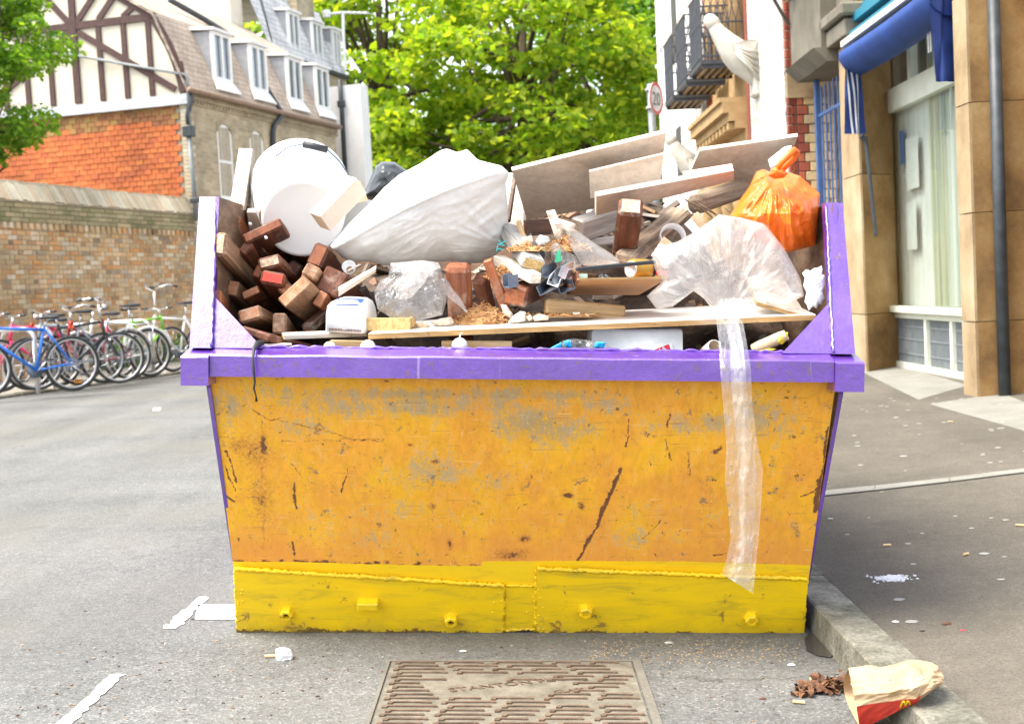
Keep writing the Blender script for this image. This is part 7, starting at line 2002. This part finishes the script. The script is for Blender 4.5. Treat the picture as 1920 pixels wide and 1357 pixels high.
# ================================================================== LITTER ON ROAD AND PAVEMENT
M_BAG = mat("brown_paper_bag", [(0.34, 0.215, 0.105), (0.47, 0.325, 0.185), (0.53, 0.39, 0.245)], 8, 0.8, 0.3, 0.004, fine=(60, .05))
M_BAGR = mat("red_bag_print", [(0.52, 0.025, 0.015), (0.68, 0.05, 0.025)], 8, 0.6, 0.25, 0.004)
M_DEADL = mat("dead_leaves", [(0.05, 0.02, 0.012), (0.13, 0.055, 0.025), (0.26, 0.13, 0.05)], 30, 0.8, 0.4, 0.004, tint=.3)
M_BUTT = mat("cigarette_butt", [(0.62, 0.40, 0.18), (0.72, 0.55, 0.34)], 20, 0.8, 0.1, 0.001)
M_POWDER = mat("white_powder", [(0.7, 0.7, 0.72), (0.8, 0.8, 0.82)], 30, 0.9, 0.3, 0.002)
M_GUM = mat("old_gum", [(0.30, 0.29, 0.26), (0.38, 0.37, 0.34)], 20, 0.8, 0.1, 0.001)
M_WET = mat("puddle_water", [(0.05, 0.045, 0.04), (0.09, 0.08, 0.07)], 5, 0.12, 0.02, 0.001)
M_STONE = mat("small_stone", [(0.35, 0.34, 0.3), (0.5, 0.48, 0.44)], 20, 0.9, 0.3, 0.003)
# takeaway paper bag lying open over the kerb: a flattened tube with a red printed flank
pb = thing("paper_bag", "crumpled brown and red takeaway paper bag lying over the kerb", "paper bag", (1.0, 3.55, .0))
NB = 46
# mouth end (left) and closed end (right), axis along the street's width, lying on the kerb
S0 = [W(1592, 1252, 3.66), W(1596, 1278, 3.56), W(1600, 1300, 3.50), W(1604, 1322, 3.44), W(1612, 1357, 3.36), W(1640, 1352, 3.40)]
ROWS = [
    [(1590, 1252, 3.50), (1596, 1275, 3.44), (1601, 1302, 3.42), (1606, 1324, 3.42), (1612, 1362, 3.45)],
    [(1628, 1246, 3.49), (1632, 1272, 3.40), (1636, 1299, 3.36), (1640, 1318, 3.37), (1636, 1356, 3.44)],
    [(1652, 1250, 3.47), (1658, 1274, 3.37), (1662, 1298, 3.32), (1668, 1315, 3.33), (1668, 1340, 3.38)],
    [(1680, 1244, 3.45), (1684, 1270, 3.35), (1690, 1292, 3.29), (1694, 1311, 3.30), (1692, 1328, 3.33)],
    [(1705, 1236, 3.44), (1708, 1264, 3.33), (1712, 1290, 3.27), (1716, 1310, 3.28), (1716, 1320, 3.31)],
    [(1725, 1237, 3.43), (1727, 1262, 3.33), (1726, 1284, 3.28), (1727, 1303, 3.28), (1724, 1313, 3.31)],
    [(1748, 1242, 3.42), (1750, 1262, 3.34), (1750, 1280, 3.30), (1748, 1292, 3.30), (1744, 1298, 3.33)],
    [(1764, 1252, 3.41), (1769, 1268, 3.37), (1768, 1281, 3.34), (1764, 1284, 3.34), (1758, 1288, 3.35)],
]
def bag_pt(u, v):
    t = u * (len(ROWS) - 1); i = min(int(t), len(ROWS) - 2); k = t - i
    s = v * 4; j = min(int(s), 3); q = s - j
    def at(i_, j_): return Vector(ROWS[i_][j_])
    a = at(i, j).lerp(at(i, j + 1), q); c = at(i + 1, j).lerp(at(i + 1, j + 1), q)
    m_ = a.lerp(c, k)
    p = W(m_.x, m_.y, m_.z)
    return p + Vector((0, -1, .4)) * (.006 * crease(Vector((u * 2.2 + v, v * 2.4, 0)), 2.4, 7, 3) - .006)
nu, nv = 70, 56
cut = int(nv * .74)
top_ = MB(); red_ = MB()
G_ = [[bag_pt(i / (nu - 1), j / (nv - 1)) for j in range(nv)] for i in range(nu)]
top_.add([G_[i][j] for i in range(nu) for j in range(cut + 1)], [(i * (cut + 1) + j, i * (cut + 1) + j + 1, (i + 1) * (cut + 1) + j + 1, (i + 1) * (cut + 1) + j) for i in range(nu - 1) for j in range(cut)])
m2 = nv - cut
nr_ = int(nu * .72)
red_.add([G_[i][j] for i in range(nr_) for j in range(cut, nv)], [(i * m2 + j, i * m2 + j + 1, (i + 1) * m2 + j + 1, (i + 1) * m2 + j) for i in range(nr_ - 1) for j in range(m2 - 1)])
top_.build("paper_top", M_BAG, pb, True)
red_.build("printed_flank", M_BAGR, pb, True)
br_ = MB()
br_.add([G_[i][j] for i in range(nr_ - 1, nu) for j in range(cut, nv)], [(i * m2 + j, i * m2 + j + 1, (i + 1) * m2 + j + 1, (i + 1) * m2 + j) for i in range(nu - nr_) for j in range(m2 - 1)])
br_.build("paper_end", M_BAG, pb, True)
# underside so that the bag is a closed volume
un = MB()
un.grid(lambda u, v: bag_pt(u, 0).lerp(bag_pt(u, 1), v) + Vector((0, .10 * math.sin(math.pi * v), -.018 * math.sin(math.pi * v))), 40, 12)
un.build("underside", M_BAG, pb, True)
ml = MB()                                                     # yellow rounded mark printed on the red flank
for c0 in (.40, .455):
    pts = []
    for k in range(11):
        t = k / 10
        pts.append(bag_pt(c0 + .055 * t + .03 * math.sin(math.pi * t) * 0, .93 - .13 * math.sin(math.pi * t)) + Vector((0, -.003, .001)))
    ml.tube(pts, .0026, 5)
ml.build("yellow_mark", flat("yellow_print", (.80, .50, .01)), pb, True)
g_ = MB()
for k in range(4):
    c_ = bag_pt(.66 + .012 * k, .12 + .05 * k)
    g_.tube([c_ + Vector((.006 * math.cos(q), -.004, .005 * math.sin(q))) for q in np.linspace(0, 6.28, 12)], .0006, 4)
g_.build("printed_rings", M_TIMB, pb)
# dead leaves before the bag's mouth
lv = thing("dead_leaf_pile", "dark brown dead leaves spilled at the paper bag's mouth", "leaves", G(1560, 1295), kind="stuff")
r_ = random.Random(9)
def leafbit(b, p, s, r):
    Mx = Euler((r.uniform(-.7, .7), r.uniform(-.7, .7), r.uniform(0, 6.3))).to_matrix()
    pts = [Vector((math.cos(q) * s * (1 if k % 2 else .65), math.sin(q) * s * .7, .3 * s * math.sin(2 * q))) for k, q in enumerate(np.linspace(0, 6.28, 9)[:-1])]
    b.add([p + Mx @ Vector((0, 0, .2 * s))] + [p + Mx @ q for q in pts], [(0, 1 + k, 1 + (k + 1) % 8) for k in range(8)])
b = MB()
for k in range(110):
    t = r_.random()
    px, py = 1495 + 100 * t + r_.gauss(0, 4), 1298 - 10 * t + r_.gauss(0, 7)
    p = G(px, py); leafbit(b, p + Vector((0, 0, .006 + .03 * t * r_.random())), r_.uniform(.010, .022), r_)
b.build("leaf_mass", M_DEADL, lv)
# tissue ball, butts, stones, gum, powder
soft([(516, 1216), (530, 1212), (545, 1216), (550, 1228), (548, 1238), (536, 1243), (518, 1244), (517, 1232)], 4.11, .03, .03, .006, 34, 3, 60, 14).build(
    "paper_ball", M_PAPERW, smooth=True, label="crumpled white paper ball on the road before the skip", cat="paper")
def butt(px, py, ang, label, onp=False):
    p = on_pave(px, py, .006) if onp else G(px, py, .006)
    d = Vector((math.cos(ang), math.sin(ang), 0)) * .016
    MB().tube([p - d, p, p + d], .0045, 7).build("cigarette_butt", M_BUTT, smooth=False, label=label, cat="cigarette butt", group="cigarette butts on the ground")
butt(506, 1229, .2, "cigarette butt beside the white paper ball")
butt(1527, 1270, .6, "cigarette butt by the dead leaves near the kerb")
butt(1498, 1315, -.3, "cigarette butt at the bottom, left of the paper bag")
butt(1663, 1021, .2, "cigarette butt on the pavement right of the skip's middle", True)
butt(1811, 1038, .7, "cigarette butt near the pavement's right side", True)
butt(1782, 790, .1, "cigarette butt far up the pavement by the pale slab", True)
butt(1912, 984, -.4, "cigarette butt at the photo's right edge on the pavement", True)
def pebble(px, py, s, label, m, onp=False):
    p = on_pave(px, py, .0) if onp else G(px, py, 0)
    b = MB(); b.lathe([(s * .6, 0), (s, s * .25), (s * .7, s * .6), (s * .1, s * .75)], 9, Matrix.Translation(p) @ Matrix.Diagonal((1.3, .8, .8, 1)), cap1=True)
    b.build("pebble", m, label=label, cat="stone", group="small stones and crumbs on the ground")
pebble(1254, 1206, .012, "grey pebble before the skip's right half", M_STONE)
pebble(868, 1221, .009, "white crumb on the road above the iron cover", M_PAPERW)
pebble(1484, 1247, .010, "white crumb on the road near the kerb", M_PAPERW)
pebble(1679, 1166, .009, "white square crumb on the pavement", M_PAPERW, True)
pebble(1775, 1170, .012, "brown leaf crumb on the pavement", M_DEADL, True)
pebble(1729, 1183, .007, "black crumb on the pavement", M_TYRE, True)
pebble(1805, 1182, .006, "red crumb on the pavement", M_RED, True)
pebble(362, 1161, .007, "dark crumb beside the white paint rectangle", M_TYRE)
pebble(160, 1146, .006, "dark crumb on the left of the road", M_TYRE)
pebble(1557, 973, .010, "pale pebble near the skip's right edge", M_STONE, True)
pebble(1430, 1310, .008, "yellow leaf crumb left of the dead leaves", M_DEADL)
b = MB(); r_ = random.Random(4)
for k in range(170):                                         # flattened gum and specks all over the pavement
    y = r_.uniform(3.0, 11); x = r_.uniform(1.2, 3.4)
    s = r_.uniform(.006, .02); z = pz(x) + .0015
    b.add([(x + s * math.cos(q) * r_.uniform(.8, 1.2), y + s * math.sin(q) * r_.uniform(.8, 1.2), z + s * math.cos(q) * .094) for q in np.linspace(0, 6.28, 9)[:-1]], [tuple(range(8))])
b.build("gum_spots", M_GUM, kind="stuff", label="flattened pale gum spots over the pavement", cat="gum")
b = MB()
for k in range(520):
    a, t = r_.uniform(0, 6.3), abs(r_.gauss(0, .5))
    c = on_pave(1672 + 36 * t * math.cos(a), 1083 + 6 * t * math.sin(a), .001); s = r_.uniform(.001, .005)
    b.box(c, (s * 2, s * 2, s), Matrix.Rotation(a, 3, 'Z'))
b.build("powder_spill", M_POWDER, kind="stuff", label="white powder spilled on the pavement", cat="powder")
b = MB()
for k in range(420):                                         # grit and sawdust blown over the road before the skip
    px, py = r_.uniform(1100, 1500), r_.gauss(1222, 14)
    if py < 1197: continue
    c = G(px, py, .001); s = r_.uniform(.0006, .0018); b.box(c, (s * 3, s * 1.5, s), Matrix.Rotation(r_.uniform(0, 3), 3, 'Z'))
b.build("sawdust_grit", M_CHIP, kind="stuff", label="fine sawdust grit on the road before the skip", cat="grit")
b = MB()
for k in range(420):
    px, py = r_.uniform(0, 1500), r_.uniform(1195, 1357)
    c = G(px, py, .001); s = r_.uniform(.001, .0035); b.box(c, (s * 2.5, s * 1.5, s), Matrix.Rotation(r_.uniform(0, 3), 3, 'Z'))
b.build("road_grit", M_SCRAP, kind="stuff", label="loose grit and crumbs scattered over the road", cat="grit")
# puddle in the gutter
pts = [(1508, 1196), (1520, 1182), (1535, 1198), (1556, 1214), (1566, 1226), (1556, 1232), (1530, 1228), (1512, 1218)]
P = ragged([G(x, y, .003) for x, y in pts], .006, .02)
b = MB(); b.add([(p.x, p.y, .0035) for p in P], [tuple(range(len(P)))])
b.build("puddle", M_WET, kind="structure", label="dark puddle in the gutter at the skip's right foot", cat="puddle")
